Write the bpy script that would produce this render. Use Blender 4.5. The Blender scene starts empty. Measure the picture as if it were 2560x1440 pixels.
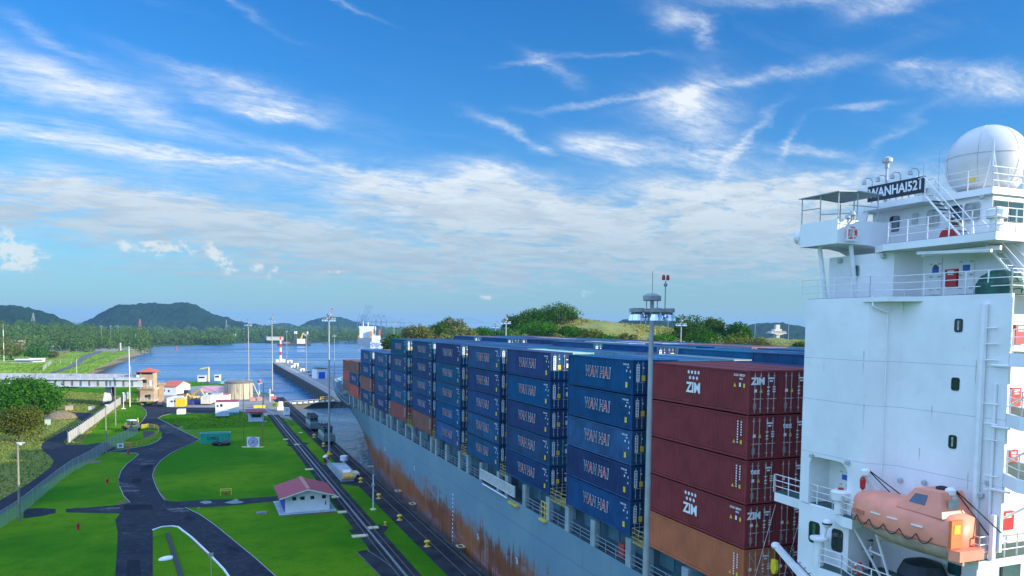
import bpy, math, random
import numpy as np
from mathutils import Vector, Matrix
from math import sin, cos, tan, atan, atan2, radians, pi, sqrt

random.seed(7)
RNG = np.random.default_rng(7)
SC = bpy.context.scene
COL = SC.collection

# ------------------------------------------------------------------ camera
CAM_H = 30.0
F_PX, YAW, PITCH, ROLL, CYP = 1934.1, radians(21.512), radians(-3.441), radians(.693), 929.8
def _axes():
    f = Vector((sin(YAW)*cos(PITCH), cos(YAW)*cos(PITCH), sin(PITCH)))
    r = Vector((cos(YAW), -sin(YAW), 0.0)); u = r.cross(f)
    c, s = cos(ROLL), sin(ROLL)
    return c*r+s*u, -s*r+c*u, f
AR, AU, AF = _axes()
cd = bpy.data.cameras.new('camera'); cam = bpy.data.objects.new('camera', cd); COL.objects.link(cam)
cd.sensor_width = 36; cd.lens = 36*F_PX/2560; cd.shift_y = (CYP-720)/2560
cd.clip_start = .5; cd.clip_end = 40000
m = Matrix((AR, AU, -AF)).transposed().to_4x4(); m.translation = (0, 0, CAM_H)
cam.matrix_world = m
SC.camera = cam

# survey helpers: bearings measured in the photograph -> real positions on a level or plane
def ray(x, y): return AF + AR*((x-1280)/F_PX) - AU*((y-CYP)/F_PX)
def gp(x, y, z=0.0):
    d = ray(x, y); k = (z-CAM_H)/d.z
    return (d.x*k, d.y*k, z)
def at_dist(x, dist, z):
    d = ray(x, 812); h = sqrt(d.x*d.x+d.y*d.y)
    return (d.x/h*dist, d.y/h*dist, z)
def height_at(x, y, dist):
    d = ray(x, y); h = sqrt(d.x*d.x+d.y*d.y)
    return CAM_H + d.z/h*dist

# ------------------------------------------------------------------ light, sky, exposure
SUN_EL, SUN_AZ = radians(16.0), radians(50.0)      # azimuth: right of straight behind the ship axis
sl = bpy.data.lights.new('sun', 'SUN'); so = bpy.data.objects.new('sun', sl); COL.objects.link(so)
sl.energy = 5.0; sl.angle = radians(.5); sl.color = (1, .90, .72)
sdir = Vector((sin(SUN_AZ)*cos(SUN_EL), -cos(SUN_AZ)*cos(SUN_EL), sin(SUN_EL)))
so.rotation_euler = sdir.to_track_quat('Z', 'Y').to_euler()
SC.view_settings.view_transform = 'Standard'; SC.view_settings.look = 'None'
SC.view_settings.exposure = 0.6; SC.view_settings.gamma = 1

class NX:
    """small expression helper for shader math nodes"""
    def __init__(s, nt): s.nt = nt
    def m(s, op, a, b=None, c=None, clamp=False):
        n = s.nt.nodes.new('ShaderNodeMath'); n.operation = op; n.use_clamp = clamp
        for i, v in enumerate((a, b, c)):
            if v is None: continue
            if isinstance(v, (int, float)): n.inputs[i].default_value = v
            else: s.nt.links.new(v, n.inputs[i])
        return n.outputs[0]
    def mix(s, fac, a, b, blend='MIX'):
        n = s.nt.nodes.new('ShaderNodeMix'); n.data_type = 'RGBA'; n.blend_type = blend
        for i, v in ((0, fac), (6, a), (7, b)):
            if isinstance(v, (int, float)): n.inputs[i].default_value = v
            elif isinstance(v, tuple): n.inputs[i].default_value = (*v, 1) if len(v) == 3 else v
            else: s.nt.links.new(v, n.inputs[i])
        return n.outputs[2]
    def noise(s, vec, scale, detail=4, rough=.55, dist=0.0, w=None):
        n = s.nt.nodes.new('ShaderNodeTexNoise')
        n.inputs['Scale'].default_value = scale; n.inputs['Detail'].default_value = detail
        n.inputs['Roughness'].default_value = rough; n.inputs['Distortion'].default_value = dist
        if vec is not None: s.nt.links.new(vec, n.inputs['Vector'])
        return n
    def ramp(s, fac, a, b, lo=0.0, hi=1.0, smooth=True):
        n = s.nt.nodes.new('ShaderNodeMapRange'); n.interpolation_type = 'SMOOTHSTEP' if smooth else 'LINEAR'
        s.nt.links.new(fac, n.inputs[0])
        for i, v in ((1, a), (2, b), (3, lo), (4, hi)): n.inputs[i].default_value = v
        return n.outputs[0]
    def xyz(s, x, y, z):
        n = s.nt.nodes.new('ShaderNodeCombineXYZ')
        for i, v in enumerate((x, y, z)):
            if isinstance(v, (int, float)): n.inputs[i].default_value = v
            else: s.nt.links.new(v, n.inputs[i])
        return n.outputs[0]
    def sep(s, vec):
        n = s.nt.nodes.new('ShaderNodeSeparateXYZ'); s.nt.links.new(vec, n.inputs[0]); return n.outputs

SKY_STRENGTH = .13
def build_world():
    w = bpy.data.worlds.new('World'); SC.world = w; w.use_nodes = True
    nt = w.node_tree; nt.nodes.clear(); X = NX(nt)
    out = nt.nodes.new('ShaderNodeOutputWorld'); bg = nt.nodes.new('ShaderNodeBackground')
    nt.links.new(bg.outputs[0], out.inputs[0]); bg.inputs[1].default_value = SKY_STRENGTH
    sky = nt.nodes.new('ShaderNodeTexSky'); sky.sky_type = 'NISHITA'; sky.sun_disc = False
    sky.sun_elevation = SUN_EL; sky.sun_rotation = pi-SUN_AZ
    sky.altitude = 0; sky.air_density = 1.0; sky.dust_density = .35; sky.ozone_density = 3.0
    tc = nt.nodes.new('ShaderNodeTexCoord'); g = tc.outputs['Generated']
    dx, dy, dz = X.sep(g)
    el = X.m('MULTIPLY', X.m('ARCSINE', dz), 180/pi)
    # bearing measured from the ship axis, degrees
    az = X.m('MULTIPLY', X.m('ARCTAN2', dx, dy), 180/pi)
    up = X.m('MAXIMUM', dz, 0.0)
    # layer coordinates: a cloud sheet overhead, so patterns flatten towards the horizon
    k = X.m('DIVIDE', 1.0, X.m('ADD', up, .12))
    px, py = X.m('MULTIPLY', dx, k), X.m('MULTIPLY', dy, k)
    lay = X.xyz(px, py, 0.0)
    # streak coordinates (wind runs from left to right, slightly towards the viewer)
    a = radians(14)
    sx = X.m('ADD', X.m('MULTIPLY', px, cos(a)*.62), X.m('MULTIPLY', py, sin(a)*.62))
    sy = X.m('ADD', X.m('MULTIPLY', px, -sin(a)*1.7), X.m('MULTIPLY', py, cos(a)*1.7))
    streak = X.xyz(sx, sy, 3.7)
    w1 = X.noise(X.xyz(X.m('MULTIPLY', az, .07), X.m('MULTIPLY', el, .16), 1.3), 1.0, 9, .66)
    wx, wy, wz = X.sep(w1.outputs['Color'])
    u = X.m('ADD', az, X.m('MULTIPLY', X.m('SUBTRACT', wx, .5), 9.0))
    v = X.m('ADD', el, X.m('MULTIPLY', X.m('SUBTRACT', wy, .5), 4.2))
    def blobs(L, strength_only=False):
        acc = None
        for (cx, cy, la, lb, ang, s) in L:
            d = ray(cx, cy).normalized()
            caz, cel = math.degrees(atan2(d.x, d.y)), math.degrees(math.asin(d.z))
            q = math.degrees(1/F_PX)*.9
            ca, sa = cos(radians(ang)), -sin(radians(ang))
            la, lb = la*q, lb*q
            A = X.m('MULTIPLY_ADD', v, sa/la, X.m('MULTIPLY_ADD', u, ca/la, -(caz*ca+cel*sa)/la))
            B = X.m('MULTIPLY_ADD', v, ca/lb, X.m('MULTIPLY_ADD', u, -sa/lb, -(-caz*sa+cel*ca)/lb))
            e = X.m('POWER', .3679, X.m('MULTIPLY_ADD', B, B, X.m('MULTIPLY', A, A)))
            acc = X.m('MULTIPLY_ADD', e, s, acc if acc is not None else 0.0)
        return acc
    cirrus = blobs([
        (90,205,170,38,8,.75), (300,240,300,34,14,.7), (640,250,240,30,9,.65), (740,292,110,16,12,.6), (560,215,200,12,16,.4),
        (150,345,280,20,5,.9), (430,375,300,22,8,1.0), (640,408,190,12,2,.8), (830,412,150,13,12,.85), (300,395,420,34,8,.35),
        (120,475,300,26,4,.75), (420,505,330,30,8,.8), (760,560,420,60,8,.75), (300,565,500,50,3,.5), (980,470,170,40,12,.75), (1180,440,110,28,16,.8),
        (1300,500,260,60,10,.75), (1040,520,240,40,10,.6),
        (1500,372,100,34,8,1.0), (1590,385,110,26,6,.6), (1240,322,90,14,22,.7), (1345,378,32,14,0,.7),
        (1750,225,70,50,-25,.8), (1530,250,200,9,-4,.65), (1900,205,260,18,-9,.6), (1720,290,130,55,8,.65), (1760,350,90,50,40,.6),
        (1850,380,110,14,-48,.75), (1790,410,110,22,8,.8), (1640,418,140,14,4,.5), (1690,55,70,26,12,.8), (1775,85,50,16,35,.6), (1390,172,80,14,28,.5),
        (2020,8,260,20,6,.7), (2250,10,120,18,-8,.45), (2470,205,150,26,14,.9), (2500,245,90,22,5,.6), (2295,160,50,12,18,.8), (2170,266,70,8,2,.5),
        (2040,385,130,12,6,.7), (1980,362,60,10,-50,.5), (2200,380,130,12,-35,.4), (2050,450,200,14,3,.5), (1860,500,240,36,4,.7), (1690,470,160,24,8,.6), (600,10,130,9,22,.35), (850,10,90,8,24,.35),
        (1330,150,90,7,-6,.4), (1560,140,160,8,2,.3), (150,105,140,14,18,.35)])
    veil = blobs([(1500,560,560,66,3,1.1), (1200,500,420,50,9,.7), (1800,630,700,66,0,1.05), (700,610,900,62,3,.75), (2200,520,420,70,0,.8), (1900,480,320,40,-3,.7), (250,540,560,44,4,.6), (1500,690,1100,36,0,.5), (400,680,700,40,0,.45)])
    fine = X.noise(streak, 2.2, 9, .68, .6).outputs['Fac']
    wisp = X.noise(streak, 7.0, 8, .7, 1.0).outputs['Fac']
    lump = X.noise(X.xyz(X.m('MULTIPLY', px, 1.0), X.m('MULTIPLY', py, 1.25), 5.1), 4.2, 9, .66, .5).outputs['Fac']
    fib = X.noise(streak, 19.0, 6, .7, 1.5).outputs['Fac']
    tex = X.m('ADD', X.m('ADD', X.m('MULTIPLY', fine, .42), X.m('MULTIPLY', wisp, .36)), X.m('ADD', X.m('MULTIPLY', lump, .26), X.m('MULTIPLY', fib, .16)))
    dens = X.m('MULTIPLY', cirrus, X.ramp(tex, .40, .80, .06, 1.2))
    vd = X.m('MULTIPLY', veil, X.ramp(lump, .36, .62, .38, 1.2))
    faint = X.m('MULTIPLY', X.ramp(fine, .52, .8), .10)
    cov = X.m('ADD', X.m('ADD', dens, vd), faint)
    cov = X.m('MULTIPLY', X.m('POWER', X.m('MINIMUM', X.m('MULTIPLY', cov, .95), 1.0), 1.15), .95)
    # small cumulus heaps low over the left and centre of the horizon
    cu = blobs([(14,610,30,38,0,1.0),(15,640,60,26,0,.6),(292,615,24,20,0,1.0),(385,620,40,18,0,.9),(440,632,34,16,0,.8),(362,640,22,16,0,.8),(522,645,20,32,0,1.0),(600,665,20,14,0,.8),(650,672,18,12,0,.8),(655,695,28,12,0,.6),(812,682,14,8,0,.6),(735,718,20,8,0,.5),(1185,725,24,10,0,.6),(1480,735,22,12,0,.5),(950,700,26,14,0,.4),(1720,745,30,8,0,.3),(1850,748,20,8,0,.3)])
    cun = X.noise(X.xyz(X.m('MULTIPLY', az, .8), X.m('MULTIPLY', el, 1.0), 2.0), 1.3, 6, .62).outputs['Fac']
    cuc = X.ramp(X.m('MULTIPLY', cu, X.ramp(cun, .34, .66, .0, 1.3)), .12, .85)
    hs = nt.nodes.new('ShaderNodeHueSaturation'); hs.inputs['Saturation'].default_value = 1.25; hs.inputs['Hue'].default_value = .497
    nt.links.new(sky.outputs[0], hs.inputs['Color'])
    base = X.mix(1.0, hs.outputs[0], (.28, .74, 1.06), 'MULTIPLY')
    q = 1/SKY_STRENGTH
    # moist air near the horizon is paler and bluer than the clear sky model
    hz = X.m('POWER', 2.718, X.m('MULTIPLY', el, -.16))
    base = X.mix(X.m('MULTIPLY', X.m('MINIMUM', hz, 1.0), .85), base, (.25*q, .335*q, .375*q))
    shade = X.ramp(X.noise(X.xyz(px, X.m('MULTIPLY', py, 1.3), 9.0), 3.1, 9, .66, .4).outputs['Fac'], .40, .62)
    low = X.ramp(el, 3.0, 13.0)
    cl = X.mix(low, (.31*q, .40*q, .46*q), (.60*q, .64*q, .68*q))
    cl = X.mix(X.m('MULTIPLY', X.m('MULTIPLY', shade, X.ramp(el, 13.0, 8.0)), .45), cl, (.235*q, .31*q, .385*q))
    c = X.mix(cov, base, cl)
    c = X.mix(X.m('MULTIPLY', cuc, .7), c, (.60*q, .60*q, .57*q))
    # extra sky brightness, added overhead and far left out of view to lift shade
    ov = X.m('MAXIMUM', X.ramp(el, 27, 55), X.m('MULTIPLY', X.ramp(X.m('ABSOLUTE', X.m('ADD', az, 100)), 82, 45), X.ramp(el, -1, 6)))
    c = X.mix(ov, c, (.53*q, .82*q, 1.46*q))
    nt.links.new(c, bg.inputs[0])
build_world()

# ------------------------------------------------------------------ mesh, object and material helpers
def hexm(r, g, b): return (r, g, b)
MATS = {}
def mat(name, rgb, rough=.6, var=.18, scale=1.2, metal=0.0, bump=0.0, bscale=8.0, perobj=False, dirt=0.0, spec=.5, emit=0.0, coat=0.0):
    if name in MATS: return MATS[name]
    m = bpy.data.materials.new(name); m.use_nodes = True; nt = m.node_tree; X = NX(nt)
    bs = nt.nodes['Principled BSDF']
    bs.inputs['Roughness'].default_value = rough; bs.inputs['Metallic'].default_value = metal
    bs.inputs['Specular IOR Level'].default_value = spec
    if coat: bs.inputs['Coat Weight'].default_value = coat
    tc = nt.nodes.new('ShaderNodeTexCoord'); vec = tc.outputs['Object']
    oi = None
    if perobj:
        oi = nt.nodes.new('ShaderNodeObjectInfo')
        va = nt.nodes.new('ShaderNodeVectorMath'); va.operation = 'ADD'
        nt.links.new(vec, va.inputs[0]); nt.links.new(X.xyz(X.m('MULTIPLY', oi.outputs['Random'], 90), X.m('MULTIPLY', oi.outputs['Random'], 37), 0.0), va.inputs[1]); vec = va.outputs[0]
    n = X.noise(vec, scale, 6, .62)
    lo = tuple(c*(1-var) for c in rgb); hi = tuple(min(1, c*(1+var)) for c in rgb)
    c = X.mix(X.ramp(n.outputs['Fac'], .3, .7), lo, hi)
    if dirt:
        n2 = X.noise(vec, scale*3.1, 8, .7, .4)
        c = X.mix(X.m('MULTIPLY', X.ramp(n2.outputs['Fac'], .56, .72), dirt), c, (.10, .075, .05))
    if perobj:
        hs = nt.nodes.new('ShaderNodeHueSaturation')
        nt.links.new(c, hs.inputs['Color'])
        nt.links.new(X.m('MULTIPLY_ADD', oi.outputs['Random'], .45, .70), hs.inputs['Value'])
        r2 = X.m('FRACT', X.m('MULTIPLY', oi.outputs['Random'], 7.31))
        nt.links.new(X.m('MULTIPLY_ADD', r2, -.035, .505), hs.inputs['Hue'])
        nt.links.new(X.m('MULTIPLY_ADD', r2, .2, .85), hs.inputs['Saturation'])
        c = hs.outputs[0]
    nt.links.new(c, bs.inputs['Base Color'])
    rr = X.m('MULTIPLY_ADD', n.outputs['Fac'], .25, rough-.12); nt.links.new(rr, bs.inputs['Roughness'])
    if bump:
        nb = X.noise(vec, bscale, 5, .6); b = nt.nodes.new('ShaderNodeBump'); b.inputs['Strength'].default_value = bump
        nt.links.new(nb.outputs['Fac'], b.inputs['Height']); nt.links.new(b.outputs[0], bs.inputs['Normal'])
    if emit:
        bs.inputs['Emission Color'].default_value = (*rgb, 1); bs.inputs['Emission Strength'].default_value = emit
    MATS[name] = m; return m

class MB:
    def __init__(s): s.v = []; s.f = []; s.mi = []; s.cur = 0
    def add(s, vs, fs):
        k = len(s.v); s.v += [tuple(p) for p in vs]
        for f in fs: s.f.append(tuple(i+k for i in f)); s.mi.append(s.cur)
        return s
    def box(s, x0, x1, y0, y1, z0, z1):
        if x0 > x1: x0, x1 = x1, x0
        if y0 > y1: y0, y1 = y1, y0
        if z0 > z1: z0, z1 = z1, z0
        return s.add([(x0,y0,z0),(x1,y0,z0),(x1,y1,z0),(x0,y1,z0),(x0,y0,z1),(x1,y0,z1),(x1,y1,z1),(x0,y1,z1)],
              [(3,2,1,0),(4,5,6,7),(0,1,5,4),(1,2,6,5),(2,3,7,6),(3,0,4,7)])
    def cbox(s, c, sx, sy, sz): return s.box(c[0]-sx/2, c[0]+sx/2, c[1]-sy/2, c[1]+sy/2, c[2], c[2]+sz)
    def prism(s, poly, z0, z1):
        n = len(poly)
        z0s = z0 if isinstance(z0, (list, tuple)) else [z0]*n; z1s = z1 if isinstance(z1, (list, tuple)) else [z1]*n
        vs = [(p[0], p[1], z) for p, z in zip(poly, z0s)]+[(p[0], p[1], z) for p, z in zip(poly, z1s)]
        ar = sum(poly[i][0]*poly[(i+1) % n][1]-poly[(i+1) % n][0]*poly[i][1] for i in range(n))
        fs = [tuple(range(n-1, -1, -1)), tuple(range(n, 2*n))]+[(i, (i+1) % n, n+(i+1) % n, n+i) for i in range(n)]
        if ar < 0: fs = [tuple(reversed(f)) for f in fs]
        return s.add(vs, fs)
    def xprism(s, poly, axis, a, b):
        """extrude a polygon in a vertical plane: axis 'x' (poly=(y,z)) or 'y' (poly=(x,z))"""
        n = len(poly)
        P = (lambda p, t: (t, p[0], p[1])) if axis == 'x' else (lambda p, t: (p[0], t, p[1]))
        vs = [P(p, a) for p in poly]+[P(p, b) for p in poly]
        fs = [tuple(range(n)), tuple(range(2*n-1, n-1, -1))]+[(i, n+i, n+(i+1) % n, (i+1) % n) for i in range(n)]
        return s.add(vs, fs)
    def cyl(s, p0, p1, r0, r1=None, n=8, cap=True):
        r1 = r0 if r1 is None else r1
        p0, p1 = Vector(p0), Vector(p1); d = (p1-p0)
        if d.length < 1e-6: return s
        d.normalize(); a = d.orthogonal().normalized(); b = d.cross(a)
        vs = [p0+(a*cos(t)+b*sin(t))*r0 for t in [2*pi*i/n for i in range(n)]]+[p1+(a*cos(t)+b*sin(t))*r1 for t in [2*pi*i/n for i in range(n)]]
        fs = [(i, (i+1) % n, n+(i+1) % n, n+i) for i in range(n)]
        if cap: fs += [tuple(range(n-1, -1, -1)), tuple(range(n, 2*n))]
        return s.add(vs, fs)
    def tube(s, pts, r, n=6):
        for a, b in zip(pts[:-1], pts[1:]): s.cyl(a, b, r, r, n)
        return s
    def sph(s, c, r, nu=12, nv=8, sz=1.0, z0=-1.0, z1=1.0):
        vs = []; fs = []
        t0, t1 = math.asin(z0), math.asin(z1)
        for j in range(nv+1):
            t = t0+(t1-t0)*j/nv
            for i in range(nu): vs.append((c[0]+r*cos(t)*cos(2*pi*i/nu), c[1]+r*cos(t)*sin(2*pi*i/nu), c[2]+r*sz*sin(t)))
        for j in range(nv):
            for i in range(nu): fs.append((j*nu+i, j*nu+(i+1) % nu, (j+1)*nu+(i+1) % nu, (j+1)*nu+i))
        return s.add(vs, fs)
    def lathe(s, c, prof, n=16):
        vs = []; fs = []
        for r, z in prof:
            for i in range(n): vs.append((c[0]+r*cos(2*pi*i/n), c[1]+r*sin(2*pi*i/n), c[2]+z))
        for j in range(len(prof)-1):
            for i in range(n): fs.append((j*n+i, j*n+(i+1) % n, (j+1)*n+(i+1) % n, (j+1)*n+i))
        fs.append(tuple(range(n-1, -1, -1))); fs.append(tuple(range((len(prof)-1)*n, len(prof)*n)))
        return s.add(vs, fs)
    def torus(s, c, R, r, axis='y', nu=20, nv=8):
        vs = []; fs = []
        for i in range(nu):
            for j in range(nv):
                t, p = 2*pi*i/nu, 2*pi*j/nv; a = (R+r*cos(p)); x, y, z = a*cos(t), a*sin(t), r*sin(p)
                vs.append((c[0]+x, c[1]+z, c[2]+y) if axis == 'y' else (c[0]+z, c[1]+x, c[2]+y) if axis == 'x' else (c[0]+x, c[1]+y, c[2]+z))
        for i in range(nu):
            for j in range(nv): fs.append((i*nv+j, ((i+1) % nu)*nv+j, ((i+1) % nu)*nv+(j+1) % nv, i*nv+(j+1) % nv))
        return s.add(vs, fs)
    def flat(s, poly, z):
        ar = sum(poly[i][0]*poly[(i+1) % len(poly)][1]-poly[(i+1) % len(poly)][0]*poly[i][1] for i in range(len(poly)))
        p = list(poly) if ar > 0 else list(reversed(poly))
        return s.add([(q[0], q[1], z) for q in p], [tuple(range(len(p)))])
    def rail(s, pts, h=1.05, bars=3, step=1.5, r=.025, rp=.03):
        """guard rail along a floor polyline"""
        for k in range(1, bars+1):
            z = h*k/bars; s.tube([(p[0], p[1], p[2]+z) for p in pts], r, 5)
        for a, b in zip(pts[:-1], pts[1:]):
            a, b = Vector(a), Vector(b); n = max(1, round((b-a).length/step))
            for i in range(n+1):
                p = a.lerp(b, i/n); s.cyl(p, p+Vector((0, 0, h)), rp, rp, 5)
        return s
    def build(s, name, mats, parent=None, local=False, smooth=False, flip=None):
        me = bpy.data.meshes.new(name); me.from_pydata(s.v, [], s.f)
        if not isinstance(mats, (list, tuple)): mats = [mats]
        for m in mats: me.materials.append(m)
        if len(mats) > 1: me.polygons.foreach_set('material_index', s.mi)
        if smooth: me.polygons.foreach_set('use_smooth', [True]*len(me.polygons))
        me.update()
        o = bpy.data.objects.new(name, me); COL.objects.link(o)
        if parent is not None: par(o, parent, local)
        return o

def root_mat(o):
    M = Matrix.Translation(o.location) @ o.rotation_euler.to_matrix().to_4x4()
    return (root_mat(o.parent) @ o.matrix_parent_inverse @ M) if o.parent else M
def par(o, p, local=False):
    o.parent = p
    if not local: o.matrix_parent_inverse = root_mat(p).inverted()
    return o
def tag(o, label=None, cat=None, group=None, kind=None):
    if label: o['label'] = label
    if cat: o['category'] = cat
    if group: o['group'] = group
    if kind: o['kind'] = kind
    return o
def thing(name, label, cat, loc=(0, 0, 0), rz=0.0, group=None):
    o = bpy.data.objects.new(name, None); COL.objects.link(o); o.empty_display_size = .3
    o.location = loc; o.rotation_euler = (0, 0, rz)
    return tag(o, label, cat, group)
def kids(o): return [c for c in list(COL.objects) if c.parent == o]
CHILD = {}
def copy_tree(o, parent=None, children=None):
    c = o.copy(); COL.objects.link(c)
    if parent is not None: c.parent = parent
    for ch in (children(o) if children else kids(o)): copy_tree(ch, c, children)
    return c
def text_mesh(body, size, depth=.01, offset=0.0, shear=0.0, space=1.0):
    cu = bpy.data.curves.new('lettering', 'FONT'); cu.body = body; cu.size = size; cu.extrude = depth
    cu.offset = offset; cu.shear = shear; cu.space_character = space; cu.align_x = 'CENTER'; cu.align_y = 'CENTER'; cu.resolution_u = 3
    o = bpy.data.objects.new('lettering_curve', cu); COL.objects.link(o)
    dg = bpy.context.evaluated_depsgraph_get(); me = bpy.data.meshes.new_from_object(o.evaluated_get(dg))
    bpy.data.objects.remove(o); bpy.data.curves.remove(cu)
    return me
PORT = Matrix(((0, 0, -1), (-1, 0, 0), (0, 1, 0)))      # text facing -X, reading towards -Y
AFT = Matrix(((1, 0, 0), (0, 0, -1), (0, 1, 0)))        # text facing -Y
def add_text(mb, body, size, org, face, depth=.01, offset=0.0, shear=0.0, space=1.0, width=None, sy=1.0, kx=None):
    me = text_mesh(body, size, depth, offset, shear, space)
    xs = [v.co.x for v in me.vertices]; kx = kx or 1.0
    if width and xs: kx = width/(max(xs)-min(xs))
    org = Vector(org)
    mb.add([org+face @ Vector((v.co.x*kx, v.co.y*sy, v.co.z)) for v in me.vertices], [tuple(p.vertices) for p in me.polygons])
    bpy.data.meshes.remove(me); return mb
# ------------------------------------------------------------------ ground materials
def ground_mat(name, c1, c2, c3, s1=.05, s2=.6, s3=6.0, rough=.9, bump=.25):
    m = bpy.data.materials.new(name); m.use_nodes = True; nt = m.node_tree; X = NX(nt); bs = nt.nodes['Principled BSDF']
    tc = nt.nodes.new('ShaderNodeTexCoord'); v = tc.outputs['Object']
    a = X.noise(v, s1, 6, .6, .3).outputs['Fac']; b = X.noise(v, s2, 6, .7).outputs['Fac']; f = X.noise(v, s3, 4, .7).outputs['Fac']
    c = X.mix(X.ramp(a, .35, .65), c1, c2); c = X.mix(X.m('MULTIPLY', X.ramp(b, .45, .75), .7), c, c3)
    c = X.mix(.45, c, X.mix(X.ramp(f, .3, .7), (.45, .45, .45), (1.35, 1.35, 1.35)), 'MULTIPLY')
    nt.links.new(c, bs.inputs['Base Color']); bs.inputs['Roughness'].default_value = rough; bs.inputs['Specular IOR Level'].default_value = .03
    bp = nt.nodes.new('ShaderNodeBump'); bp.inputs['Strength'].default_value = bump; bp.inputs['Distance'].default_value = .3
    nt.links.new(X.noise(v, 2.3, 6, .75).outputs['Fac'], bp.inputs['Height']); nt.links.new(bp.outputs[0], bs.inputs['Normal'])
    return m
GRASS = ground_mat('mown_grass', (.026, .150, .003), (.105, .235, .005), (.030, .125, .004), .03, .35, 5.0, .9, .5)
DRYGRASS = ground_mat('dry_grass', (.15, .19, .035), (.20, .21, .05), (.10, .15, .03))
BANKGRASS = ground_mat('bank_grass', (.13, .26, .03), (.19, .30, .045), (.20, .22, .07), .02, .15)
TALLGRASS = ground_mat('tall_grass', (.20, .22, .06), (.30, .29, .11), (.11, .15, .035), .03, .22, 1.2, bump=.8)
ASPH = ground_mat('asphalt', (.030, .036, .046), (.021, .026, .036), (.066, .072, .082), .12, .9, 12, .75, .08)
ASPHFAR = ground_mat('worn_asphalt', (.12, .12, .125), (.16, .16, .155), (.20, .19, .18), .12, .6, 6, .85, .08)
CONC = ground_mat('yard_concrete', (.24, .235, .22), (.33, .32, .29), (.17, .165, .155), .06, .4, 4, .85, .1)
TRACKBED = ground_mat('track_bed', (.022, .026, .033), (.045, .05, .056), (.012, .015, .02), .3, 1.5, 7, .8, .15)
WALLCONC = ground_mat('lock_concrete', (.045, .05, .05), (.08, .085, .08), (.028, .03, .03), .2, 1.2, 5, .85, .2)
ROCK = ground_mat('rubble', (.16, .15, .12), (.26, .22, .14), (.09, .085, .075), .2, .9, 3, .95, .9)
SOIL = ground_mat('bare_soil', (.20, .15, .09), (.26, .21, .13), (.13, .10, .065), .3, 1.5, 6, .95, .5)
def water_mat(name, col, rough, s1, s2, strength):
    m = bpy.data.materials.new(name); m.use_nodes = True; nt = m.node_tree; X = NX(nt); bs = nt.nodes['Principled BSDF']
    tc = nt.nodes.new('ShaderNodeTexCoord'); v = tc.outputs['Object']
    mp = nt.nodes.new('ShaderNodeMapping'); mp.inputs['Scale'].default_value = (1.0, .55, 1); mp.inputs['Rotation'].default_value = (0, 0, radians(-24)); nt.links.new(v, mp.inputs[0])
    big = X.noise(v, .004, 5, .65, .6).outputs['Fac']
    c = X.mix(X.ramp(big, .35, .7), tuple(k*.8 for k in col), tuple(k*1.3 for k in col))
    nt.links.new(c, bs.inputs['Base Color']); bs.inputs['IOR'].default_value = 1.33
    ms = nt.nodes.new('ShaderNodeMapping'); ms.inputs['Scale'].default_value = (.35, 1.6, 1); ms.inputs['Rotation'].default_value = (0, 0, radians(-14)); nt.links.new(v, ms.inputs[0])
    sw = X.noise(ms.outputs[0], .012, 6, .65, .5).outputs['Fac']; nt.links.new(X.ramp(sw, .4, .66, rough*.45, rough*1.5), bs.inputs['Roughness'])
    h = X.m('ADD', X.noise(mp.outputs[0], s1, 3, .6).outputs['Fac'], X.m('MULTIPLY', X.noise(mp.outputs[0], s2, 4, .65).outputs['Fac'], .4))
    b = nt.nodes.new('ShaderNodeBump'); b.inputs['Strength'].default_value = strength; b.inputs['Distance'].default_value = 1.0
    nt.links.new(h, b.inputs['Height']); nt.links.new(b.outputs[0], bs.inputs['Normal'])
    return m
WATER = water_mat('canal_water', (.03, .15, .30), .30, .10, .45, .55)
LOCKWATER = water_mat('chamber_water', (.05, .13, .19), .22, .22, .9, 1.0)

def struct(name, mb, m, kind='structure', smooth=False):
    return tag(mb.build(name, m, smooth=smooth), kind=kind)
P2 = lambda *pts, z=0.0: [gp(x, y, z)[:2] for x, y in pts]

# ------------------------------------------------------------------ setting: land, water, roads
LK = -.0125                                   # the lock walls run a hair off the ship's axis
def lx(x90, s): return x90+LK*(s-90)
LRZ = atan(-LK)
edge_far = P2((684, 985), (640, 981), (575, 962), (480, 953), (400, 958), (300, 966), (190, 970))
lawn = [(lx(26.4, -120), -120), (lx(26.4, 322), 322)]+[(p[0], p[1]) for p in edge_far]+[(-160, 372), (-420, 372), (-420, -120)]
mb = MB().flat(lawn, 0.0); struct('lawn', mb, GRASS)
# rubble bank falling from the lawn to the water
mb = MB(); top = [(lx(26.4, 322), 322)]+list(edge_far)+[(-160, 372), (-420, 372)]
for (a, b) in zip(top[:-1], top[1:]):
    mb.add([(a[0], a[1], -.02), (b[0], b[1], -.02), (b[0]-3, b[1]+24, -18.5), (a[0]-3, a[1]+24, -18.5)], [(3, 2, 1, 0)])
struct('river_bank', mb, ROCK)
mb = MB().flat([(-9000, 300), (9000, 300), (9000, 14000), (-9000, 14000)], -17.0); struct('canal_water', mb, WATER)
mb = MB().flat([(28, -150), (66, -150), (66, 300.5), (27, 300.5)], -2.6); struct('chamber_water', mb, LOCKWATER)

# dry grass beyond the chain link fence
mb = MB().flat(P2((0, 1262), (85, 1200), (170, 1150), (258, 1045), (345, 1000), (270, 985), (100, 975), (-700, 975), (-900, 1262)), .004); struct('dry_grass', mb, DRYGRASS)
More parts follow.
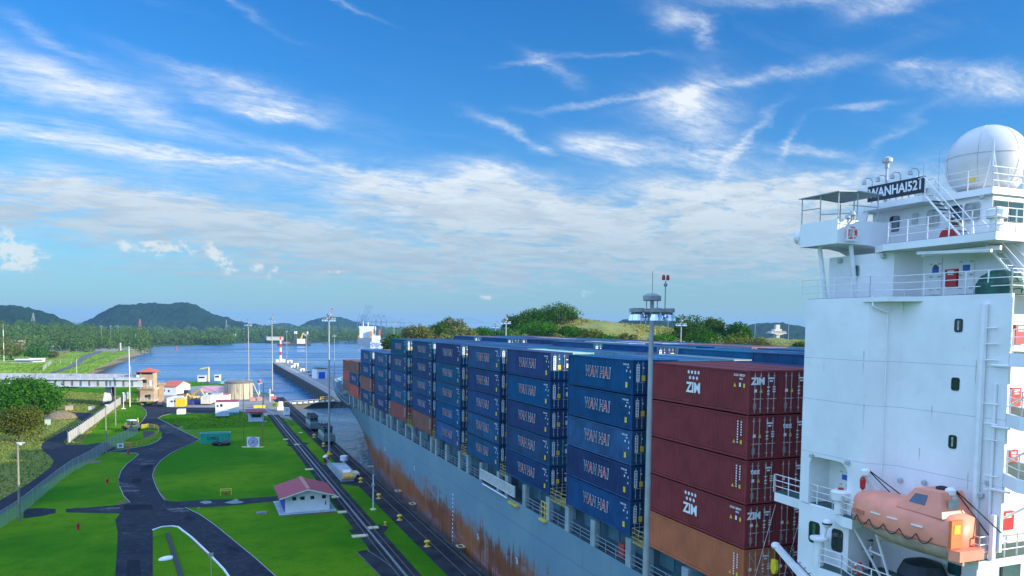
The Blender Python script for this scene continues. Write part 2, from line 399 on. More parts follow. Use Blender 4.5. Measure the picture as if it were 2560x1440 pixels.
# roads, each a sheet a few millimetres above the last
NOGRASS = []
def sheet(name, pts, z, m):
    NOGRASS.append(P2(*pts)); return struct(name, MB().flat(P2(*pts), z), m)
main_pts = [(286,1460),(292,1380),(294,1330),(288,1300),(300,1284),(165,1281),(165,1272),(232,1268),(300,1262),(322,1257),(309,1240),(299,1216),(297,1196),(303,1178),(318,1160),(336,1146),(347,1136),(338,1131),(272,1130),(280,1124),(330,1121),(368,1114),(392,1105),(404,1094),(405,1082),(397,1074),(375,1070),(343,1066),(358,1050),(366,1037),(365,1027),(352,1016),(340,1011),(382,1011),(430,1018),(540,1019),(560,1034),(470,1033),(430,1034),(405,1040),(395,1046),(415,1057),(450,1075),(480,1090),(500,1099),(470,1114),(430,1132),(402,1152),(386,1172),(381,1190),(388,1212),(398,1232),(412,1251),(440,1254),(520,1249),(600,1247),(694,1240),(694,1252),(600,1262),(520,1268),(463,1269),(500,1287),(535,1311),(580,1348),(640,1397),(695,1445),(710,1460),(584,1460),(560,1425),(520,1383),(480,1345),(445,1318),(430,1316),(405,1318),(382,1326),(382,1460)]
sheet('road', main_pts, .008, ASPH)
sheet('side_path', [(60,1272),(100,1270),(140,1272),(139,1283),(100,1291),(58,1296)], .008, ASPH)
sheet('lane', [(-120,1310),(-20,1262),(40,1228),(85,1200),(128,1166),(134,1152),(122,1138),(108,1128),(101,1118),(106,1108),(122,1098),(150,1082),(185,1066),(205,1054),(196,1046),(170,1040),(120,1038),(92,1036),(140,1031),(200,1031),(235,1034),(243,1041),(232,1052),(205,1070),(168,1094),(160,1104),(166,1112),(215,1112),(262,1105),(292,1120),(270,1131),(230,1146),(180,1166),(140,1192),(60,1246),(0,1288),(-100,1340)], .012, ASPH)
sheet('yard', [(382,1011),(392,992),(430,976),(480,966),(540,962),(575,966),(640,984),(682,988),(700,1003),(722,1025),(745,1052),(722,1048),(690,1040),(655,1040),(600,1028),(540,1019),(430,1018)], .004, CONC)
DUST = bpy.data.materials.new('road_dust'); DUST.use_nodes = True
nt = DUST.node_tree; X = NX(nt); bs = nt.nodes['Principled BSDF']; tc = nt.nodes.new('ShaderNodeTexCoord'); mp = nt.nodes.new('ShaderNodeMapping'); mp.inputs['Scale'].default_value = (.22, 1.3, 1); mp.inputs['Rotation'].default_value = (0, 0, radians(20)); nt.links.new(tc.outputs['Object'], mp.inputs[0])
bs.inputs['Base Color'].default_value = (.24, .25, .26, 1); bs.inputs['Roughness'].default_value = .9; nt.links.new(X.m('MULTIPLY', X.ramp(X.noise(mp.outputs[0], .9, 7, .7, .6).outputs['Fac'], .48, .72), .8), bs.inputs['Alpha'])
# dust and dried mud on the tarmac, and rain puddles by the hut
for pts in ([(440,1078),(478,1083),(494,1096),(470,1103),(452,1092)], [(405,1110),(440,1100),(486,1102),(440,1116),(400,1128),(350,1128)], [(400,1056),(455,1066),(470,1090),(410,1084)], [(296,1205),(345,1214),(350,1232),(305,1230)], [(335,1146),(390,1148),(385,1162),(325,1160)], [(200,1278),(300,1266),(300,1282),(190,1281)], [(400,1262),(460,1270),(500,1292),(430,1280)], [(300,1331),(352,1331),(348,1337),(312,1336)]):
    sheet('dust_patch', pts, .016, DUST)
PATCH = ground_mat('tar_patch', (.016, .019, .026), (.022, .026, .033), (.012, .014, .02), .3, 1.2, 9, .8, .05)
for pts in ([(352,1166),(383,1160),(380,1176),(350,1181)], [(312,1262),(380,1262),(384,1274),(308,1276)], [(318,1400),(350,1400),(352,1440),(316,1440)], [(470,1290),(492,1296),(478,1302),(456,1297)], [(560,1362),(590,1368),(600,1380),(570,1374)], [(330,1196),(352,1194),(354,1206),(330,1208)], [(436,1060),(452,1066),(440,1071),(424,1066)]):
    sheet('tar_patch', pts, .013, PATCH)
WORN = ground_mat('worn_verge', (.10, .13, .03), (.15, .13, .06), (.07, .10, .02), .3, 1.4, 6)
for pts in ([(296,1180),(302,1180),(297,1205),(300,1222),(293,1208)], [(398,1236),(404,1232),(420,1252),(412,1254)], [(300,1262),(322,1255),(312,1248),(290,1256)], [(478,1352),(484,1350),(524,1388),(519,1390)], [(700,1286),(838,1279),(842,1284),(702,1292)], [(386,1174),(392,1170),(387,1190),(383,1190)]):
    sheet('worn_verge', pts, .006, WORN)
PUD = mat('puddle_water', (.05, .06, .07), .04, .1, spec=.9)
for pts in ([(498,1256),(510,1252),(528,1253),(529,1258),(512,1260)], [(560,1257),(578,1252),(590,1247),(598,1250),(594,1252),(611,1255),(603,1258),(580,1260)], [(489,1270),(502,1268),(498,1271)]):
    sheet('puddle', pts, .02, PUD)
WHITEPAINT = mat('white_paint', (.72, .74, .74), .55, .12, 2.0, dirt=.3)
KERB = mat('kerb_concrete', (.26, .27, .27), .8, .25, 1.5, dirt=.4)
def kerb(pts, w=.16, h=.12, m=None, name='kerb'):
    mb = MB(); P = [Vector(gp(x, y)) for x, y in pts]
    for a, b in zip(P[:-1], P[1:]):
        d = (b-a).normalized(); n = Vector((-d.y, d.x, 0))*w/2
        mb.prism([(a+n)[:2], (b+n)[:2], (b-n)[:2], (a-n)[:2]], -.05, h)
    return struct(name, mb, m or KERB)
kerb([(382,1326),(405,1318),(430,1316),(445,1318),(480,1345),(520,1383),(560,1425),(584,1460)], .22, .14, WHITEPAINT)
kerb([(463,1269),(500,1287),(535,1311),(580,1348),(640,1397),(710,1460)], .09, .08)
kerb([(325,1257),(309,1240),(299,1216)], .1); kerb([(297,1196),(303,1178),(318,1160),(336,1146),(347,1136),(338,1133),(300,1134)], .1)
kerb([(412,1251),(398,1232),(388,1212),(381,1190),(386,1172),(402,1152),(430,1132),(500,1099)], .09)
kerb([(560,1034),(470,1033),(430,1034),(405,1040),(395,1046),(450,1075),(500,1099)], .12); kerb([(343,1066),(358,1050),(366,1037),(365,1027),(352,1016)], .12)
kerb([(272,1130),(330,1121),(368,1114),(392,1105),(404,1094)], .16)

# ------------------------------------------------------------------ lock walls, tracks and gate
STEEL = mat('rail_steel', (.16, .14, .13), .45, .3, 3, metal=.6)
t = thing('lock_wall', 'dark concrete lock wall along the lawn side of the ship', 'wall', (lx(29, 100), 100, 0))
mb = MB(); s0, s1 = -120, 322
mb.prism([(lx(26.4, s0), s0), (lx(31, s0), s0), (lx(31, s1), s1), (lx(26.4, s1), s1)], -20, .03); mb.build('wall_body', TRACKBED, t)
mb = MB(); mb.prism([(lx(30.55, s0), s0), (lx(31.02, s0), s0), (lx(31.02, s1), s1), (lx(30.55, s1), s1)], .031, .12); mb.build('edge_coping', WALLCONC, t)
FLAT = mat('weathered_concrete', (.2, .21, .21), .8, .3, .8, dirt=.5)
t2 = thing('lock_wall', 'far lock wall on the other side of the ship', 'wall', (70, 100, 0))
MB().prism([(65, -120), (84, -120), (80, 318), (61.2, 318)], -20, 0).build('wall_body', FLAT, t2)
def track(name, label, xa, xb, s0, s1, bed, z=.0):
    t = thing(name, label, 'track', (lx((xa+xb)/2, s0), s0, 0))
    if bed:
        mb = MB().flat([(lx(bed[0], s0), s0), (lx(bed[1], s0), s0), (lx(bed[1], s1), s1), (lx(bed[0], s1), s1)], z+.012); mb.build('track_bed', TRACKBED, t)
    for x in (xa, xb):
        MB().prism([(lx(x-.06, s0), s0), (lx(x+.06, s0), s0), (lx(x+.06, s1), s1), (lx(x-.06, s1), s1)], z+.013, z+.14).build('rail', STEEL, t)
    return t
track('towing_track', 'towing locomotive track along the lock wall edge', 28.3, 30.0, -100, 318, None, .035)
t = track('return_track', 'straight return track crossing the lawn behind the hut', 20.9, 22.6, -60, 262, (19.9, 23.5))
RACK = mat('rack_steel', (.22, .23, .24), .5, .25, 4, metal=.4)
MB().prism([(lx(21.6, -60), -60), (lx(21.9, -60), -60), (lx(21.9, 262), 262), (lx(21.6, 262), 262)], .013, .09).build('rack_rail', RACK, t)
t = thing('siding_track', 'curved siding branching off the return track over a dark pad', 'track', (17, 85, 0))
MB().flat(P2((890,1380),(915,1375),(945,1380),(1010,1450),(985,1470)), .016).build('track_bed', TRACKBED, t)
for pts in ([(893,1382),(935,1425),(960,1455)], [(920,1378),(955,1400),(985,1424)]):
    MB().tube([Vector(gp(*p))+Vector((0, 0, .06)) for p in pts], .07, 5).build('rail', STEEL, t)
t = thing('siding_track', 'two rails curving across the yard toward the kiosk', 'track', gp(700, 1030))
for pts in ([(712,1072),(700,1052),(682,1038),(660,1026),(640,1017)], [(728,1066),(716,1050),(696,1034),(672,1022),(652,1014)]):
    MB().tube([Vector(gp(*p))+Vector((0, 0, .06)) for p in pts], .08, 5).build('rail', STEEL, t)
sheet('dark_pad', [(870,1325),(905,1318),(950,1312),(972,1318),(960,1332),(915,1336),(880,1334)], .010, TRACKBED)
sheet('dark_pad', [(715,1112),(745,1104),(775,1108),(760,1114),(725,1116)], .010, TRACKBED)
sheet('dark_pad', [(800,1163),(855,1160),(905,1210),(910,1218),(850,1210)], .010, TRACKBED)

YEL = mat('yellow_paint', (.70, .50, .05), .5, .15, 2, dirt=.25)
DARKSTEEL = mat('dark_steel', (.05, .06, .06), .5, .25, 2, dirt=.2)
t = thing('lock_gate', 'closed lock gate with white walkway and yellow rails by the bow', 'gate', gp(780, 1010))
gl, gr = lx(31, 305), 61.4
MB().prism([(gl, 301), (46, 309), (gr, 302), (gr, 305), (46, 312), (gl, 304)], -19.8, -.9).build('gate_leaf', DARKSTEEL, t)
mb = MB(); mb.prism([(gl-1.5, 299.6), (46, 307.6), (46, 309.0), (gl-1.5, 301)], -.88, -.6); mb.prism([(46, 307.6), (gr, 300.6), (gr, 302), (46, 309)], -.88, -.6); mb.build('walkway', FLAT, t)
for i in range(9):
    k = i/8; MB().box(gl-1+k*(46-gl), gl-1+k*(46-gl)+1.4, 299.3+8*k, 299.4+8*k, -.6, .05).build('kick_plate', WHITEPAINT, t)
MB().rail([(gl-1.5, 299.7, -.6), (46, 307.7, -.6)], 1.1, 2, 2.2, .05, .05).build('hand_rail', YEL, t)
MB().rail([(40.5, 304.9, -.6), (46, 308, -.6), (gr, 301, -.6)], 2.0, 3, 1.8, .07, .08).build('side_rail', YEL, t)

# ------------------------------------------------------------------ approach pier beyond the gate
PZ = -10.0
t = thing('approach_pier', 'long dark timber faced pier jutting into the canal beyond the gate', 'pier', (70, 600, PZ))
poly = [(62, 330), (63.4, 470), (60.9, 800), (64, 812), (72, 812), (82, 640), (100, 540), (110, 330)]
MB().prism(poly, -19, PZ).build('pier_body', FLAT, t)
mb = MB()
for i in range(58):
    k = i/57; y = 340+k*458; x = (62+(y-330)*.01) if y < 470 else 63.4-(y-470)*.00758
    mb.box(x-.5, x+.3, y-.35, y+.35, -17.5, PZ+.02)
for z in (PZ-1.0, PZ-3.2, PZ-5.4):
    mb.prism([(61.2, 332), (62.6, 470), (60.1, 800), (60.7, 800), (63.2, 470), (61.8, 332)], z, z+.7)
mb.build('timber_fender', mat('wet_timber', (.035, .035, .032), .7, .4, .6, dirt=.3), t)
MB().flat([(62.6, 332), (64.0, 470), (61.6, 799), (66.5, 799), (70, 640), (69, 470), (68, 332)], PZ+.012).build('pier_deck', mat('sunlit_deck', (.36, .34, .30), .85, .2, .4, dirt=.4), t)
for dx in (1.2, 3.0):
    MB().tube([(62.4+dx, 335, PZ+.12), (64+dx, 470, PZ+.12), (61.6+dx, 795, PZ+.12)], .12, 5).build('rail', STEEL, t)
mb = MB().flat([gp(835, 948, PZ)[:2], gp(850, 990, PZ)[:2], (90, 420), (96, 520)], PZ+.02); mb.build('grass_strip', GRASS, t)

# ------------------------------------------------------------------ far land, shores and hills
LB = -10.0
top = [gp(x, y, LB)[:2] for x, y in ((60,985),(165,965),(195,948),(232,925),(285,900),(333,879))]
bot = [gp(x, y, -17.4)[:2] for x, y in ((120,985),(200,966),(232,939),(262,924),(312,903),(357,886))]
ledge = top+[gp(332, 873, LB)[:2], gp(372, 869, LB)[:2]]
far = [at_dist(372, 1500, 0)[:2], at_dist(372, 4200, 0)[:2], at_dist(-300, 4200, 0)[:2], (-900, 520)]
struct('far_bank', MB().flat(ledge+far, LB), BANKGRASS)
mb = MB()
for i in range(len(top)-1): mb.add([(*top[i], LB), (*top[i+1], LB), (*bot[i+1], -17.4), (*bot[i], -17.4)], [(0, 3, 2, 1)])
a, b = ledge[-2], ledge[-1]; c = top[-1]
for p, q in ((c, a), (a, b), (b, far[0])): mb.add([(*p, LB), (*q, LB), (*q, -19), (*p, -19)], [(0, 3, 2, 1)])
struct('stone_slope', mb, ROCK)
def bsheet(name, pts, z, m): return struct(name, MB().flat([gp(x, y, z)[:2] for x, y in pts], z), m)
bsheet('far_road', [(105,940),(140,927),(172,914),(188,906),(190,898),(205,889),(232,879),(250,877),(262,879),(226,893),(212,902),(196,912),(180,918),(150,932),(135,941)], LB+.05, ASPHFAR)
bsheet('far_yard', [(110,876),(150,871),(200,868),(330,867),(334,874),(262,879),(215,879),(150,881)], LB+.04, mat('dock_soil', (.30, .26, .20), .9, .3, .05, dirt=.5))
bsheet('far_yard', [(-40,945),(0,940),(60,934),(110,934),(100,941),(20,948)], LB+.06, mat('yellow_soil', (.42, .34, .14), .9, .2, .05))
# low shores carrying the distant woods
def shore(name, pts, z, m):
    mb = MB(); n = len(pts); mb.prism([p[:2] for p in pts], -18, z); return struct(name, mb, m)
WOODFLOOR = ground_mat('wood_floor', (.035, .07, .02), (.05, .09, .03), (.09, .09, .05), .01, .05, .5)
shore('far_shore', [gp(360, 868, -17), gp(500, 864, -17), gp(580, 860, -17), gp(640, 858, -17), gp(700, 857, -17), gp(830, 856, -17), gp(900, 847, -17), gp(960, 843, -17), at_dist(960, 6500, 0), at_dist(-200, 6500, 0), at_dist(-200, 2400, 0), at_dist(340, 1560, 0)], -15.6, WOODFLOOR)
shore('far_shore', [gp(985, 846, -17), gp(1040, 850, -17), at_dist(1200, 1150, 0), at_dist(1900, 900, 0), at_dist(2900, 800, 0), at_dist(2900, 6500, 0), at_dist(985, 6500, 0)], -14.0, WOODFLOOR)

def hill_noise(x, y, seed, scales):
    z = np.zeros_like(x)
    r = np.random.default_rng(seed)
    for wl, amp in scales:
        for _ in range(6):
            a = r.uniform(0, 2*pi); ph = r.uniform(0, 2*pi); k = 2*pi/wl*r.uniform(.7, 1.4)
            z += amp/2.4*np.sin((x*cos(a)+y*sin(a))*k+ph)
    return z
HILLMAT = ground_mat('wooded_hill', (.010, .030, .014), (.017, .040, .017), (.006, .019, .010), .006, .03, .12, .95, .6)
def hill(name, dist, prof, depth, base=-16.0, m=None, step=6.0, rough=5.0):
    xs = [p[0] for p in prof]
    n = max(24, int((xs[-1]-xs[0])*dist/F_PX/step/2)); n = min(n, 170); nd = 34
    px = np.linspace(xs[0], xs[-1], n); py = np.interp(px, xs, [p[1] for p in prof])
    vs = []
    for i in range(n):
        for j in range(nd):
            t = j/(nd-1)*2-1; D = dist+t*depth
            d0 = ray(px[i], 812); ph = height_at(px[i], py[i], dist)-base
            # a ridge with spurs: the cross profile is a bell
            p = at_dist(px[i], D, 0)
            vs.append((p[0], p[1], base+ph*max(0, cos(t*pi/2))**1.4))
    vs = np.array(vs); w = np.clip((vs[:, 2]-base)/12, 0, 1)
    vs[:, 2] += w*hill_noise(vs[:, 0], vs[:, 1], int(dist), ((rough*22, rough*.9), (rough*8, rough*.5), (rough*3.4, rough*.4)))-w*rough*.3
    fs = [(i*nd+j, (i+1)*nd+j, (i+1)*nd+j+1, i*nd+j+1) for i in range(n-1) for j in range(nd-1)]
    mb = MB(); mb.add(vs.tolist(), fs); return struct(name, mb, m or HILLMAT, smooth=False)
hill('hill', 2700, [(-160,800),(-90,785),(0,764),(30,764),(60,768),(100,777),(130,788),(155,797),(185,811),(215,826)], 500)
hill('hill', 3500, [(165,828),(200,812),(225,801),(260,781),(290,764),(330,760),(400,759),(470,758),(487,762),(500,769),(540,788),(580,800),(640,813),(690,820),(740,830)], 600)
hill('hill', 6000, [(640,826),(690,810),(705,808),(722,808),(745,818),(770,830)], 500)
hill('hill', 4800, [(720,830),(740,820),(770,804),(800,795),(825,793),(850,794),(880,801),(900,808),(960,818),(1000,828)], 600)
hill('hill', 2800, [(1490,826),(1530,810),(1560,802),(1600,795),(1640,789),(1660,788),(1690,792),(1710,804),(1760,818),(1790,830)], 400)
hill('hill', 3200, [(1820,832),(1860,818),(1890,810),(1920,807),(1950,808),(1990,814),(2030,822),(2080,832)], 400)
hill('hill', 5600, [(-300,812),(200,818),(800,822),(1000,822),(1300,824),(1800,826),(2300,830),(2900,835)], 500, rough=8)
# ------------------------------------------------------------------ the container ship
SX0, SX1 = 32.2, 64.4; SXC = 48.3
WHITE = mat('ship_white', (.80, .80, .79), .42, .07, .3, dirt=.10, bump=.10, bscale=.9)
WHITE2 = mat('rail_white', (.80, .80, .79), .4, .05, 2)
DECKGREEN = mat('deck_green', (.035, .10, .085), .6, .25, 1.0, dirt=.3)
GLASS = mat('window_glass', (.015, .03, .03), .06, .2, 2, spec=.8)
GLASSBR = mat('clear_glass', (.30, .33, .30), .05, .3, 1.2, spec=.9)
RUBBER = mat('black_rubber', (.012, .012, .014), .7, .2, 3)
REDP = mat('red_paint', (.50, .02, .02), .45, .1, 3)
GREYHULL = (.20, .30, .33)
def hull_mat():
    m = bpy.data.materials.new('hull_paint'); m.use_nodes = True; nt = m.node_tree; X = NX(nt); bs = nt.nodes['Principled BSDF']
    tc = nt.nodes.new('ShaderNodeTexCoord'); v = tc.outputs['Object']; x, y, z = X.sep(v)
    n1 = X.noise(v, .12, 6, .6).outputs['Fac']
    c = X.mix(X.ramp(n1, .35, .65), (.135, .25, .305), (.17, .285, .325))
    # faint plating seams
    sm = X.m('ABSOLUTE', X.m('SUBTRACT', z, 7.6)); c = X.mix(X.m('MULTIPLY', X.ramp(sm, .06, .02), .5), c, (.08, .12, .14))
    vs = X.m('ABSOLUTE', X.m('SUBTRACT', X.m('FRACT', X.m('DIVIDE', y, 11.5)), .5)); c = X.mix(X.m('MULTIPLY', X.ramp(vs, .006, .002), .4), c, (.09, .13, .15))
    # boot topping worn to pink and grey below the load line
    nz = X.noise(X.xyz(x, X.m('MULTIPLY', y, .35), X.m('MULTIPLY', z, .3)), .9, 6, .7).outputs['Fac']
    zl = X.m('MULTIPLY_ADD', nz, 3.4, z)
    low = X.ramp(zl, 5.0, 4.0)
    c = X.mix(low, c, X.mix(X.ramp(n1, .4, .6), (.22, .165, .17), (.29, .20, .185)))
    # vertical rust: noise stretched along z, heavier towards the load line
    st = X.noise(X.xyz(x, X.m('MULTIPLY', y, 1.7), X.m('MULTIPLY', z, .10)), 1.0, 8, .75, .3).outputs['Fac']
    st2 = X.noise(X.xyz(x, X.m('MULTIPLY', y, .45), X.m('MULTIPLY', z, .25)), 1.0, 7, .7, .4).outputs['Fac']
    band = X.m('MULTIPLY', X.ramp(z, 7.2, 4.2), X.ramp(z, -6.0, 1.0))
    r1 = X.noise(X.xyz(x, X.m('MULTIPLY', y, .16), X.m('MULTIPLY', z, .42)), 1.0, 9, .7, .6).outputs['Fac']
    bias = X.m('SUBTRACT', .255, X.m('MULTIPLY', X.m('ABSOLUTE', X.m('SUBTRACT', z, 1.6)), .055))
    rust = X.ramp(X.m('ADD', X.m('MULTIPLY_ADD', r1, .55, X.m('MULTIPLY', st, .72)), bias), .70, .86)
    rust = X.m('MULTIPLY', rust, X.ramp(z, 7.0, 5.4))
    c = X.mix(X.m('MULTIPLY', rust, .92), c, X.mix(X.ramp(n1, .4, .6), (.29, .095, .015), (.17, .050, .012)))
    dr = X.m('MULTIPLY', X.ramp(st, .60, .68), band)
    c = X.mix(X.m('MULTIPLY', dr, .85), c, (.075, .045, .03))
    # thin brown runs from the deck edge
    st3 = X.noise(X.xyz(x, X.m('MULTIPLY', y, .8), X.m('MULTIPLY', z, .05)), 1.0, 5, .7).outputs['Fac']
    run = X.m('MULTIPLY', X.ramp(st3, .62, .72), X.ramp(z, 5.5, 10.0)); c = X.mix(X.m('MULTIPLY', run, .55), c, (.17, .13, .06))
    nt.links.new(c, bs.inputs['Base Color']); bs.inputs['Roughness'].default_value = .6; bs.inputs['Specular IOR Level'].default_value = .2
    b = nt.nodes.new('ShaderNodeBump'); b.inputs['Strength'].default_value = .12; b.inputs['Distance'].default_value = .2
    nt.links.new(X.noise(v, .35, 5, .6).outputs['Fac'], b.inputs['Height']); nt.links.new(b.outputs[0], bs.inputs['Normal'])
    return m
HULL = hull_mat()
ship = thing('container_ship', 'large grey hulled container ship with white bridge tower and rusty waterline', 'ship', (SXC, 110, -5.5))
def smooth01(t): t = max(0, min(1, t)); return t*t*(3-2*t)
def deck_z(s): return 10.2 + 3.3*smooth01((s-196)/36)
def bd(s):   # deck half breadth
    if s < 204: return 16.1
    t = (s-204)/47.0; return 16.1*max(0, 1-t**2.6)**.62
def bw(s):   # half breadth near the water
    if s < 140: return 16.1
    t = min(1, (s-140)/101.0); return 16.1*(1-t**1.6)
def hb(s, z):
    t = max(0, min(1, (z+6)/(deck_z(s)+6))); return bw(s)+(bd(s)-bw(s))*t**1.9
def build_hull():
    S = [-20, 0, 40, 80, 120, 140, 148]+[156+4*i for i in range(23)]+[246, 248.5, 250.4, 251]
    Z = [-9, -6, -4, -2, 0, 2, 4, 6, 8, 9.2, 10]
    vs = []; fs = []; nz = len(Z)
    for s in S:
        for k, z in enumerate(Z):
            zz = z if z < 8 else 8+(z-8)/2*(deck_z(s)-8); sq = hb(s, zz) if s < 251 else 0.0
            vs.append((SXC-sq, s, zz))
    n = len(S)*nz
    for s in S:
        for k, z in enumerate(Z):
            zz = z if z < 8 else 8+(z-8)/2*(deck_z(s)-8); sq = hb(s, zz) if s < 251 else 0.0
            vs.append((SXC+sq, s, zz))
    for i in range(len(S)-1):
        for k in range(nz-1):
            a = i*nz+k; fs.append((a, a+1, a+nz+1, a+nz)); b = n+a; fs.append((b, b+nz, b+nz+1, b+1))
    fs.append(tuple([k for k in range(nz)][::-1]+[n+k for k in range(nz)]))
    mb = MB(); mb.add(vs, fs); return mb.build('hull', HULL, ship, smooth=True)
build_hull()
DECKP = mat('deck_paint', (.045, .09, .11), .7, .3, .5, dirt=.4)
mb = MB(); S = [-20, 40, 120]+[190+3*i for i in range(21)]
vs = [(SXC-max(.05, bd(s)-.12), s, deck_z(s)-.9 if s > 190 else deck_z(s)-.06) for s in S]+[(SXC+max(.05, bd(s)-.12), s, deck_z(s)-.9 if s > 190 else deck_z(s)-.06) for s in S]
n = len(S); mb.add(vs, [(i, n+i, n+i+1, i+1) for i in range(n-1)]); mb.build('deck', DECKP, ship)
mb = MB().xprism([(SXC-16.1, 10.13), (SXC+16.1, 10.13), (SXC+16.1, 9.2), (SXC-16.1, 9.2)], 'y', 190, 190.1); mb.build('deck_step', DECKP, ship)
# hatch coamings carrying the stacks, with paler cover panels
COAM = mat('coaming_blue', (.035, .10, .14), .6, .25, .6, dirt=.35)
MB().box(SX0+1.6, SX1-1.6, 38.5, 202, 10.15, 12.35).build('hatch_coaming', COAM, ship)
LITE = mat('panel_blue', (.07, .19, .24), .55, .2, .8, dirt=.25)
y = 42.0; k = 0
while y < 200:
    MB().box(SX0+1.52, SX0+1.6, y, y+2.0+1.2*(k % 2), 10.9, 12.1).build('coaming_panel', LITE, ship)
    y += 3.6 if k % 2 == 0 else 5.0; k += 1
PILLAR = mat('pillar_paint', (.25, .33, .34), .55, .2, .8, dirt=.45)
BAYS = [(40.35, 52.54, 0), (54.86, 67.05, 1), (71.15, 83.34, 2), (85.71, 97.9, 3), (101.09, 113.28, 4), (115.63, 127.82, 5), (132.11, 144.3, 6), (147.25, 159.44, 7), (162.95, 175.14, 8), (177.95, 190.14, 9), (202.9, 215.1, 10)]
PIL = []
for (a, b, i) in BAYS[:10]: PIL += [a+.15, (a+b)/2+.4, b-.3]
for s in PIL: MB().box(SX0-.02, SX0+.45, s-.42, s+.42, 10.15, 12.52).build('deck_pillar', PILLAR, ship)
# side rails between the pillars
RAILG = mat('rail_grey', (.22, .30, .33), .5, .15, 2)
for s0, s1 in zip(sorted(PIL)[:-1], sorted(PIL)[1:]):
    if 79.5 < (s0+s1)/2 < 91 or s1-s0 < 2: continue
    MB().rail([(SX0+.12, s0+.45, 10.18), (SX0+.12, s1-.45, 10.18)], 1.1, 3, 1.9, .03, .035).build('side_rail', RAILG, ship)
# forecastle bulwark cap, winches and foremast
mb = MB(); pts = [(SXC-bd(s)+.02, s, deck_z(s)) for s in range(190, 250, 3)]; mb.tube(pts, .12, 5); mb.build('bulwark_cap', LITE, ship)
mb = MB()
for s in range(194, 216, 3): mb.cyl((SXC-bd(s)+.1, s, deck_z(s)), (SXC-bd(s)+.1, s, deck_z(s)+1.1), .05, n=5)
mb.tube([(SXC-bd(s)+.1, s, deck_z(s)+1.1) for s in range(194, 217, 2)], .05, 5); mb.build('bow_rail', RAILG, ship)
for (wx, wy) in ((37.5, 226), (41, 231), (39.5, 221.5), (44, 236)):
    mb = MB(); z = deck_z(wy)-.9
    mb.cbox((wx, wy, z), 2.6, 2.2, .5); mb.cyl((wx-1, wy, z+1.3), (wx+1, wy, z+1.3), .8, n=12); mb.cyl((wx-1.1, wy, z+1.3), (wx-.9, wy, z+1.3), 1.15, n=14); mb.cyl((wx+.9, wy, z+1.3), (wx+1.1, wy, z+1.3), 1.15, n=14); mb.cbox((wx+.2, wy+1.4, z), 1.2, .9, 1.7)
    mb.build('mooring_winch', mat('winch_paint', (.42, .45, .47), .5, .3, 2, dirt=.4), ship)
mb = MB().cyl((44.5, 241, 12), (44.5, 241, 15.4), .35, .22); mb.cyl((41.5, 233, 12), (41.5, 233, 14.3), .5, .5, 10); mb.build('mooring_post', WHITE2, ship)
# stowed gangway on the port rail
mb = MB().box(SX0-.28, SX0-.16, 79.6, 91.6, 10.75, 11.9)
gw = thing  # (kept as a part of the ship)
go = mb.build('gangway', mat('gangway_grey', (.12, .17, .19), .5, .2, 1), ship)
mb = MB()
for i in range(30): mb.box(SX0-.34, SX0-.285, 79.7+i*.4, 79.7+i*.4+.2, 10.85, 11.85)
mb.box(SX0-.36, SX0-.285, 79.6, 91.6, 11.86, 11.96); mb.box(SX0-.36, SX0-.285, 79.6, 91.6, 10.72, 10.82)
mb.build('gangway_stanchions', mat('aluminium', (.62, .64, .62), .45, .15, 3), go)
MB().tube([(SX0-.2, 82.2, 10.1), (SX0-.2, 90.8, 10.1)], .09, 6).build('gangway_rail', WHITE2, ship)
MB().box(SX0-.4, SX0-.05, 79.0, 81.6, 9.75, 9.95).build('fender_bar', YEL, ship); MB().box(SX0-.3, SX0-.02, 71.4, 72.9, 9.85, 10.05).build('fender_bar', YEL, ship)
mb = MB().rail([(SX0+.0, 71.2, 10.2), (SX0, 72.9, 10.2)], 1.6, 3, .8, .05, .06); mb.build('pilot_gate', YEL, ship)
MB().box(SX0+.5, SX0+1.0, 56.6, 57.5, 10.3, 11.5).build('fire_box', mat('fire_box_red', (.45, .06, .05), .5, .1, 2), ship)
# draught and tug marks painted on the plating, a few millimetres proud
MARK = mat('mark_white', (.75, .78, .78), .6, .1, 3)
def hull_mark(s, z, w=.6, h=.7):
    x = SXC-hb(s, z)-.01; mb = MB(); mb.box(x-.01, x, s-w*.1, s+w*.1, z, z+h); mb.box(x-.01, x, s-w*.5, s+w*.5, z+h*.75, z+h); mb.box(x-.01, x, s-w*.5, s-w*.3, z, z+h); return mb.build('hull_mark', MARK, ship)
for s, z in ((150, 5.0), (126, 5.4), (160, 4.2), (93, 2.4), (79.5, 3.2), (70, 2.6), (60, 4.2)): hull_mark(s, z)
mb = MB()
for i in range(14): x = SXC-hb(104, 0)-.012; mb.box(x-.01, x, 103.8, 104.1, -2+i*.6, -1.7+i*.6)
mb.build('draught_marks', MARK, ship)

# ------------------------------------------------------------------ containers
CL, CW, CH = 12.19, 2.438, 2.86
BLUE = mat('navy_container', (.004, .044, .165), .6, .22, .5, perobj=True, dirt=.3, spec=.18)
TEAL = mat('faded_blue_container', (.006, .070, .185), .6, .25, .5, perobj=True, dirt=.3, spec=.18)
BROWN = mat('brown_container', (.24, .085, .055), .5, .18, .6, perobj=True, dirt=.2)
MAROON = mat('maroon_container', (.215, .036, .038), .6, .16, .7, dirt=.28, spec=.2)
ORANGE = mat('rust_orange_container', (.46, .13, .055), .5, .14, .6, dirt=.15)
REDC = mat('red_container', (.42, .065, .055), .48, .15, .6, dirt=.15)
GREYC = mat('grey_container', (.32, .36, .36), .5, .2, .6, perobj=True, dirt=.2)
MINT = mat('mint_container', (.30, .50, .38), .5, .15, .6, dirt=.15)
CMAT = dict(blue=BLUE, teal=TEAL, brown=BROWN, maroon=MAROON, orange=ORANGE, red=REDC, grey=GREYC, mint=MINT)
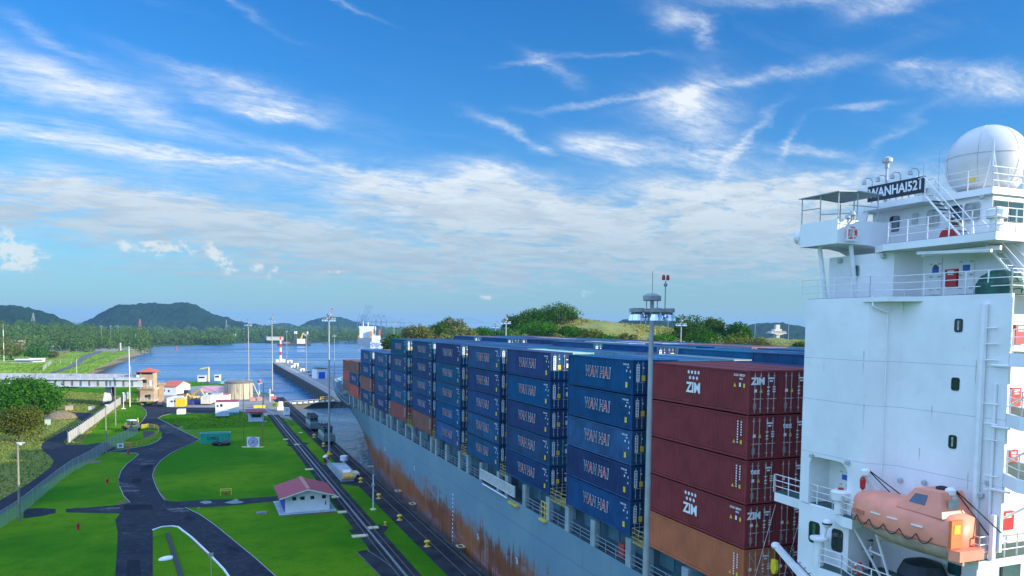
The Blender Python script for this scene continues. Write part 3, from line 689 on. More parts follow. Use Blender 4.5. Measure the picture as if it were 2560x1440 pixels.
LASH = mat('galvanised_rod', (.50, .48, .45), .4, .2, 4, metal=.5)
STICKY = mat('yellow_sticker', (.75, .52, .04), .5, .1, 4); STICKW = mat('white_sticker', (.75, .76, .76), .5, .1, 4)
def side_wall(mb, x, nx):
    """corrugated long wall: trapezoid waves .28 m apart"""
    y0, y1, z0, z1 = -CL/2+.16, CL/2-.16, .2, CH-.12; d = .05*nx; prof = []
    y = y0; k = 0
    n = 42; p = (y1-y0)/n
    for i in range(n):
        a = y0+i*p; prof += [(x, a), (x, a+p*.28), (x-d, a+p*.5), (x-d, a+p*.78)]
    prof.append((x, y1))
    vs = [(px, py, z0) for px, py in prof]+[(px, py, z1) for px, py in prof]; m = len(prof)
    fs = [(i, i+1, m+i+1, m+i) for i in range(m-1)]
    if nx < 0: fs = [tuple(reversed(f)) for f in fs]
    mb.add(vs, fs)
def build_container_meshes():
    R = {}
    mb = MB(); h = CW/2
    side_wall(mb, -h+.045, -1); side_wall(mb, h-.045, 1)
    nr = 22; vs = []; 
    for i in range(nr*2+1):
        y = -CL/2+.1+(CL-.2)*i/(nr*2); z = CH-.035-(.02 if i % 2 else 0)
        vs += [(-h+.06, y, z), (h-.06, y, z)]
    mb.add(vs, [(2*i, 2*i+1, 2*i+3, 2*i+2) for i in range(nr*2)])
    mb.box(-h+.06, h-.06, CL/2-.09, CL/2-.05, .15, CH-.1)          # front wall
    mb.box(-h+.06, h-.06, -CL/2+.1, CL/2-.1, .12, .16)             # floor
    R['body'] = mb
    mb = MB()
    for sx in (-1, 1):
        for sy in (-1, 1):
            mb.box(sx*h-sx*.16, sx*h, sy*CL/2-sy*.15, sy*CL/2, .12, CH-.12)
            mb.box(sx*h-sx*.18, sx*h+sx*.004, sy*CL/2-sy*.18, sy*CL/2+sy*.004, 0, .12); mb.box(sx*h-sx*.18, sx*h+sx*.004, sy*CL/2-sy*.18, sy*CL/2+sy*.004, CH-.12, CH)
        mb.box(sx*h-sx*.05, sx*h-sx*.002, -CL/2+.18, CL/2-.18, .03, .19); mb.box(sx*h-sx*.06, sx*h-sx*.002, -CL/2+.18, CL/2-.18, CH-.115, CH-.02)
    for sy in (-1, 1):
        mb.box(-h+.18, h-.18, sy*CL/2-sy*.14, sy*CL/2-sy*.005, .03, .18); mb.box(-h+.18, h-.18, sy*CL/2-sy*.14, sy*CL/2-sy*.005, CH-.115, CH-.012)
    R['frame'] = mb
    for nm, sx in (('door_l', -1), ('door_r', 1)):
        mb = MB(); x0, x1 = (-h+.165, -.012) if sx < 0 else (.012, h-.165)
        mb.box(x0, x1, -CL/2+.05, -CL/2+.09, .19, CH-.125)
        for k in range(5):
            z = .3+k*.5; mb.box(x0+.1, x1-.1, -CL/2+.03, -CL/2+.049, z, z+.36)
        R[nm] = mb
        mb = MB()
        for fx in (.28, .72):
            x = x0+(x1-x0)*fx; mb.cyl((x, -CL/2-.005, .14), (x, -CL/2-.005, CH-.14), .028, n=6)
            for z in (.35, CH*.5, CH-.4): mb.box(x-.06, x+.06, -CL/2-.02, -CL/2+.029, z, z+.09)
        z = 1.0; mb.box(x0+(x1-x0)*.12, x0+(x1-x0)*.9, -CL/2-.045, -CL/2-.035, z, z+.05)
        R[nm+'_rod'] = mb
    return R
CM = build_container_meshes()
def mk(name, key, m):
    o = CM[key].build(name, m); COL.objects.unlink(o); return o.data
CMESH = {k: mk({'body': 'body', 'frame': 'frame', 'door_l': 'door', 'door_r': 'door', 'door_l_rod': 'lock_rod', 'door_r_rod': 'lock_rod'}[k], k, LASH if 'rod' in k else BLUE) for k in CM}
NAVYF = mat('letter_navy', (.008, .02, .11), .5, .1, 3); REDF = mat('letter_red', (.50, .015, .02), .5, .1, 3); LETW = mat('letter_white', (.78, .80, .80), .5, .08, 3)
def wanhai_mesh():
    """white outlined slanted letters, navy filled with red A, on the port side"""
    w = MB(); sx = -CW/2-.004
    letters = [('W', -2.0, 0, .92), ('A', -1.12, 1, .70), ('N', -.34, 0, .60), ('H', .70, 0, .60), ('A', 1.46, 1, .70), ('I', 2.1, 0, .14)]
    for ch, u, red, wd in letters:
        me = text_mesh(ch, 1.3, .004); xs = [v.co.x for v in me.vertices]; k = wd/(max(xs)-min(xs)); bpy.data.meshes.remove(me)
        w.cur = 0; add_text(w, ch, 1.3, (sx-.01, -u, 1.5), PORT, .004, .052, .14, kx=k)
        w.cur = 2 if red else 1; add_text(w, ch, 1.3, (sx-.022, -u, 1.5), PORT, .004, .008, .14, kx=k)
    o = w.build('lettering', [LETW, NAVYF, REDF]); COL.objects.unlink(o); return o.data
def marks_mesh():
    w = MB(); sx = -CW/2-.004; w.cur = 0
    yy = -CL/2
    add_text(w, 'WHLU 568', .2, (sx, yy+1.15, 2.45), PORT, .003, .004); add_text(w, '45G1', .17, (sx, yy+.8, 2.22), PORT, .003, .004)
    w.box(sx-.004, sx, yy+.95, yy+1.12, 1.85, 2.02); w.box(sx-.004, sx, yy+.4, yy+.5, 1.8, 2.0); w.xprism([(yy+.38, 1.35), (yy+.56, 1.35), (yy+.47, 1.55)], 'x', sx-.004, sx)
    w.cur = 1; w.box(sx-.004, sx, yy+.85, yy+1.2, .55, 1.0)
    o = w.build('marking', [STICKW, STICKY]); COL.objects.unlink(o); return o.data
def door_marks_mesh():
    w = MB(); ye = -CL/2-.06; w.cur = 0
    w.box(-.92, -.62, ye+.03, ye+.04, 1.1, 2.5); w.cur = 2
    for i, ch in enumerate('WANHAI'): add_text(w, ch, .2, (-.77, ye+.025, 2.36-i*.22), AFT, .003, .01)
    w.cur = 1; w.box(-.42, -.08, ye+.03, ye+.04, 1.15, 1.6); w.cur = 0; w.lathe((-.2, ye+.03, 2.2), [(.001, 0), (.001, .01)], 4); w.box(-.32, -.2, ye+.03, ye+.04, 2.15, 2.27)
    w.box(.5, .95, ye+.03, ye+.04, 2.1, 2.18); w.box(.55, .8, ye+.03, ye+.04, 1.3, 1.75)
    o = w.build('door_marking', [STICKW, STICKY, NAVYF]); COL.objects.unlink(o); return o.data
WH, WM, WD = wanhai_mesh(), marks_mesh(), door_marks_mesh()
def zim_mesh():
    w = MB(); sx = -CW/2-.004; w.cur = 0
    add_text(w, 'ZIM', 1.0, (sx, .0, 1.25), PORT, .004, .035, width=1.72)
    for k, (u, v) in enumerate([(-.6, 2.38), (-.2, 2.38), (.2, 2.38), (.6, 2.38), (-.42, 1.98), (.0, 1.98), (.42, 1.98)]):
        pts = [(-(u+(.17 if i % 2 == 0 else .09)*sin(pi*i/6)), v+(.17 if i % 2 == 0 else .09)*cos(pi*i/6)) for i in range(12)]
        w.xprism(pts, 'x', sx-.004, sx)
    yy = -CL/2; add_text(w, 'ZCSU 788259', .2, (sx, yy+1.0, 2.5), PORT, .003, .004); add_text(w, '45G1', .17, (sx, yy+.8, 2.27), PORT, .003, .004)
    w.cur = 1; w.xprism([(yy+1.3, 1.72), (yy+1.58, 1.72), (yy+1.44, 2.0)], 'x', sx-.004, sx); w.box(sx-.004, sx, yy+.4, yy+.58, 1.72, 1.98); w.cur = 0; w.box(sx-.004, sx, yy+.82, yy+1.0, 1.75, 2.02)
    o = w.build('lettering', [LETW, STICKY]); COL.objects.unlink(o); return o.data
def plain_marks_mesh():
    w = MB(); sx = -CW/2-.004; yy = -CL/2; w.cur = 0
    for i in range(9): w.box(sx-.004, sx, yy+.95, yy+1.08, 2.35-i*.17, 2.45-i*.17)
    for i in range(6): w.box(sx-.004, sx, yy+.6, yy+.72, 2.35-i*.17, 2.45-i*.17)
    w.cur = 1; w.box(sx-.004, sx, yy+.55, yy+.75, .95, 1.2); w.xprism([(yy+1.25, .95), (yy+1.5, .95), (yy+1.37, 1.2)], 'x', sx-.004, sx)
    o = w.build('marking', [STICKW, STICKY]); COL.objects.unlink(o); return o.data
def door_text_mesh(body, size, off, bold, dark=False):
    w = MB(); ye = -CL/2-.06; w.cur = 0
    if body: add_text(w, body, size, (-.55, ye+.02, 2.15), AFT, .004, bold)
    for k, (x, z, a, b) in enumerate([(.5, 2.3, .5, .1), (.5, 2.12, .25, .1), (.3, 1.75, .22, .06), (.75, 1.75, .24, .06), (.3, 1.5, .2, .06), (.75, 1.6, .24, .06), (.75, 1.45, .24, .06), (.3, 1.3, .2, .06)]): w.box(x-a/2, x+a/2, ye+.03, ye+.04, z, z+b)
    w.cur = 1; w.xprism([(-.36, 1.42), (-.16, 1.42), (-.26, 1.68)], 'y', ye+.03, ye+.04)
    w.cur = 0; w.box(-.82, -.62, ye+.03, ye+.04, 1.45, 1.65)
    w.cur = 2; w.box(-.88, -.64, ye+.03, ye+.04, .35, .75)
    o = w.build('door_marking', [LETW, STICKY, mat('placard_grey', (.25, .22, .2), .6, .1, 2)]); COL.objects.unlink(o); return o.data
ZM, PM = zim_mesh(), plain_marks_mesh()
ZD, TD, ND = door_text_mesh('ZIM', .62, 0, .03), door_text_mesh('tex', .55, 0, .012), door_text_mesh('', .4, 0, 0)

def child(name, me, p, m=None):
    o = bpy.data.objects.new(name, me); COL.objects.link(o); o.parent = p
    if m:
        o.material_slots[0].link = 'OBJECT'; o.material_slots[0].material = m
    return o
NB = 0
def container(color, loc, label, side=None, sidemarks=None, doormarks=None, full=True):
    t = thing('shipping_container', label, 'container', loc, 0, 'containers stacked on the ship')
    m = CMAT[color]
    child('body', CMESH['body'], t, m); child('frame', CMESH['frame'], t, m)
    if full:
        for k in ('door_l', 'door_r'):
            d = child('door', CMESH[k], t, m); r = child('lock_rod', CMESH[k+'_rod'], d)
        if doormarks: child('door_marking', doormarks, t)
    if side: child('lettering', side, t)
    if sidemarks: child('marking', sidemarks, t)
    return t
TIERW = {1: ['top'], 3: ['bottom', 'middle', 'top'], 4: ['bottom', 'second lowest', 'third', 'top'], 5: ['bottom', 'second lowest', 'middle', 'second highest', 'top']}
ORD = ['', 'first', 'second', 'third', 'fourth', 'fifth', 'sixth', 'seventh', 'eighth', 'ninth', 'tenth', 'eleventh', 'twelfth', 'thirteenth']
STK = ['stack touching the white tower', 'stack beside the maroon one']+[ORD[i]+' stack from the white tower' for i in range(3, 12)]
PORTC = [ # colours bottom to top on the port edge
 ['orange', 'maroon', 'maroon', 'maroon', 'maroon'], ['blue', 'blue', 'teal', 'blue', 'blue'], ['blue', 'teal', 'blue', 'blue', 'blue'],
 ['teal', 'teal', 'blue', 'blue', 'teal'], ['teal', 'blue', 'teal', 'teal', 'blue'], ['brown', 'blue', 'teal', 'blue', 'teal'], ['brown', 'teal', 'blue', 'teal', 'teal'],
 ['blue', 'teal', 'teal', 'teal'], ['teal', 'brown', 'blue', 'teal'], ['red', 'teal', 'brown'], ['brown', 'red', 'brown']]
CNAME = dict(blue='navy', teal='faded blue', brown='brown', maroon='maroon', orange='rust orange', red='red', grey='grey', mint='mint green')
TOPZ = {0: 27.3, 1: 27.3, 2: 27.3, 3: 27.3, 4: 27.3, 5: 27.3, 6: 27.3, 7: 24.25, 8: 24.2, 9: 21.15, 10: 20.1}
rr = random.Random(5)
for (y0, y1, b) in BAYS:
    cols = PORTC[b]; nt = len(cols); yc = (y0+y1)/2; pitch = 2.92 if b < 9 else (2.86 if b == 9 else 2.62)
    rows = range(13) if b < 9 else range(0, 13) if b == 9 else range(1, 12)
    for j in rows:
        xc = SX0+CW/2+.02+j*2.48
        first = j == (1 if b == 10 else 0)
        lift = 0.0
        if j >= 5 and b <= 6: lift = .62 if (j+b) % 9 != 0 else 0
        if b == 0 and j == 4: lift = -.1
        if b == 0 and j in (4, 5, 6, 7): lift = .75
        if b == 9 and j >= 2: lift = rr.choice((0, -.35))
        if b == 8 and j >= 6: lift = .2
        full_stack = j in (0, 1, 12) or first or (b == 10 and j == 11)
        for k in range(nt):
            if not full_stack and k < nt-1: continue
            z = TOPZ[b]-CH-(nt-1-k)*pitch+lift
            if first:
                c = cols[k]; pos = 'port edge'
                lab = '%s container, %s tier of the port edge, %s' % (CNAME[c], TIERW[nt][k], STK[b])
                if c in ('blue', 'teal'): container(c, (xc, yc, z), lab, WH, WM, WD)
                elif c == 'maroon':
                    if k in (1, 4): container(c, (xc, yc, z), lab, ZM, None, ZD)
                    else: container(c, (xc, yc, z), lab, None, PM, TD if k == 2 else ND)
                else: container(c, (xc, yc, z), lab, None, PM, ND)
            else:
                if b == 0: c = 'maroon' if j in (1, 2) else rr.choice(['blue', 'teal', 'blue'])
                else: c = rr.choice(['blue', 'blue', 'blue', 'teal', 'teal', 'teal', 'teal', 'blue', 'blue', 'grey', 'brown'])
                if b == 2 and j == 1: c = 'mint' if k == nt-1 else 'teal'
                if b == 1 and j == 2: c = 'teal'
                lab = '%s container, %s tier, %s, %s row in' % (CNAME[c], TIERW[nt][k], STK[b], ORD[j+1])
                aft = b == 0 and j <= 2
                dm = (ND if j == 1 and k in (0, 4) else TD if (j == 1 and k == 3) else ND) if aft else (WD if k == nt-1 and c in ('blue', 'teal') else None)
                container(c, (xc, yc, z), lab, None, None, dm, full=(k == nt-1 or aft))
# lashing rods and bridge rails between the stacks
YLASH = mat('lashing_yellow', (.35, .30, .10), .6, .3, 3, dirt=.4)
for (a0, a1, i), (b0, b1, k) in zip(BAYS[:9], BAYS[1:10]):
    mb = MB().rail([(SX0+.15, a1+.2, 12.4), (SX0+.15, b0-.2, 12.4), (SX0+2.6, b0-.2, 12.4)], 1.1, 3, 1.2, .035, .04); mb.box(SX0+.1, SX1-.1, a1+.1, b0-.1, 12.3, 12.39)
    mb.cyl((SX0+.3, a1+.3, 12.4), (SX0+.3, a1+.3, 14.2), .1, n=6); mb.build('lashing_bridge', YLASH, ship)
mb = MB()
for x in (SX0+.3, SX0+2.7, SX0+5.2):
    mb.cyl((x, 40.1, 12.4), (x+2.0, 40.2, 18.5), .02, n=5); mb.cyl((x+2.0, 40.1, 12.4), (x, 40.2, 15.4), .02, n=5)
mb.build('lashing_rods', LASH, ship)
# ------------------------------------------------------------------ bridge tower of the ship
def onx(px, py, X):
    d = ray(px, py); k = X/d.x; return Vector((X, d.y*k, CAM_H+d.z*k))
def ony(px, py, Y):
    d = ray(px, py); k = Y/d.y; return Vector((d.x*k, Y, CAM_H+d.z*k))
tower = ship
mb = MB()
MBK = [(32.2,35.5),(32.2,30.94),(33.3,29.75),(33.3,24.0),(33.46,24.0),(33.46,26.0),(63.3,26.0),(63.3,29.75),(64.4,30.94),(64.4,35.5)]
mb.prism(MBK, 22.75, 31.7)
mb.prism([(32.2,35.5),(32.2,34.8),(33.7,34.8),(33.7,31.95),(32.2,31.95),(32.2,30.94),(33.3,29.75),(33.3,24.0),(33.46,24.0),(33.46,26.0),(63.3,26.0),(64.4,30.94),(64.4,35.5)], 19.98, 22.75)
mb.prism([(32.2,35.5),(32.2,31.7),(34.6,31.7),(34.6,26.0),(62,26.0),(64.4,31.7),(64.4,35.5)], 9.9, 19.9)
# rounded upper corners of the doorway recess
for (c, sgn) in ((34.8, -1), (31.95, 1)):
    r_ = .62; pts = [(c, 22.75)]+[(c+sgn*(r_-r_*cos(a)), 22.75-r_+r_*sin(a)) for a in [0, .26, .52, .79, 1.05, 1.31, 1.57]]
    mb.xprism(pts, 'x', 32.2, 33.7)
acc = mb.build('accommodation_block', WHITE, ship)
SEAM = mat('plate_seam', (.40, .46, .52), .6, .1, 2)
for z in (28.35, 26.0, 22.95):
    mb = MB()
    for a, b in zip(MBK[0:3], MBK[1:4]):
        A, B = Vector((*a, 0)), Vector((*b, 0)); d = (B-A).normalized(); n = Vector((d.y, -d.x, 0)); n = n if n.x < 0 else -n
        p, q = A+n*.004, B+n*.004
        mb.prism([(p.x, p.y), (q.x, q.y), (B.x-n.x*.01, B.y-n.y*.01), (A.x-n.x*.01, A.y-n.y*.01)], z, z+.022)
    mb.build('plate_seam', SEAM, acc)
FRAMEK = mat('window_gasket', (.02, .025, .03), .5, .1, 3)
def window_x(parent, px0, py0, px1, py1, X, glass=GLASS, fr=.045, gasket=FRAMEK, curtain=None):
    """rounded window set on a wall facing -X"""
    a = onx((px0+px1)/2-(px1-px0)/2, (py0+py1)/2, X); b = onx(px1, (py0+py1)/2, X); top = onx((px0+px1)/2, py0, X); bot = onx((px0+px1)/2, py1, X)
    y0, y1 = b.y, a.y; z0, z1 = bot.z, top.z
    def rr_(y0, y1, z0, z1, r):
        P = []
        for cy, cz, s in ((y1-r, z1-r, 0), (y0+r, z1-r, 1), (y0+r, z0+r, 2), (y1-r, z0+r, 3)):
            for k in range(4):
                t = (s+k/3)*pi/2; P.append((cy+r*cos(t), cz+r*sin(t)))
        return P
    r = min(y1-y0, z1-z0)*.2
    w = MB().xprism(rr_(y0-fr, y1+fr, z0-fr, z1+fr, r+fr), 'x', X-.035, X+.02).build('window', gasket, parent)
    MB().xprism(rr_(y0, y1, z0, z1, r), 'x', X-.045, X-.034).build('pane', glass, w)
    if curtain: MB().box(X-.05, X-.046, y0+(y1-y0)*.35, y0+(y1-y0)*.62, z0+.05, z1-.05).build('curtain', curtain, w)
    return w
CURT = mat('green_curtain', (.03, .12, .06), .8, .4, 6); CURT2 = mat('pale_curtain', (.30, .32, .27), .8, .3, 5)
window_x(acc, 2389, 799, 2405, 828, 33.3, curtain=CURT2); window_x(acc, 2381, 946, 2397, 974, 33.3); window_x(acc, 2374, 1090, 2390, 1119, 33.3, curtain=CURT2)
window_x(acc, 2024, 1306, 2048, 1356, 32.2, curtain=CURT); window_x(acc, 2081, 1325, 2106, 1377, 32.2)
# pipes on the port wall
def wall_pipe(pts, r): MB().tube(pts, r, 7).build('wall_pipe', WHITE2, acc)
wall_pipe([Vector((32.75, 30.2, 31.3)), Vector((32.75, 30.2, 22.2))], .035)
wall_pipe([onx(2181, 742, 32.12), onx(2183, 766, 32.12), Vector((32.72, 30.22, 30.9))], .06)
a = onx(2462, 760, 33.16); wall_pipe([a, Vector((33.16, a.y, 20.2))], .16)
a = onx(2489, 960, 33.2); wall_pipe([a, Vector((33.2, a.y, 20.2))], .07)
a = onx(2532, 742, 33.2); wall_pipe([a, Vector((33.2, a.y, 29.1))], .05)
for py in (820, 860, 900, 1010, 1060, 1100, 1190, 1225): p = onx(2476, py, 33.15); MB().cyl(p+Vector((0, .32, 0)), p+Vector((0, -.35, 0)), .035, n=6).build('pipe_bracket', WHITE2, acc)
for py in (914, 1068, 1226): p = onx(2494, py, 33.1); MB().cyl(p+Vector((0, .3, 0)), p+Vector((0, -.55, 0)), .06, n=6).build('pipe_elbow', WHITE2, acc)
# rust runs below fittings and seams
RUN = mat('rust_run', (.62, .57, .49), .7, .3, 3)
for px, py0, py1, X, w in ((2160,876,930,32.19,.03),(2258,752,800,33.29,.05),(2160,1010,1075,32.19,.02),(2420,1180,1225,33.29,.025),(2330,1015,1050,33.29,.02),(2060,905,930,32.19,.02),(2299,1120,1150,33.29,.03),(2441,900,960,33.29,.02),(2210,780,840,32.74,.03)):
    a = onx(px, py0, X); b = onx(px, py1, X); MB().xprism([(a.y-w, a.z), (a.y+w, a.z), (a.y+w*.3, b.z), (a.y-w*.2, b.z)], 'x', X-.004, X).build('rust_run', RUN, acc)
# small lamps on the wall
LAMPW = mat('fitting_grey', (.45, .47, .48), .5, .2, 4)
for px, py, X in ((2029,1135,32.1),(2118,1152,32.1),(2310,1202,33.2),(2250,1196,33.2),(2453,1233,33.2),(2470,1202,33.2),(2100,648,33.7),(2208,636,33.7),(2455,488,37.2)):
    p = onx(px, py, X); MB().cyl(p+Vector((.15, 0, 0)), p, .05, n=6).lathe(p+Vector((-.02, 0, -.22)), [(.05, 0), (.12, .04), (.13, .2), (.06, .26)], 8).build('wall_lamp', LAMPW, acc)
BLUESIGN = mat('blue_sign', (.02, .12, .50), .5, .2, 8)
def ship_door(parent, y0, y1, z0, z1, X, sign=True):
    d = MB().box(X-.05, X+.01, y0, y1, z0, z1).build('door', WHITE2, parent)
    mb = MB()
    for k in range(3):
        z = z0+.3+(z1-z0-.6)*k/2; mb.box(X-.09, X-.051, y0+.05, y0+.22, z-.04, z+.04); mb.box(X-.09, X-.051, y1-.2, y1-.05, z-.03, z+.03)
    mb.build('handle', LAMPW, d)
    if sign: MB().box(X-.056, X-.051, (y0+y1)/2-.2, (y0+y1)/2+.2, z1-.75, z1-.45).build('sign', BLUESIGN, d)
    return d
ship_door(acc, 33.2, 33.95, 20.15, 22.2, 33.7)
def red_locker_x(parent, px0, py0, px1, py1, X):
    a = onx(px0, (py0+py1)/2, X); b = onx(px1, (py0+py1)/2, X); t_ = onx((px0+px1)/2, py0, X); c = onx((px0+px1)/2, py1, X)
    o = MB().box(X-.16, X, b.y, a.y, c.z, t_.z).build('fire_locker', REDP, parent)
    w = a.y-b.y; h = t_.z-c.z; mb = MB().box(X-.166, X-.161, b.y+w*.22, a.y-w*.22, t_.z-h*.22, t_.z-h*.08); mb.box(X-.166, X-.161, b.y+w*.25, a.y-w*.25, t_.z-h*.34, t_.z-h*.27); mb.build('label_plate', STICKW, o)
def red_locker_y(parent, px0, py0, px1, py1, Y):
    a = ony(px0, (py0+py1)/2, Y); b = ony(px1, (py0+py1)/2, Y); t_ = ony((px0+px1)/2, py0, Y); c = ony((px0+px1)/2, py1, Y)
    o = MB().box(a.x, b.x, Y-.16, Y, c.z, t_.z).build('fire_locker', REDP, parent)
    w = b.x-a.x; h = t_.z-c.z; MB().box(a.x+w*.22, b.x-w*.22, Y-.166, Y-.161, t_.z-h*.22, t_.z-h*.08).box(a.x+w*.25, b.x-w*.25, Y-.166, Y-.161, t_.z-h*.34, t_.z-h*.27).build('label_plate', STICKW, o)
for r_ in ((2531,812,2556,860),(2522,969,2545,1016),(2515,1124,2537,1170),(2500,1277,2527,1323)): red_locker_y(acc, *r_, 25.99)
red_locker_x(acc, 2152, 1354, 2176, 1394, 34.6)
# ---- aft galleries beside the tower
def fascia(name, pts, z0, z1, m=WHITE, parent=acc): return MB().prism(pts, z0, z1).build(name, m, parent)
for z in (29.05, 26.35, 23.65):
    fx = 33.3 if z > 29 else 32.5
    g = fascia('gallery_deck', [(33.3, 23.98), (fx, 22.8), (fx, 22.2), (36.6, 22.2), (36.6, 25.98), (33.48, 25.98), (33.48, 23.98)], z-.62, z-.02)
    MB().prism([(33.5, 25.9), (33.5, 23.9), (fx+.1, 22.8), (fx+.1, 22.3), (36.5, 22.3), (36.5, 25.9)], z-.018, z-.002).build('deck_cover', DECKGREEN, g)
    MB().rail([(33.4, 23.9, z), (fx+.1, 22.8, z), (fx+.1, 22.3, z), (36.5, 22.3, z)], 1.05, 3, 1.4, .025, .03).build('guard_rail', WHITE2, g)
    MB().cyl((35.4, 25.4, z-2.6), (36.4, 23.0, z-.6), .06, n=5).build('stair_string', WHITE2, g)
# ---- green boat deck at z = 20 with its wide fascia
d20 = [gp(x, y, 19.98)[:2] for x, y in ((1936,1229),(2003,1250),(2079,1272),(2104,1290),(2131,1298),(2165,1290))]
d20 = d20+[(33.0, 29.6), (33.2, 26.3), (35.5, 26.3), (35.5, 36.0), (33.0, d20[0][1]+.2)]
bdk = MB().prism(d20, 19.42, 19.95).build('boat_deck', WHITE, ship)
MB().prism([(p[0]+(.06 if i < 6 else 0), p[1]) for i, p in enumerate(d20)], 19.951, 19.975).build('deck_cover', DECKGREEN, bdk)
r3 = [(p[0]+.06, p[1], 19.98) for p in d20[:6]]
MB().rail([(32.3, d20[0][1]-.05, 19.98)]+r3, 1.08, 3, 1.15, .025, .032).build('guard_rail', WHITE2, bdk)
# vent with red wheel on the boat deck
def mush_vent(name, p, parent, k=1.0):
    mb = MB().lathe(p, [(.34*k, 0), (.32*k, .75*k), (.52*k, .8*k), (.55*k, 1.25*k), (.45*k, 1.35*k), (.05, 1.38*k)], 16); v = mb.build(name, WHITE2, parent)
    MB().cyl((p[0], p[1], p[2]+1.38*k), (p[0], p[1], p[2]+1.47*k), .16*k, n=10).build('hand_wheel', REDP, v); return v
p = gp(2089, 1284, 19.98); mush_vent('mushroom_vent', (p[0]+.3, p[1], 19.98), bdk, .95)
# ---- lifeboat platform aft
dp = [gp(x, y, 19.6)[:2] for x, y in ((2369,1378),(2447,1404),(2600,1370))]
dp = [dp[0], dp[1], (38.5, 24.35), (38.5, 25.98), (32.9, 25.98)]
lbp = MB().prism(dp, 19.2, 19.58).build('boat_platform', WHITE, ship)
MB().prism([(dp[0][0]+.05, dp[0][1]), (dp[1][0]+.05, dp[1][1]+.05), (38.45, 24.4), (38.45, 25.93), (32.95, 25.93)], 19.581, 19.6).build('deck_cover', DECKGREEN, lbp)
MB().rail([(dp[0][0]+.1, dp[0][1]-.1, 19.6), (dp[1][0]+.1, dp[1][1]+.08, 19.6), (38.4, 24.45, 19.6)], 1.08, 3, .9, .026, .034).build('guard_rail', WHITE2, lbp)
ys = gp(2410, 1386, 19.6); mb = MB()
mb.box(ys[0], ys[0]+.8, ys[1]-.3, ys[1]+.3, 20.0, 20.06); mb.box(ys[0]+.3, ys[0]+1.1, ys[1]-.9, ys[1]-.3, 19.85, 19.9)
for dx, dy in ((0, .3), (.8, .3), (0, -.3), (.8, -.3)): mb.cyl((ys[0]+dx, ys[1]+dy, 19.6), (ys[0]+dx, ys[1]+dy, 20.05), .03, n=5)
for dx in (0, .8): mb.tube([(ys[0]+dx, ys[1]+.3, 20.0), (ys[0]+dx, ys[1]+.3, 20.9), (ys[0]+dx, ys[1], 21.1), (ys[0]+dx, ys[1]-.45, 20.7), (ys[0]+dx, ys[1]-.6, 19.9)], .03, 5)
mb.build('boarding_step', YEL, lbp)
# ---- lower deck z = 16.9
dl = [gp(x, y, 16.9)[:2] for x, y in ((2046,1418),(2100,1436))]
dl = dl+[(30.9, 30.2), (30.9, 26.4), (34.5, 26.4), (34.5, 31.6), (32.25, 31.6), (32.25, 33.6)]
ld = MB().prism(dl, 16.3, 16.88).build('lower_deck', WHITE, ship); MB().prism([(p[0]+.06, p[1]) for p in dl], 16.881, 16.9).build('deck_cover', DECKGREEN, ld)
MB().rail([(p[0]+.08, p[1], 16.9) for p in dl[:4]], 1.08, 3, 1.1, .026, .032).build('guard_rail', WHITE2, ld)
mb = MB().cyl((33.2, 30.4, 16.9), (32.4, 31.6, 19.35), .07, n=6).cyl((33.0, 29.6, 16.9), (32.9, 30.6, 19.35), .07, n=6).cyl((32.9, 30.9, 18.2), (32.95, 30.0, 18.1), .05, n=6); mb.build('leaning_ladder', WHITE2, ld)
mb = MB().cyl((31.5, 33.1, 16.9), (31.5, 33.1, 18.3), .28, n=12).lathe((31.5, 33.1, 18.35), [(.5, 0), (.5, .12), (.1, .16)], 14).cyl((31.6, 32.9, 18.4), (31.6, 32.7, 19.1), .09, n=8).sph((31.6, 32.65, 19.35), .26, 12, 8); mb.build('searchlight', WHITE2, ld)
MB().sph((31.6, 32.65, 19.36), .272, 12, 4, 1, -.25, .1).build('lamp_band', RUBBER, ld)
MB().lathe((33.6, 28.2, 16.9), [(1.1, 0), (1.15, .8), (.9, 1.35), (.3, 1.55)], 14).build('covered_winch', mat('dark_tarpaulin', (.012, .02, .03), .6, .4, 2, bump=.3), ld)
w_ = MB().box(36.2, 37.6, 25.94, 25.99, 17.4, 18.6).build('window', FRAMEK, acc); MB().box(36.28, 37.52, 25.92, 25.939, 17.48, 18.52).build('pane', mat('teal_glass', (.02, .09, .09), .08, .2, 2, spec=.8), w_)
window_x(acc, 2372, 1398, 2402, 1436, 34.6, glass=MATS['teal_glass'])
# provisions crane at the corner
crane = MB()
crane.xprism([(37.25, 16.75), (37.0, 16.95), (33.4, 15.2), (33.4, 14.75)], 'x', 31.85, 32.15)
crane.lathe((32.0, 37.15, 16.7), [(.22, 0), (.28, .12), (.22, .3), (.05, .36)], 10)
co = crane.build('stores_crane', WHITE2, ship)
mb = MB()
for dx in (.4, .75): mb.cyl((31.6+dx, 36.4, 16.9), (31.6+dx, 33.2, 15.4), .03, n=5)
for i in range(9): k = i/8; mb.cyl((32.0, 36.4-3.2*k, 16.9-1.5*k), (32.35, 36.4-3.2*k, 16.9-1.5*k), .02, n=4)
mb.build('crane_ladder', RUBBER, co)
MB().xprism([(37.4, 15.95), (37.0, 15.95), (36.95, 15.4), (37.1, 15.1), (37.3, 15.1), (37.45, 15.4)], 'x', 31.9, 32.1).cyl((32, 37.2, 15.9), (32, 37.2, 16.7), .015, n=4).build('crane_hook', mat('hook_yellow', (.72, .55, .02), .45, .1, 3), co)

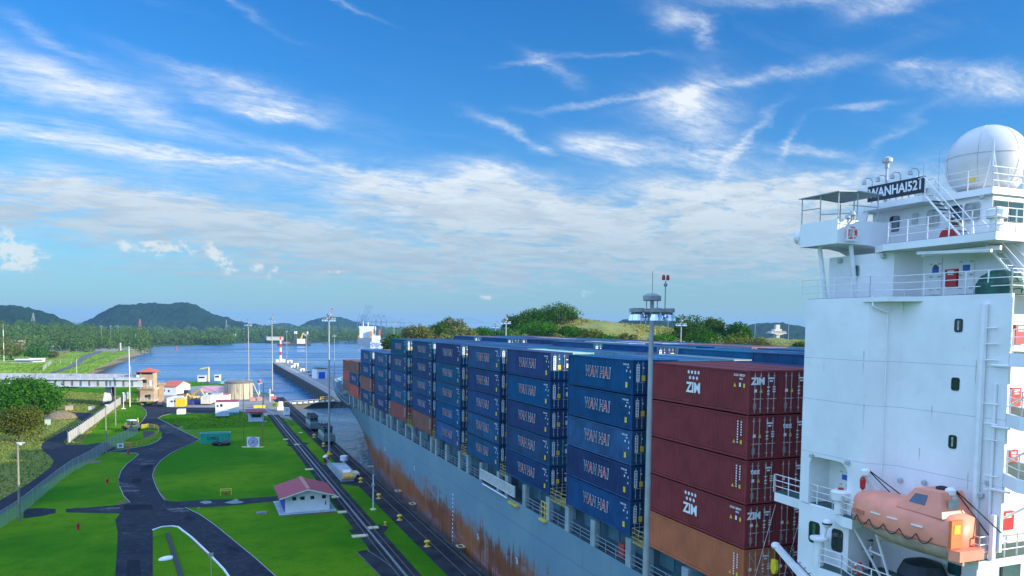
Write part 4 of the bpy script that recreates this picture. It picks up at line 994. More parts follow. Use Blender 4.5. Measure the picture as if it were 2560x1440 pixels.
# ---- upper house under the bridge
uh = MB().prism([(33.8,35.5),(33.8,31.6),(34.0,31.1),(35.4,30.5),(35.4,25.0),(61,25.0),(62.6,31),(62.6,35.5)], 31.7, 34.15).build('upper_house', WHITE, ship)
MB().prism([(32.25, 35.45), (32.25, 30.97), (33.35, 29.78), (33.35, 24.05), (63, 24.05), (63, 35.45)], 31.701, 31.72).build('deck_cover', DECKGREEN, uh)
MB().prism([(32.05, 31.3), (32.05, 29.6), (33.3, 28.6), (33.3, 30.2)], 31.45, 31.69).build('drip_ledge', WHITE, uh)
MB().rail([(32.3, 36.0, 31.7), (32.3, 31.0, 31.7), (33.4, 29.8, 31.7), (33.4, 24.1, 31.7), (40, 24.1, 31.7)], 1.1, 3, 1.25, .024, .03).build('guard_rail', WHITE2, uh)
window_x(uh, 2131, 665, 2148, 693, 33.8, glass=mat('green_glass', (.10, .20, .18), .1, .2, 2, spec=.8), gasket=LAMPW)
DARKW = mat('porthole_dark', (.02, .02, .06), .2, .2, 3)
a = onx(2340, 690, 35.4); dd = ship_door(uh, a.y-.36, a.y+.36, 31.85, 33.75, 35.4); MB().cyl((35.32, a.y, 33.3), (35.345, a.y, 33.3), .13, n=12).build('porthole', DARKW, dd)
a = onx(2417, 690, 35.4); ship_door(uh, a.y-.42, a.y+.42, 31.85, 33.75, 35.4)
red_locker_x(uh, 2367, 673, 2396, 716, 35.4)
TARP = mat('green_tarpaulin', (.008, .075, .05), .6, .5, 2.2, bump=.4)
p = onx(2487, 722, 34.0); MB().lathe((34.3, p.y, 31.72), [(1.0, 0), (.98, .45), (.78, .85), (.35, 1.1), (.05, 1.15)], 12).build('covered_winch', TARP, uh)
mb = MB()
A, B = Vector((34.6, 26.6, 34.4)), Vector((34.6, 24.2, 31.75))
for dx in (0, .7): mb.tube([A+Vector((dx, 0, 0)), B+Vector((dx, 0, 0))], .06, 5); mb.tube([A+Vector((dx, 0, .9)), B+Vector((dx, 0, .9))], .025, 5)
for i in range(9): q = A.lerp(B, i/8); mb.box(q.x, q.x+.7, q.y-.1, q.y+.1, q.z-.015, q.z+.015)
mb.build('inclined_ladder', WHITE2, uh)

# ---- bridge deck, wing and wheelhouse
br = MB().prism([(33.3,24.9),(33.3,31.2),(33.8,32.2),(35.9,33.3),(35.9,36.2),(60,36.2),(62.8,33.3),(62.8,24.9)], 34.16, 34.52).build('bridge_deck', WHITE, ship)
MB().prism([(33.36,24.96),(33.36,31.2),(35.95,33.3),(60,33.3),(62.7,24.96)], 34.521, 34.54).build('deck_cover', DECKGREEN, br)
MB().rail([(33.4, 31.0, 34.54), (33.4, 25.0, 34.54), (40, 25.0, 34.54)], 1.1, 3, 1.3, .024, .03).build('guard_rail', WHITE2, br)
MB().box(34.0, 34.14, 25.2, 29.4, 33.75, 33.95).cyl((33.6, 29.3, 33.9), (33.6, 25.3, 33.7), .09, n=6).build('under_beam', WHITE, br)
p = onx(2490, 585, 33.9); mush_vent('mushroom_vent', (33.9, p.y, 34.54), br, .82)
p = onx(2365, 590, 33.9); r_ = MB().cyl((36.9, p.y+2.4, 35.0), (37.15, p.y+2.4, 35.0), .5, n=18).build('hose_reel', REDP, br)
wing = MB()
wing.box(32.2, 36.1, 33.3, 36.2, 34.72, 34.80)
wing.box(32.2, 32.28, 33.3, 36.2, 34.801, 36.05); wing.box(32.281, 36.1, 33.3, 33.38, 34.801, 36.03); wing.box(32.281, 36.1, 36.12, 36.2, 34.801, 36.03)
wing.xprism([(36.1, 34.719), (34.4, 34.719), (35.2, 34.6), (35.7, 34.4), (35.95, 34.16), (36.1, 34.16)], 'y', 33.3, 36.2)
wg = wing.build('bridge_wing', WHITE, br)
mb = MB().cyl((32.75, 35.2, 34.71), (33.0, 34.85, 31.73), .12, n=8).cyl((33.35, 33.5, 34.71), (33.9, 33.45, 31.73), .12, n=8); mb.build('wing_strut', WHITE2, wg)
zr = 37.5; POSTG = mat('post_grey', (.42, .44, .42), .5, .15, 3)
for (x, y) in ((32.25, 33.35), (32.25, 36.15), (35.1, 36.15), (35.1, 33.35), (33.6, 33.35), (33.6, 36.15), (32.25, 34.7), (33.9, 33.9)): MB().cyl((x, y, 36.03), (x, y, zr), .035, n=6).build('canopy_post', POSTG, wg)
mb = MB()
for z in (36.85,): mb.tube([(32.25, 33.35, z), (35.1, 33.35, z)], .03, 5); mb.tube([(32.25, 36.15, z), (32.25, 34.7, z-.05)], .03, 5); mb.tube([(32.25, 34.7, z-.4), (33.6, 33.35, z-.4)], .03, 5)
mb.build('canopy_brace', POSTG, wg)
cp = MB().xprism([(32.1, zr), (33.65, zr+.1), (35.25, zr), (35.25, zr+.05), (33.65, zr+.15), (32.1, zr+.05)], 'y', 33.2, 36.3).build('canopy', mat('canopy_grey', (.36, .39, .38), .6, .2, 2), wg)
MB().sph((32.5, 36.55, 35.35), .36, 12, 8, 1.15).box(32.3, 32.7, 36.2, 36.5, 34.95, 35.2).build('side_light', WHITE2, wg)
mb = MB().cyl((33.05, 33.2, 36.0), (33.05, 33.2, 36.25), .04, n=6); mb.lathe((33.05, 33.15, 36.2), [(.05, 0), (.2, .06), (.2, .12), (.1, .3)], 10); mb.lathe((32.7, 33.1, 36.0), [(.05, 0), (.16, .08), (.12, .24)], 10); mb.build('signal_lamp', LAMPW, wg)
mb = MB(); x0 = 32.62
mb.box(x0, x0+.05, 33.0, 33.06, 34.95, 35.55); mb.box(x0+.42, x0+.47, 33.0, 33.06, 34.95, 35.55); mb.box(x0-.1, x0+.9, 33.0, 33.06, 34.85, 34.95); mb.box(x0+.2, x0+.85, 33.0, 33.06, 35.5, 35.55); mb.build('ring_bracket', WHITE2, wg)

wh = MB().box(37.5, 59.0, 28.3, 36.0, 34.545, 37.0).build('wheelhouse', WHITE, br)
rf = MB().prism([(36.3,35.6),(36.3,31.5),(37.2,31.2),(37.2,28.1),(59.3,28.1),(59.3,36.3),(37.2,36.3)], 37.0, 37.34).build('roof_deck', WHITE, wh)
MB().xprism([(35.3, 37.0), (36.2, 37.0), (36.2, 34.5), (35.95, 34.5)], 'x', 36.4, 36.48).build('wind_fin', WHITE, br)
for r_ in ((2225,540,2250,580),(2280,533,2297,561),(2318,524,2350,567),(2375,514,2406,566),(2412,506,2452,553)):
    window_x(wh, *r_, 37.5, glass=GLASSBR if r_[0] in (2280, 2318, 2412) else GLASS, gasket=WHITE2)
for px0, px1 in ((2485,2517),(2524,2556)):
    a = ony(px0, 527, 28.3); b = ony(px1, 527, 28.3); t_ = ony(2520, 505, 28.3); c = ony(2520, 553, 28.3)
    w = MB().box(a.x-.05, b.x+.05, 28.26, 28.31, c.z-.05, t_.z+.05).build('window', FRAMEK, wh); MB().box(a.x, b.x, 28.24, 28.259, c.z, t_.z).build('pane', GLASS, w)
mb = MB(); A, B = Vector((36.0, 31.0, 37.15)), Vector((35.4, 28.2, 34.6))
for dx in (0, .75):
    mb.tube([A+Vector((dx, 0, 0)), B+Vector((dx, 0, 0))], .06, 5); mb.tube([A+Vector((dx, .55, 1.05)), A+Vector((dx, .2, 1.1)), B+Vector((dx, .1, .95)), B+Vector((dx, 0, 0))], .028, 5)
    mb.cyl(A+Vector((dx, .1, 0)), A+Vector((dx, .1, 1.08)), .028, n=5)
mb.build('inclined_ladder', WHITE2, wh)
mb = MB()
for i in range(1, 10): q = A.lerp(B, i/10); mb.box(q.x, q.x+.75, q.y-.11, q.y+.11, q.z-.02, q.z+.02)
mb.build('ladder_tread', mat('tread_grey', (.10, .11, .12), .7, .2, 3), wh)
MB().rail([(37.3, 31.0, 37.34), (37.3, 28.2, 37.34), (44, 28.2, 37.34)], 1.05, 3, 1.2, .024, .03).build('roof_rail', WHITE2, wh)
MB().box(36.6, 37.4, 31.3, 31.9, 37.34, 37.75).build('roof_locker', WHITE2, wh)
# ---- name board on the roof edge
nb = MB().box(36.3, 36.42, 31.45, 35.3, 37.5, 38.38).build('name_board', mat('board_navy', (.012, .016, .028), .5, .2, 2), wh)
mb = MB(); add_text(mb, 'WANHAI521', .74, (36.29, 33.36, 37.93), PORT, .006, .018, 0, width=3.62); mb.build('lettering', LETW, nb)
mb = MB()
for i in range(9): y = 31.6+i*.43; mb.box(36.36, 36.42, y, y+.06, 37.34, 37.5)
mb.build('board_stay', WHITE2, nb)
for y in (31.9, 33.1, 34.1, 35.1):
    MB().tube([(36.42, y, 38.3), (36.42, y, 38.72), (36.3, y+.04, 38.85), (36.05, y+.1, 38.86), (35.95, y+.12, 38.75)], .03, 5).lathe((35.92, y+.12, 38.5), [(.13, 0), (.1, .22), (.04, .28)], 8).build('flood_lamp', LAMPW, nb)
MB().cyl((37.3, 34.9, 37.34), (37.3, 34.9, 39.5), .09, .07, 8).lathe((37.3, 34.9, 39.5), [(.12, 0), (.12, .25), (.3, .35), (.3, .55), (.1, .65)], 12).build('antenna_mast', LAMPW, wh)
MB().cyl((37.6, 32.9, 37.34), (37.6, 32.9, 38.3), .1, n=8).sph((37.6, 32.9, 38.5), .3, 12, 8, .8).build('small_dome', WHITE2, wh)
for px, y0, y1 in ((2305,410,470),(2344,372,455)): p = onx(px+2, y1, 38.2); q = onx(px+4, y0, 38.2); MB().cyl((p.x, p.y, 37.34), (p.x, p.y, q.z), .015, n=5).build('whip_antenna', LAMPW, wh)
# ---- radome
RAD = mat('radome_grey', (.60, .59, .56), .38, .06, .5)
rc = Vector((39.75, 30.45, 39.15)); R_ = 2.02
prof = [(1.35, 37.35-rc.z), (1.22, 37.55-rc.z), (1.22, 37.75-rc.z)]+[(R_*cos(t), R_*sin(t)) for t in [radians(-48+138*i/22) for i in range(23)]]
rd = MB().lathe(rc, prof, 40).build('radome', RAD, wh, smooth=True)
for a in (radians(205), radians(262), radians(150), radians(320)):
    MB().tube([rc+Vector((R_*1.003*cos(t)*cos(a), R_*1.003*cos(t)*sin(a), R_*1.003*sin(t))) for t in [radians(-45+132*i/14) for i in range(15)]], .012, 4).build('panel_seam', LAMPW, rd)
MB().tube([rc+Vector((R_*1.003*cos(a), R_*1.003*sin(a), .25)) for a in [2*pi*i/32 for i in range(33)]], .012, 4).build('panel_seam', LAMPW, rd)
a = radians(195); q = rc+Vector((R_*cos(a)*.82, R_*sin(a)*.82, -1.05)); MB().box(q.x-.12, q.x-.0, q.y-.18, q.y+.18, q.z-.1, q.z+.1).build('warning_label', STICKY, rd)
mb = MB(); q = Vector((37.35, 28.25, 37.34))
for dx, dy in ((-.0, .5), (.5, 0), (0, -.0)): mb.cyl(q+Vector((dx, dy, 0)), q+Vector((.1, .1, 1.9)), .03, n=5)
mb.cyl(q+Vector((.1, .1, 1.2)), q+Vector((.1, .1, 2.4)), .035, n=5); mb.build('tripod_mast', WHITE2, wh)

# ---- davits and lifeboat
BOATX = 32.55
DAV = mat('davit_cream', (.60, .59, .56), .5, .12, 1.5, dirt=.2)
for hd, bs_ in ((Vector((31.7, 30.25, 22.55)), Vector((32.75, 28.7, 19.7))), (Vector((31.7, 25.3, 22.55)), Vector((32.95, 24.75, 19.62)))):
    d_ = MB().cyl(bs_, hd, .27, .17, 4).build('davit', DAV, ship)
    MB().box(bs_.x-.3, bs_.x+.3, bs_.y-.35, bs_.y+.35, bs_.z-.05, bs_.z+.6).build('davit_base', DAV, d_)
    MB().lathe(hd+Vector((0, 0, -.12)), [(.1, 0), (.22, .06), (.24, .28), (.1, .38)], 10).build('sheave_cover', WHITE2, d_)
    q = hd+Vector((-.1, .05, 0))
    MB().lathe(q+Vector((0, 0, -.85)), [(.05, 0), (.13, .1), (.15, .5), (.09, .68)], 8).build('fall_block', REDP, d_)
    MB().cyl(q+Vector((0, 0, -1.5)), q+Vector((0, 0, -.8)), .035, n=5).build('suspension_link', YEL, d_)
    MB().cyl(hd+Vector((.1, -.1, .2)), bs_+Vector((.25, -.9, 1.3)), .03, n=5).build('fall_wire', RUBBER, d_)
    MB().cyl(hd+Vector((.15, -.15, .1)), bs_+Vector((.2, -.5, .9)), .03, n=5).build('fall_wire', RUBBER, d_)
MB().box(33.0, 33.22, 24.1, 24.3, 19.6, 21.7).build('davit_post', WHITE2, ship)
BOAT = mat('lifeboat_salmon', (.84, .29, .18), .5, .10, .8, dirt=.06); BOATB = mat('lifeboat_bottom', (.52, .36, .27), .6, .25, 1.0, dirt=.45); BOATD = mat('lifeboat_door_orange', (.80, .20, .05), .5, .1, 1)
lb = thing('lifeboat', 'salmon orange enclosed lifeboat hanging from white davits on the ship', 'lifeboat', (BOATX, 28.5, 19.3))
ST = [(31.85, .05, 20.35, 20.65), (31.75, .42, 20.0, 21.05), (31.45, .78, 19.72, 21.3), (30.9, 1.05, 19.5, 21.45), (30.0, 1.22, 19.35, 21.5), (29.0, 1.27, 19.25, 21.5), (28.0, 1.27, 19.22, 21.5), (27.0, 1.25, 19.22, 21.48), (26.2, 1.2, 19.25, 21.4), (25.75, 1.12, 19.3, 21.3)]
ST = [(25.75+(y-25.75)*.87, w, z0, z1) for y, w, z0, z1 in ST]
def sect(w, z0, z1, n=20):
    P = []; zc = z0+(z1-z0)*.52; hu = z1-zc; hd = zc-z0
    for i in range(n):
        t = 2*pi*i/n; c, s = cos(t), sin(t); e = .62
        P.append((w*math.copysign(abs(c)**e, c), zc+(hu if s > 0 else hd)*math.copysign(abs(s)**(.75 if s > 0 else .85), s)))
    return P
mb = MB(); vs = []; n = 20
for (y, w, z0, z1) in ST: vs += [(BOATX+a, y, b) for a, b in sect(w, z0, z1, n)]
fs = [(i*n+j, (i+1)*n+j, (i+1)*n+(j+1) % n, i*n+(j+1) % n) for i in range(len(ST)-1) for j in range(n)]+[tuple(range(n)), tuple(range((len(ST)-1)*n+n-1, (len(ST)-1)*n-1, -1))]
mb.add(vs, fs); hullo = mb.build('boat_hull', [BOAT, BOATB], lb, smooth=True)
me = hullo.data
for p_ in me.polygons:
    if sum(me.vertices[v].co.z for v in p_.vertices)/len(p_.vertices) < 19.95: p_.material_index = 1
mb = MB(); cw = .98      # wheelhouse cab
mb.add([(BOATX-cw-.1, 28.2, 21.25), (BOATX+cw+.1, 28.2, 21.25), (BOATX+cw+.1, 26.0, 21.2), (BOATX-cw-.1, 26.0, 21.2), (BOATX-cw+.25, 27.55, 22.25), (BOATX+cw-.25, 27.55, 22.25), (BOATX+cw-.25, 26.35, 22.3), (BOATX-cw+.25, 26.35, 22.3)],
       [(0, 1, 2, 3), (4, 7, 6, 5), (0, 4, 5, 1), (1, 5, 6, 2), (2, 6, 7, 3), (3, 7, 4, 0)]); cab = mb.build('boat_cab', BOAT, lb)
def onboat_win(pts): return MB().add(pts+[(p[0]+.03, p[1], p[2]-.03) for p in pts], [(0, 1, 2, 3), (7, 6, 5, 4), (0, 4, 5, 1), (1, 5, 6, 2), (2, 6, 7, 3), (3, 7, 4, 0)])
def cabpt(u, v): # on the port cab face
    a = Vector((BOATX-cw-.1, 28.2-2.2*u, 21.25-.05*u)); b = Vector((BOATX-cw+.25, 27.55-1.2*u, 22.25+.05*u)); q = a.lerp(b, v); return (q.x-.012, q.y, q.z+.012)
onboat_win([cabpt(.18, .35), cabpt(.58, .35), cabpt(.58, .78), cabpt(.18, .78)]).build('cab_window', mat('boat_glass', (.02, .06, .12), .08, .2, 2, spec=.9), cab)
mb = MB().box(BOATX-.55, BOATX+.05, 26.02, 26.12, 21.55, 22.0); mb.build('cab_window', GLASSBR, cab)
MB().sph((BOATX+.2, 26.9, 22.3), .28, 10, 6, .5, 0, 1).build('hatch_dome', RUBBER, cab)
do = MB().box(BOATX-1.0, BOATX-.28, 25.62, 25.76, 19.95, 21.2).build('boat_door', BOATD, lb)
MB().box(BOATX-.85, BOATX-.45, 25.6, 25.619, 20.6, 21.0).build('notice', STICKY, do)
mb = MB().prism([(BOATX-.95, 25.75), (BOATX-.8, 25.35), (BOATX+.8, 25.35), (BOATX+.95, 25.75)], 19.4, 19.88); mb.build('stern_step', BOAT, lb)
REFL = mat('reflective_tape', (.80, .80, .78), .3, .05, 4)
for y, z in ((30.5, 20.72), (29.5, 20.82), (29.1, 20.62), (28.2, 20.62), (27.0, 20.6)):
    w = [s for s in ST if s[0] >= y][-1][1]; MB().box(BOATX-w-.03, BOATX-w+.06, y-.26, y+.26, z, z+.07).build('reflective_strip', REFL, lb)
mb = MB().box(BOATX-1.2, BOATX-1.02, 29.75, 30.4, 20.42, 20.6); mb.build('faded_lettering_patch', mat('faded_patch', (.50, .17, .09), .6, .2, 3), lb)
mb = MB(); knots = [30.95, 30.2, 29.4, 28.6, 27.8, 27.0, 26.3]
for a, b in zip(knots[:-1], knots[1:]):
    pts = []
    for i in range(9):
        k = i/8; y = a+(b-a)*k; wv = np.interp(-y, [-s[0] for s in ST], [s[1] for s in ST]); pts.append((BOATX-wv-.05, y, 20.28-.38*sin(pi*k)-.1*(0 if a < 31 else 1-k)*-1))
    mb.tube(pts, .02, 5)
mb.build('grab_line', RUBBER, lb)
mb = MB(); pts = []
for s in ST[1:]: pts.append((BOATX-s[1]-.015, s[0], 20.02))
mb.tube(pts, .03, 5); mb.build('rubbing_strake', mat('strake_brown', (.35, .14, .10), .6, .2, 2), lb)
MB().box(BOATX-.06, BOATX+.06, 25.7, 29.8, 19.05, 19.28).build('keel', BOATB, lb)

lb.location = (31.72, 27.75, 19.62); lb.scale = (.95, 1.16, 1.0)
RINGM = mat('ring_orange', (.75, .10, .04), .5, .1, 3)
def life_ring(label, c, axis):
    t = thing('life_ring', label, 'life ring', c, 0, 'life rings on the ship'); MB().torus((0, 0, 0), .29, .07, axis).build('ring', RINGM, t, local=True)
    for k in range(4):
        a = k*pi/2+.78; p = (.29*cos(a), 0, .29*sin(a)) if axis == 'y' else (0, .29*cos(a), .29*sin(a)); MB().sph(p, .082, 8, 6).build('band', REFL, t, local=True)
life_ring('orange life ring in a bracket on the bridge wing', (33.05, 33.12, 35.3), 'y')
life_ring('orange life ring on the rail of the lower deck', (dl[1][0]+.35, dl[1][1]-.9, 17.45), 'y')

# crew member below the boat
SKIN = mat('skin', (.42, .24, .16), .55, .1, 4); SHIRT = mat('white_shirt', (.70, .72, .76), .8, .1, 5); TROUS = mat('navy_trousers', (.02, .03, .06), .8, .2, 5); HAIRM = mat('dark_cap', (.03, .03, .04), .7, .2, 5)
def crew():
    t = thing('person', 'crew member in white shirt and dark cap standing under the lifeboat', 'person', (33.3, 31.15, 16.9), radians(35))
    P = [(0, 0, .95), (0, 0, 1.2), (0, .0, 1.42), (0, .0, 1.52), (0, .02, 1.66), (.19, 0, 1.42), (.25, .12, 1.15), (.18, .33, 1.2), (-.19, 0, 1.42), (-.26, .12, 1.16), (-.12, .36, 1.18), (.09, 0, .9), (.1, .03, .5), (.1, -.02, .08), (.1, .12, .04), (-.09, 0, .9), (-.1, .03, .5), (-.1, -.02, .08), (-.1, .12, .04)]
    E = [(0, 1), (1, 2), (2, 3), (3, 4), (2, 5), (5, 6), (6, 7), (2, 8), (8, 9), (9, 10), (0, 11), (11, 12), (12, 13), (13, 14), (0, 15), (15, 16), (16, 17), (17, 18)]
    Rr = [.14, .15, .15, .06, .10, .075, .05, .035, .075, .05, .035, .09, .065, .045, .045, .09, .065, .045, .045]
    me = bpy.data.meshes.new('body'); me.from_pydata(P, E, []); o = bpy.data.objects.new('body', me); COL.objects.link(o); o.parent = t
    o.modifiers.new('skin', 'SKIN'); bpy.context.view_layer.objects.active = o
    if not len(me.skin_vertices): 
        bpy.ops.mesh.customdata_skin_add()
    for v, r in zip(me.skin_vertices[0].data, Rr): v.radius = (r, r*.8)
    me.skin_vertices[0].data[0].use_root = True; o.modifiers.new('sub', 'SUBSURF').render_levels = 2
    dg = bpy.context.evaluated_depsgraph_get(); nm = bpy.data.meshes.new_from_object(o.evaluated_get(dg)); o.modifiers.clear(); o.data = nm
    for m in (SKIN, SHIRT, TROUS): nm.materials.append(m)
    for f in nm.polygons:
        c = f.center; f.material_index = 2 if c.z < .97 else (1 if (c.z < 1.47 and c.y < .22) else 0)
    for dx in (-1, 1):      # hands: palm, four fingers and a thumb
        b = (.18 if dx > 0 else -.12, .36, 1.19); mb = MB().box(b[0]-.03, b[0]+.03, b[1], b[1]+.08, b[2]-.015, b[2]+.015)
        for k in range(4): mb.cyl((b[0]-.027+k*.018, b[1]+.07, b[2]), (b[0]-.027+k*.018, b[1]+.14-.01*abs(k-1.5), b[2]-.03), .008, n=5)
        mb.cyl((b[0]-dx*.03, b[1]+.02, b[2]), (b[0]-dx*.055, b[1]+.07, b[2]-.02), .01, n=5); mb.build('hand', SKIN, t, local=True)
    MB().sph((0, .02, 1.70), .112, 12, 6, .9, -.05, 1).box(-.09, .09, .10, .20, 1.70, 1.715).build('cap', HAIRM, t, local=True)
    mb = MB().cyl((0, .115, 1.64), (0, .145, 1.62), .018, n=5); mb.build('nose', SKIN, t, local=True)
crew()
# ------------------------------------------------------------------ vegetation
def leaf_mat(name, rgb, var=.4, scale=.35, k=(1.9, 1.5, 1.1), low=None):
    m = bpy.data.materials.new(name); m.use_nodes = True; nt = m.node_tree; X = NX(nt); bs = nt.nodes['Principled BSDF']
    geo = nt.nodes.new('ShaderNodeNewGeometry'); oi = nt.nodes.new('ShaderNodeObjectInfo')
    r = geo.outputs['Random Per Island']
    c = X.mix(r, tuple(k*(1-var) for k in rgb), tuple(k*(1+var) for k in rgb))
    tc = nt.nodes.new('ShaderNodeTexCoord')
    n = X.noise(tc.outputs['Object'], scale, 3, .6).outputs['Fac']
    c = X.mix(X.m('MULTIPLY', X.ramp(n, .45, .7), .55), c, (rgb[0]*k[0], rgb[1]*k[1], rgb[2]*k[2]))
    if low:
        n3 = X.noise(tc.outputs['Object'], low, 5, .6, .5).outputs['Fac']; n4 = X.noise(tc.outputs['Object'], low*9, 4, .6).outputs['Fac']
        c = X.mix(1.0, c, X.mix(X.ramp(n3, .36, .64), (.45, .54, .5), (1.22, 1.12, 1.0)), 'MULTIPLY'); c = X.mix(X.m('MULTIPLY', X.ramp(n4, .60, .74), .45), c, (.13, .16, .02))
    hs = nt.nodes.new('ShaderNodeHueSaturation'); nt.links.new(c, hs.inputs['Color'])
    nt.links.new(X.m('MULTIPLY_ADD', oi.outputs['Random'], .4, .8), hs.inputs['Value'])
    nt.links.new(hs.outputs[0], bs.inputs['Base Color']); bs.inputs['Roughness'].default_value = .55; bs.inputs['Specular IOR Level'].default_value = .02
    tr = nt.nodes.new('ShaderNodeBsdfTranslucent'); nt.links.new(hs.outputs[0], tr.inputs[0])
    mx = nt.nodes.new('ShaderNodeMixShader'); mx.inputs[0].default_value = .25
    nt.links.new(bs.outputs[0], mx.inputs[1]); nt.links.new(tr.outputs[0], mx.inputs[2])
    nt.links.new(mx.outputs[0], nt.nodes['Material Output'].inputs[0])
    return m
LEAF_DEEP = leaf_mat('deep_green_leaves', (.034, .125, .005))
LEAF_MID = leaf_mat('mid_green_leaves', (.045, .105, .012))
LEAF_OLIVE = leaf_mat('olive_leaves', (.105, .13, .016))
LEAF_YELLOW = leaf_mat('yellow_green_leaves', (.14, .16, .045))
LEAF_FAR = leaf_mat('far_wood_leaves', (.070, .135, .022), .3, .035)
BARK = mat('bark', (.10, .08, .06), .9, .3, 2)

def leaf_cloud(centers, radii, counts, size, seed, flat=.75, up=.35):
    """leaf-sized quads filling clumps; numpy arrays (verts Nx4x3)"""
    r = np.random.default_rng(seed); out = []
    for c, R, n in zip(centers, radii, counts):
        d = r.normal(size=(n, 3)); d /= np.linalg.norm(d, axis=1)[:, None]
        rad = R*(.55+.5*r.random(n)**.6); p = np.array(c)+d*rad[:, None]*np.array([1, 1, flat])
        nrm = d*.7+r.normal(size=(n, 3))*.55+np.array([0, 0, up]); nrm /= np.linalg.norm(nrm, axis=1)[:, None]
        a = np.cross(nrm, r.normal(size=(n, 3))); a /= np.linalg.norm(a, axis=1)[:, None]; b = np.cross(nrm, a)
        s = size*(.6+.8*r.random(n))[:, None]
        out.append(np.stack([p-a*s, p-b*s*.55, p+a*s, p+b*s*.55], 1))
    return np.concatenate(out)
def quads_mesh(name, q):
    me = bpy.data.meshes.new(name); n = len(q)
    me.vertices.add(n*4); me.vertices.foreach_set('co', q.reshape(-1).astype(np.float32))
    me.loops.add(n*4); me.loops.foreach_set('vertex_index', np.arange(n*4, dtype=np.int32))
    me.polygons.add(n); me.polygons.foreach_set('loop_start', np.arange(0, n*4, 4, dtype=np.int32))
    me.polygons.foreach_set('loop_total', np.full(n, 4, dtype=np.int32)); me.update(); me.validate(); return me
def crown_q(w, h, seed, size, nclump=26, per=110, open_=.0):
    r = np.random.default_rng(seed); C = []; R = []; N = []
    for i in range(nclump):
        t = r.uniform(0, 2*pi); e = r.uniform(-.35, 1.0); k = sqrt(max(0, 1-e*e*.9))
        rad = r.uniform(.45, .82); cr = r.uniform(.13, .25)*w
        C.append((w/2*k*rad*cos(t), w/2*k*rad*sin(t), h*.42+e*h*.40)); R.append(cr); N.append(int(per*(cr/(.19*w))**2))
    if not open_: C.append((0, 0, h*.45)); R.append(w*.3); N.append(per*2)
    return leaf_cloud(C, R, N, size, seed+1), C
def make_tree(name, label, loc, w, h, trunk, leafm, seed, size=.5, nclump=26, per=110, group=None, open_=0, rz=0.0, meshes=None):
    t = thing(name, label, 'tree', loc, rz, group)
    q, C = crown_q(w, h, seed, size, nclump, per, open_); q = q+np.array([0, 0, trunk])
    me = quads_mesh('crown', q); me.materials.append(leafm); o = bpy.data.objects.new('crown', me); COL.objects.link(o); o.parent = t
    mb = MB(); tr = max(.15, w*.022); fork = trunk+h*.12
    mb.cyl((0, 0, -.5), (0, 0, fork), tr*1.3, tr*.8, 8)
    for c in C[:9]: mb.cyl((0, 0, fork-.3), (c[0]*.85, c[1]*.85, trunk+c[2]*.9), tr*.55, tr*.15, 5)
    mb.build('trunk', BARK, t, local=True)
    return t
# the two trees on the left
p = gp(66, 1040); make_tree('mango_tree', 'big dense dark green tree on the lawn at the left edge', (p[0]-1, p[1]+4, 0), 21, 11.0, .3, LEAF_DEEP, 11, .38, 52, 230)
p = gp(48, 1102); make_tree('olive_tree', 'small loose olive green tree in front of the big dark tree', (p[0], p[1], 0), 12.5, 7.4, .8, LEAF_OLIVE, 12, .28, 34, 150)

# hillside behind the ship
def hz_prof(): return [(960,858),(985,852),(1050,846),(1100,840),(1180,836),(1250,830),(1300,822),(1350,808),(1400,800),(1432,797),(1470,802),(1520,809),(1580,814),(1640,818),(1680,824),(1740,836),(1800,848),(1900,852),(2010,854),(2200,858),(2500,866),(2900,880)]
def hillside_z(px, D):
    xs = hz_prof(); y = np.interp(px, [a[0] for a in xs], [a[1] for a in xs]); ph = height_at(px, y, 430)
    k = np.clip((D-190)/240, 0, 1); k = k*k*(3-2*k)
    if D > 430: k = max(0, 1-(D-430)/500)
    return -2+(ph+2)*k
def build_hillside():
    vs = []; n, nd = 110, 40
    P = np.linspace(960, 2900, n); Ds = np.linspace(190, 900, nd)
    for px in P:
        for D in Ds:
            p = at_dist(px, D, 0); vs.append((max(p[0], 86+.0*p[1]) if D < 250 else p[0], p[1], hillside_z(px, D)))
    vs = np.array(vs); vs[:, 2] += hill_noise(vs[:, 0], vs[:, 1], 5, ((60, 1.2), (17, .5), (6, .35)))
    fs = [(i*nd+j, (i+1)*nd+j, (i+1)*nd+j+1, i*nd+j+1) for i in range(n-1) for j in range(nd-1)]
    mb = MB(); mb.add(vs.tolist(), fs); struct('grass_hill', mb, TALLGRASS, smooth=True)
build_hillside()
# long grass blades on the hill crest
r = np.random.default_rng(31); C = []; Rr = []; N = []
for i in range(2600):
    px = r.uniform(1380, 2020); D = r.uniform(300, 450); p = at_dist(px, D, hillside_z(px, D)+.2); C.append(p); Rr.append(r.uniform(1.0, 2.2)); N.append(14)
q = leaf_cloud(C, Rr, N, .55, 33, .5, -.3)
me = quads_mesh('tall_grass', q); me.materials.append(leaf_mat('straw_blades', (.24, .25, .075), .3, .05)); o = bpy.data.objects.new('tall_grass', me); COL.objects.link(o); tag(o, kind='stuff')

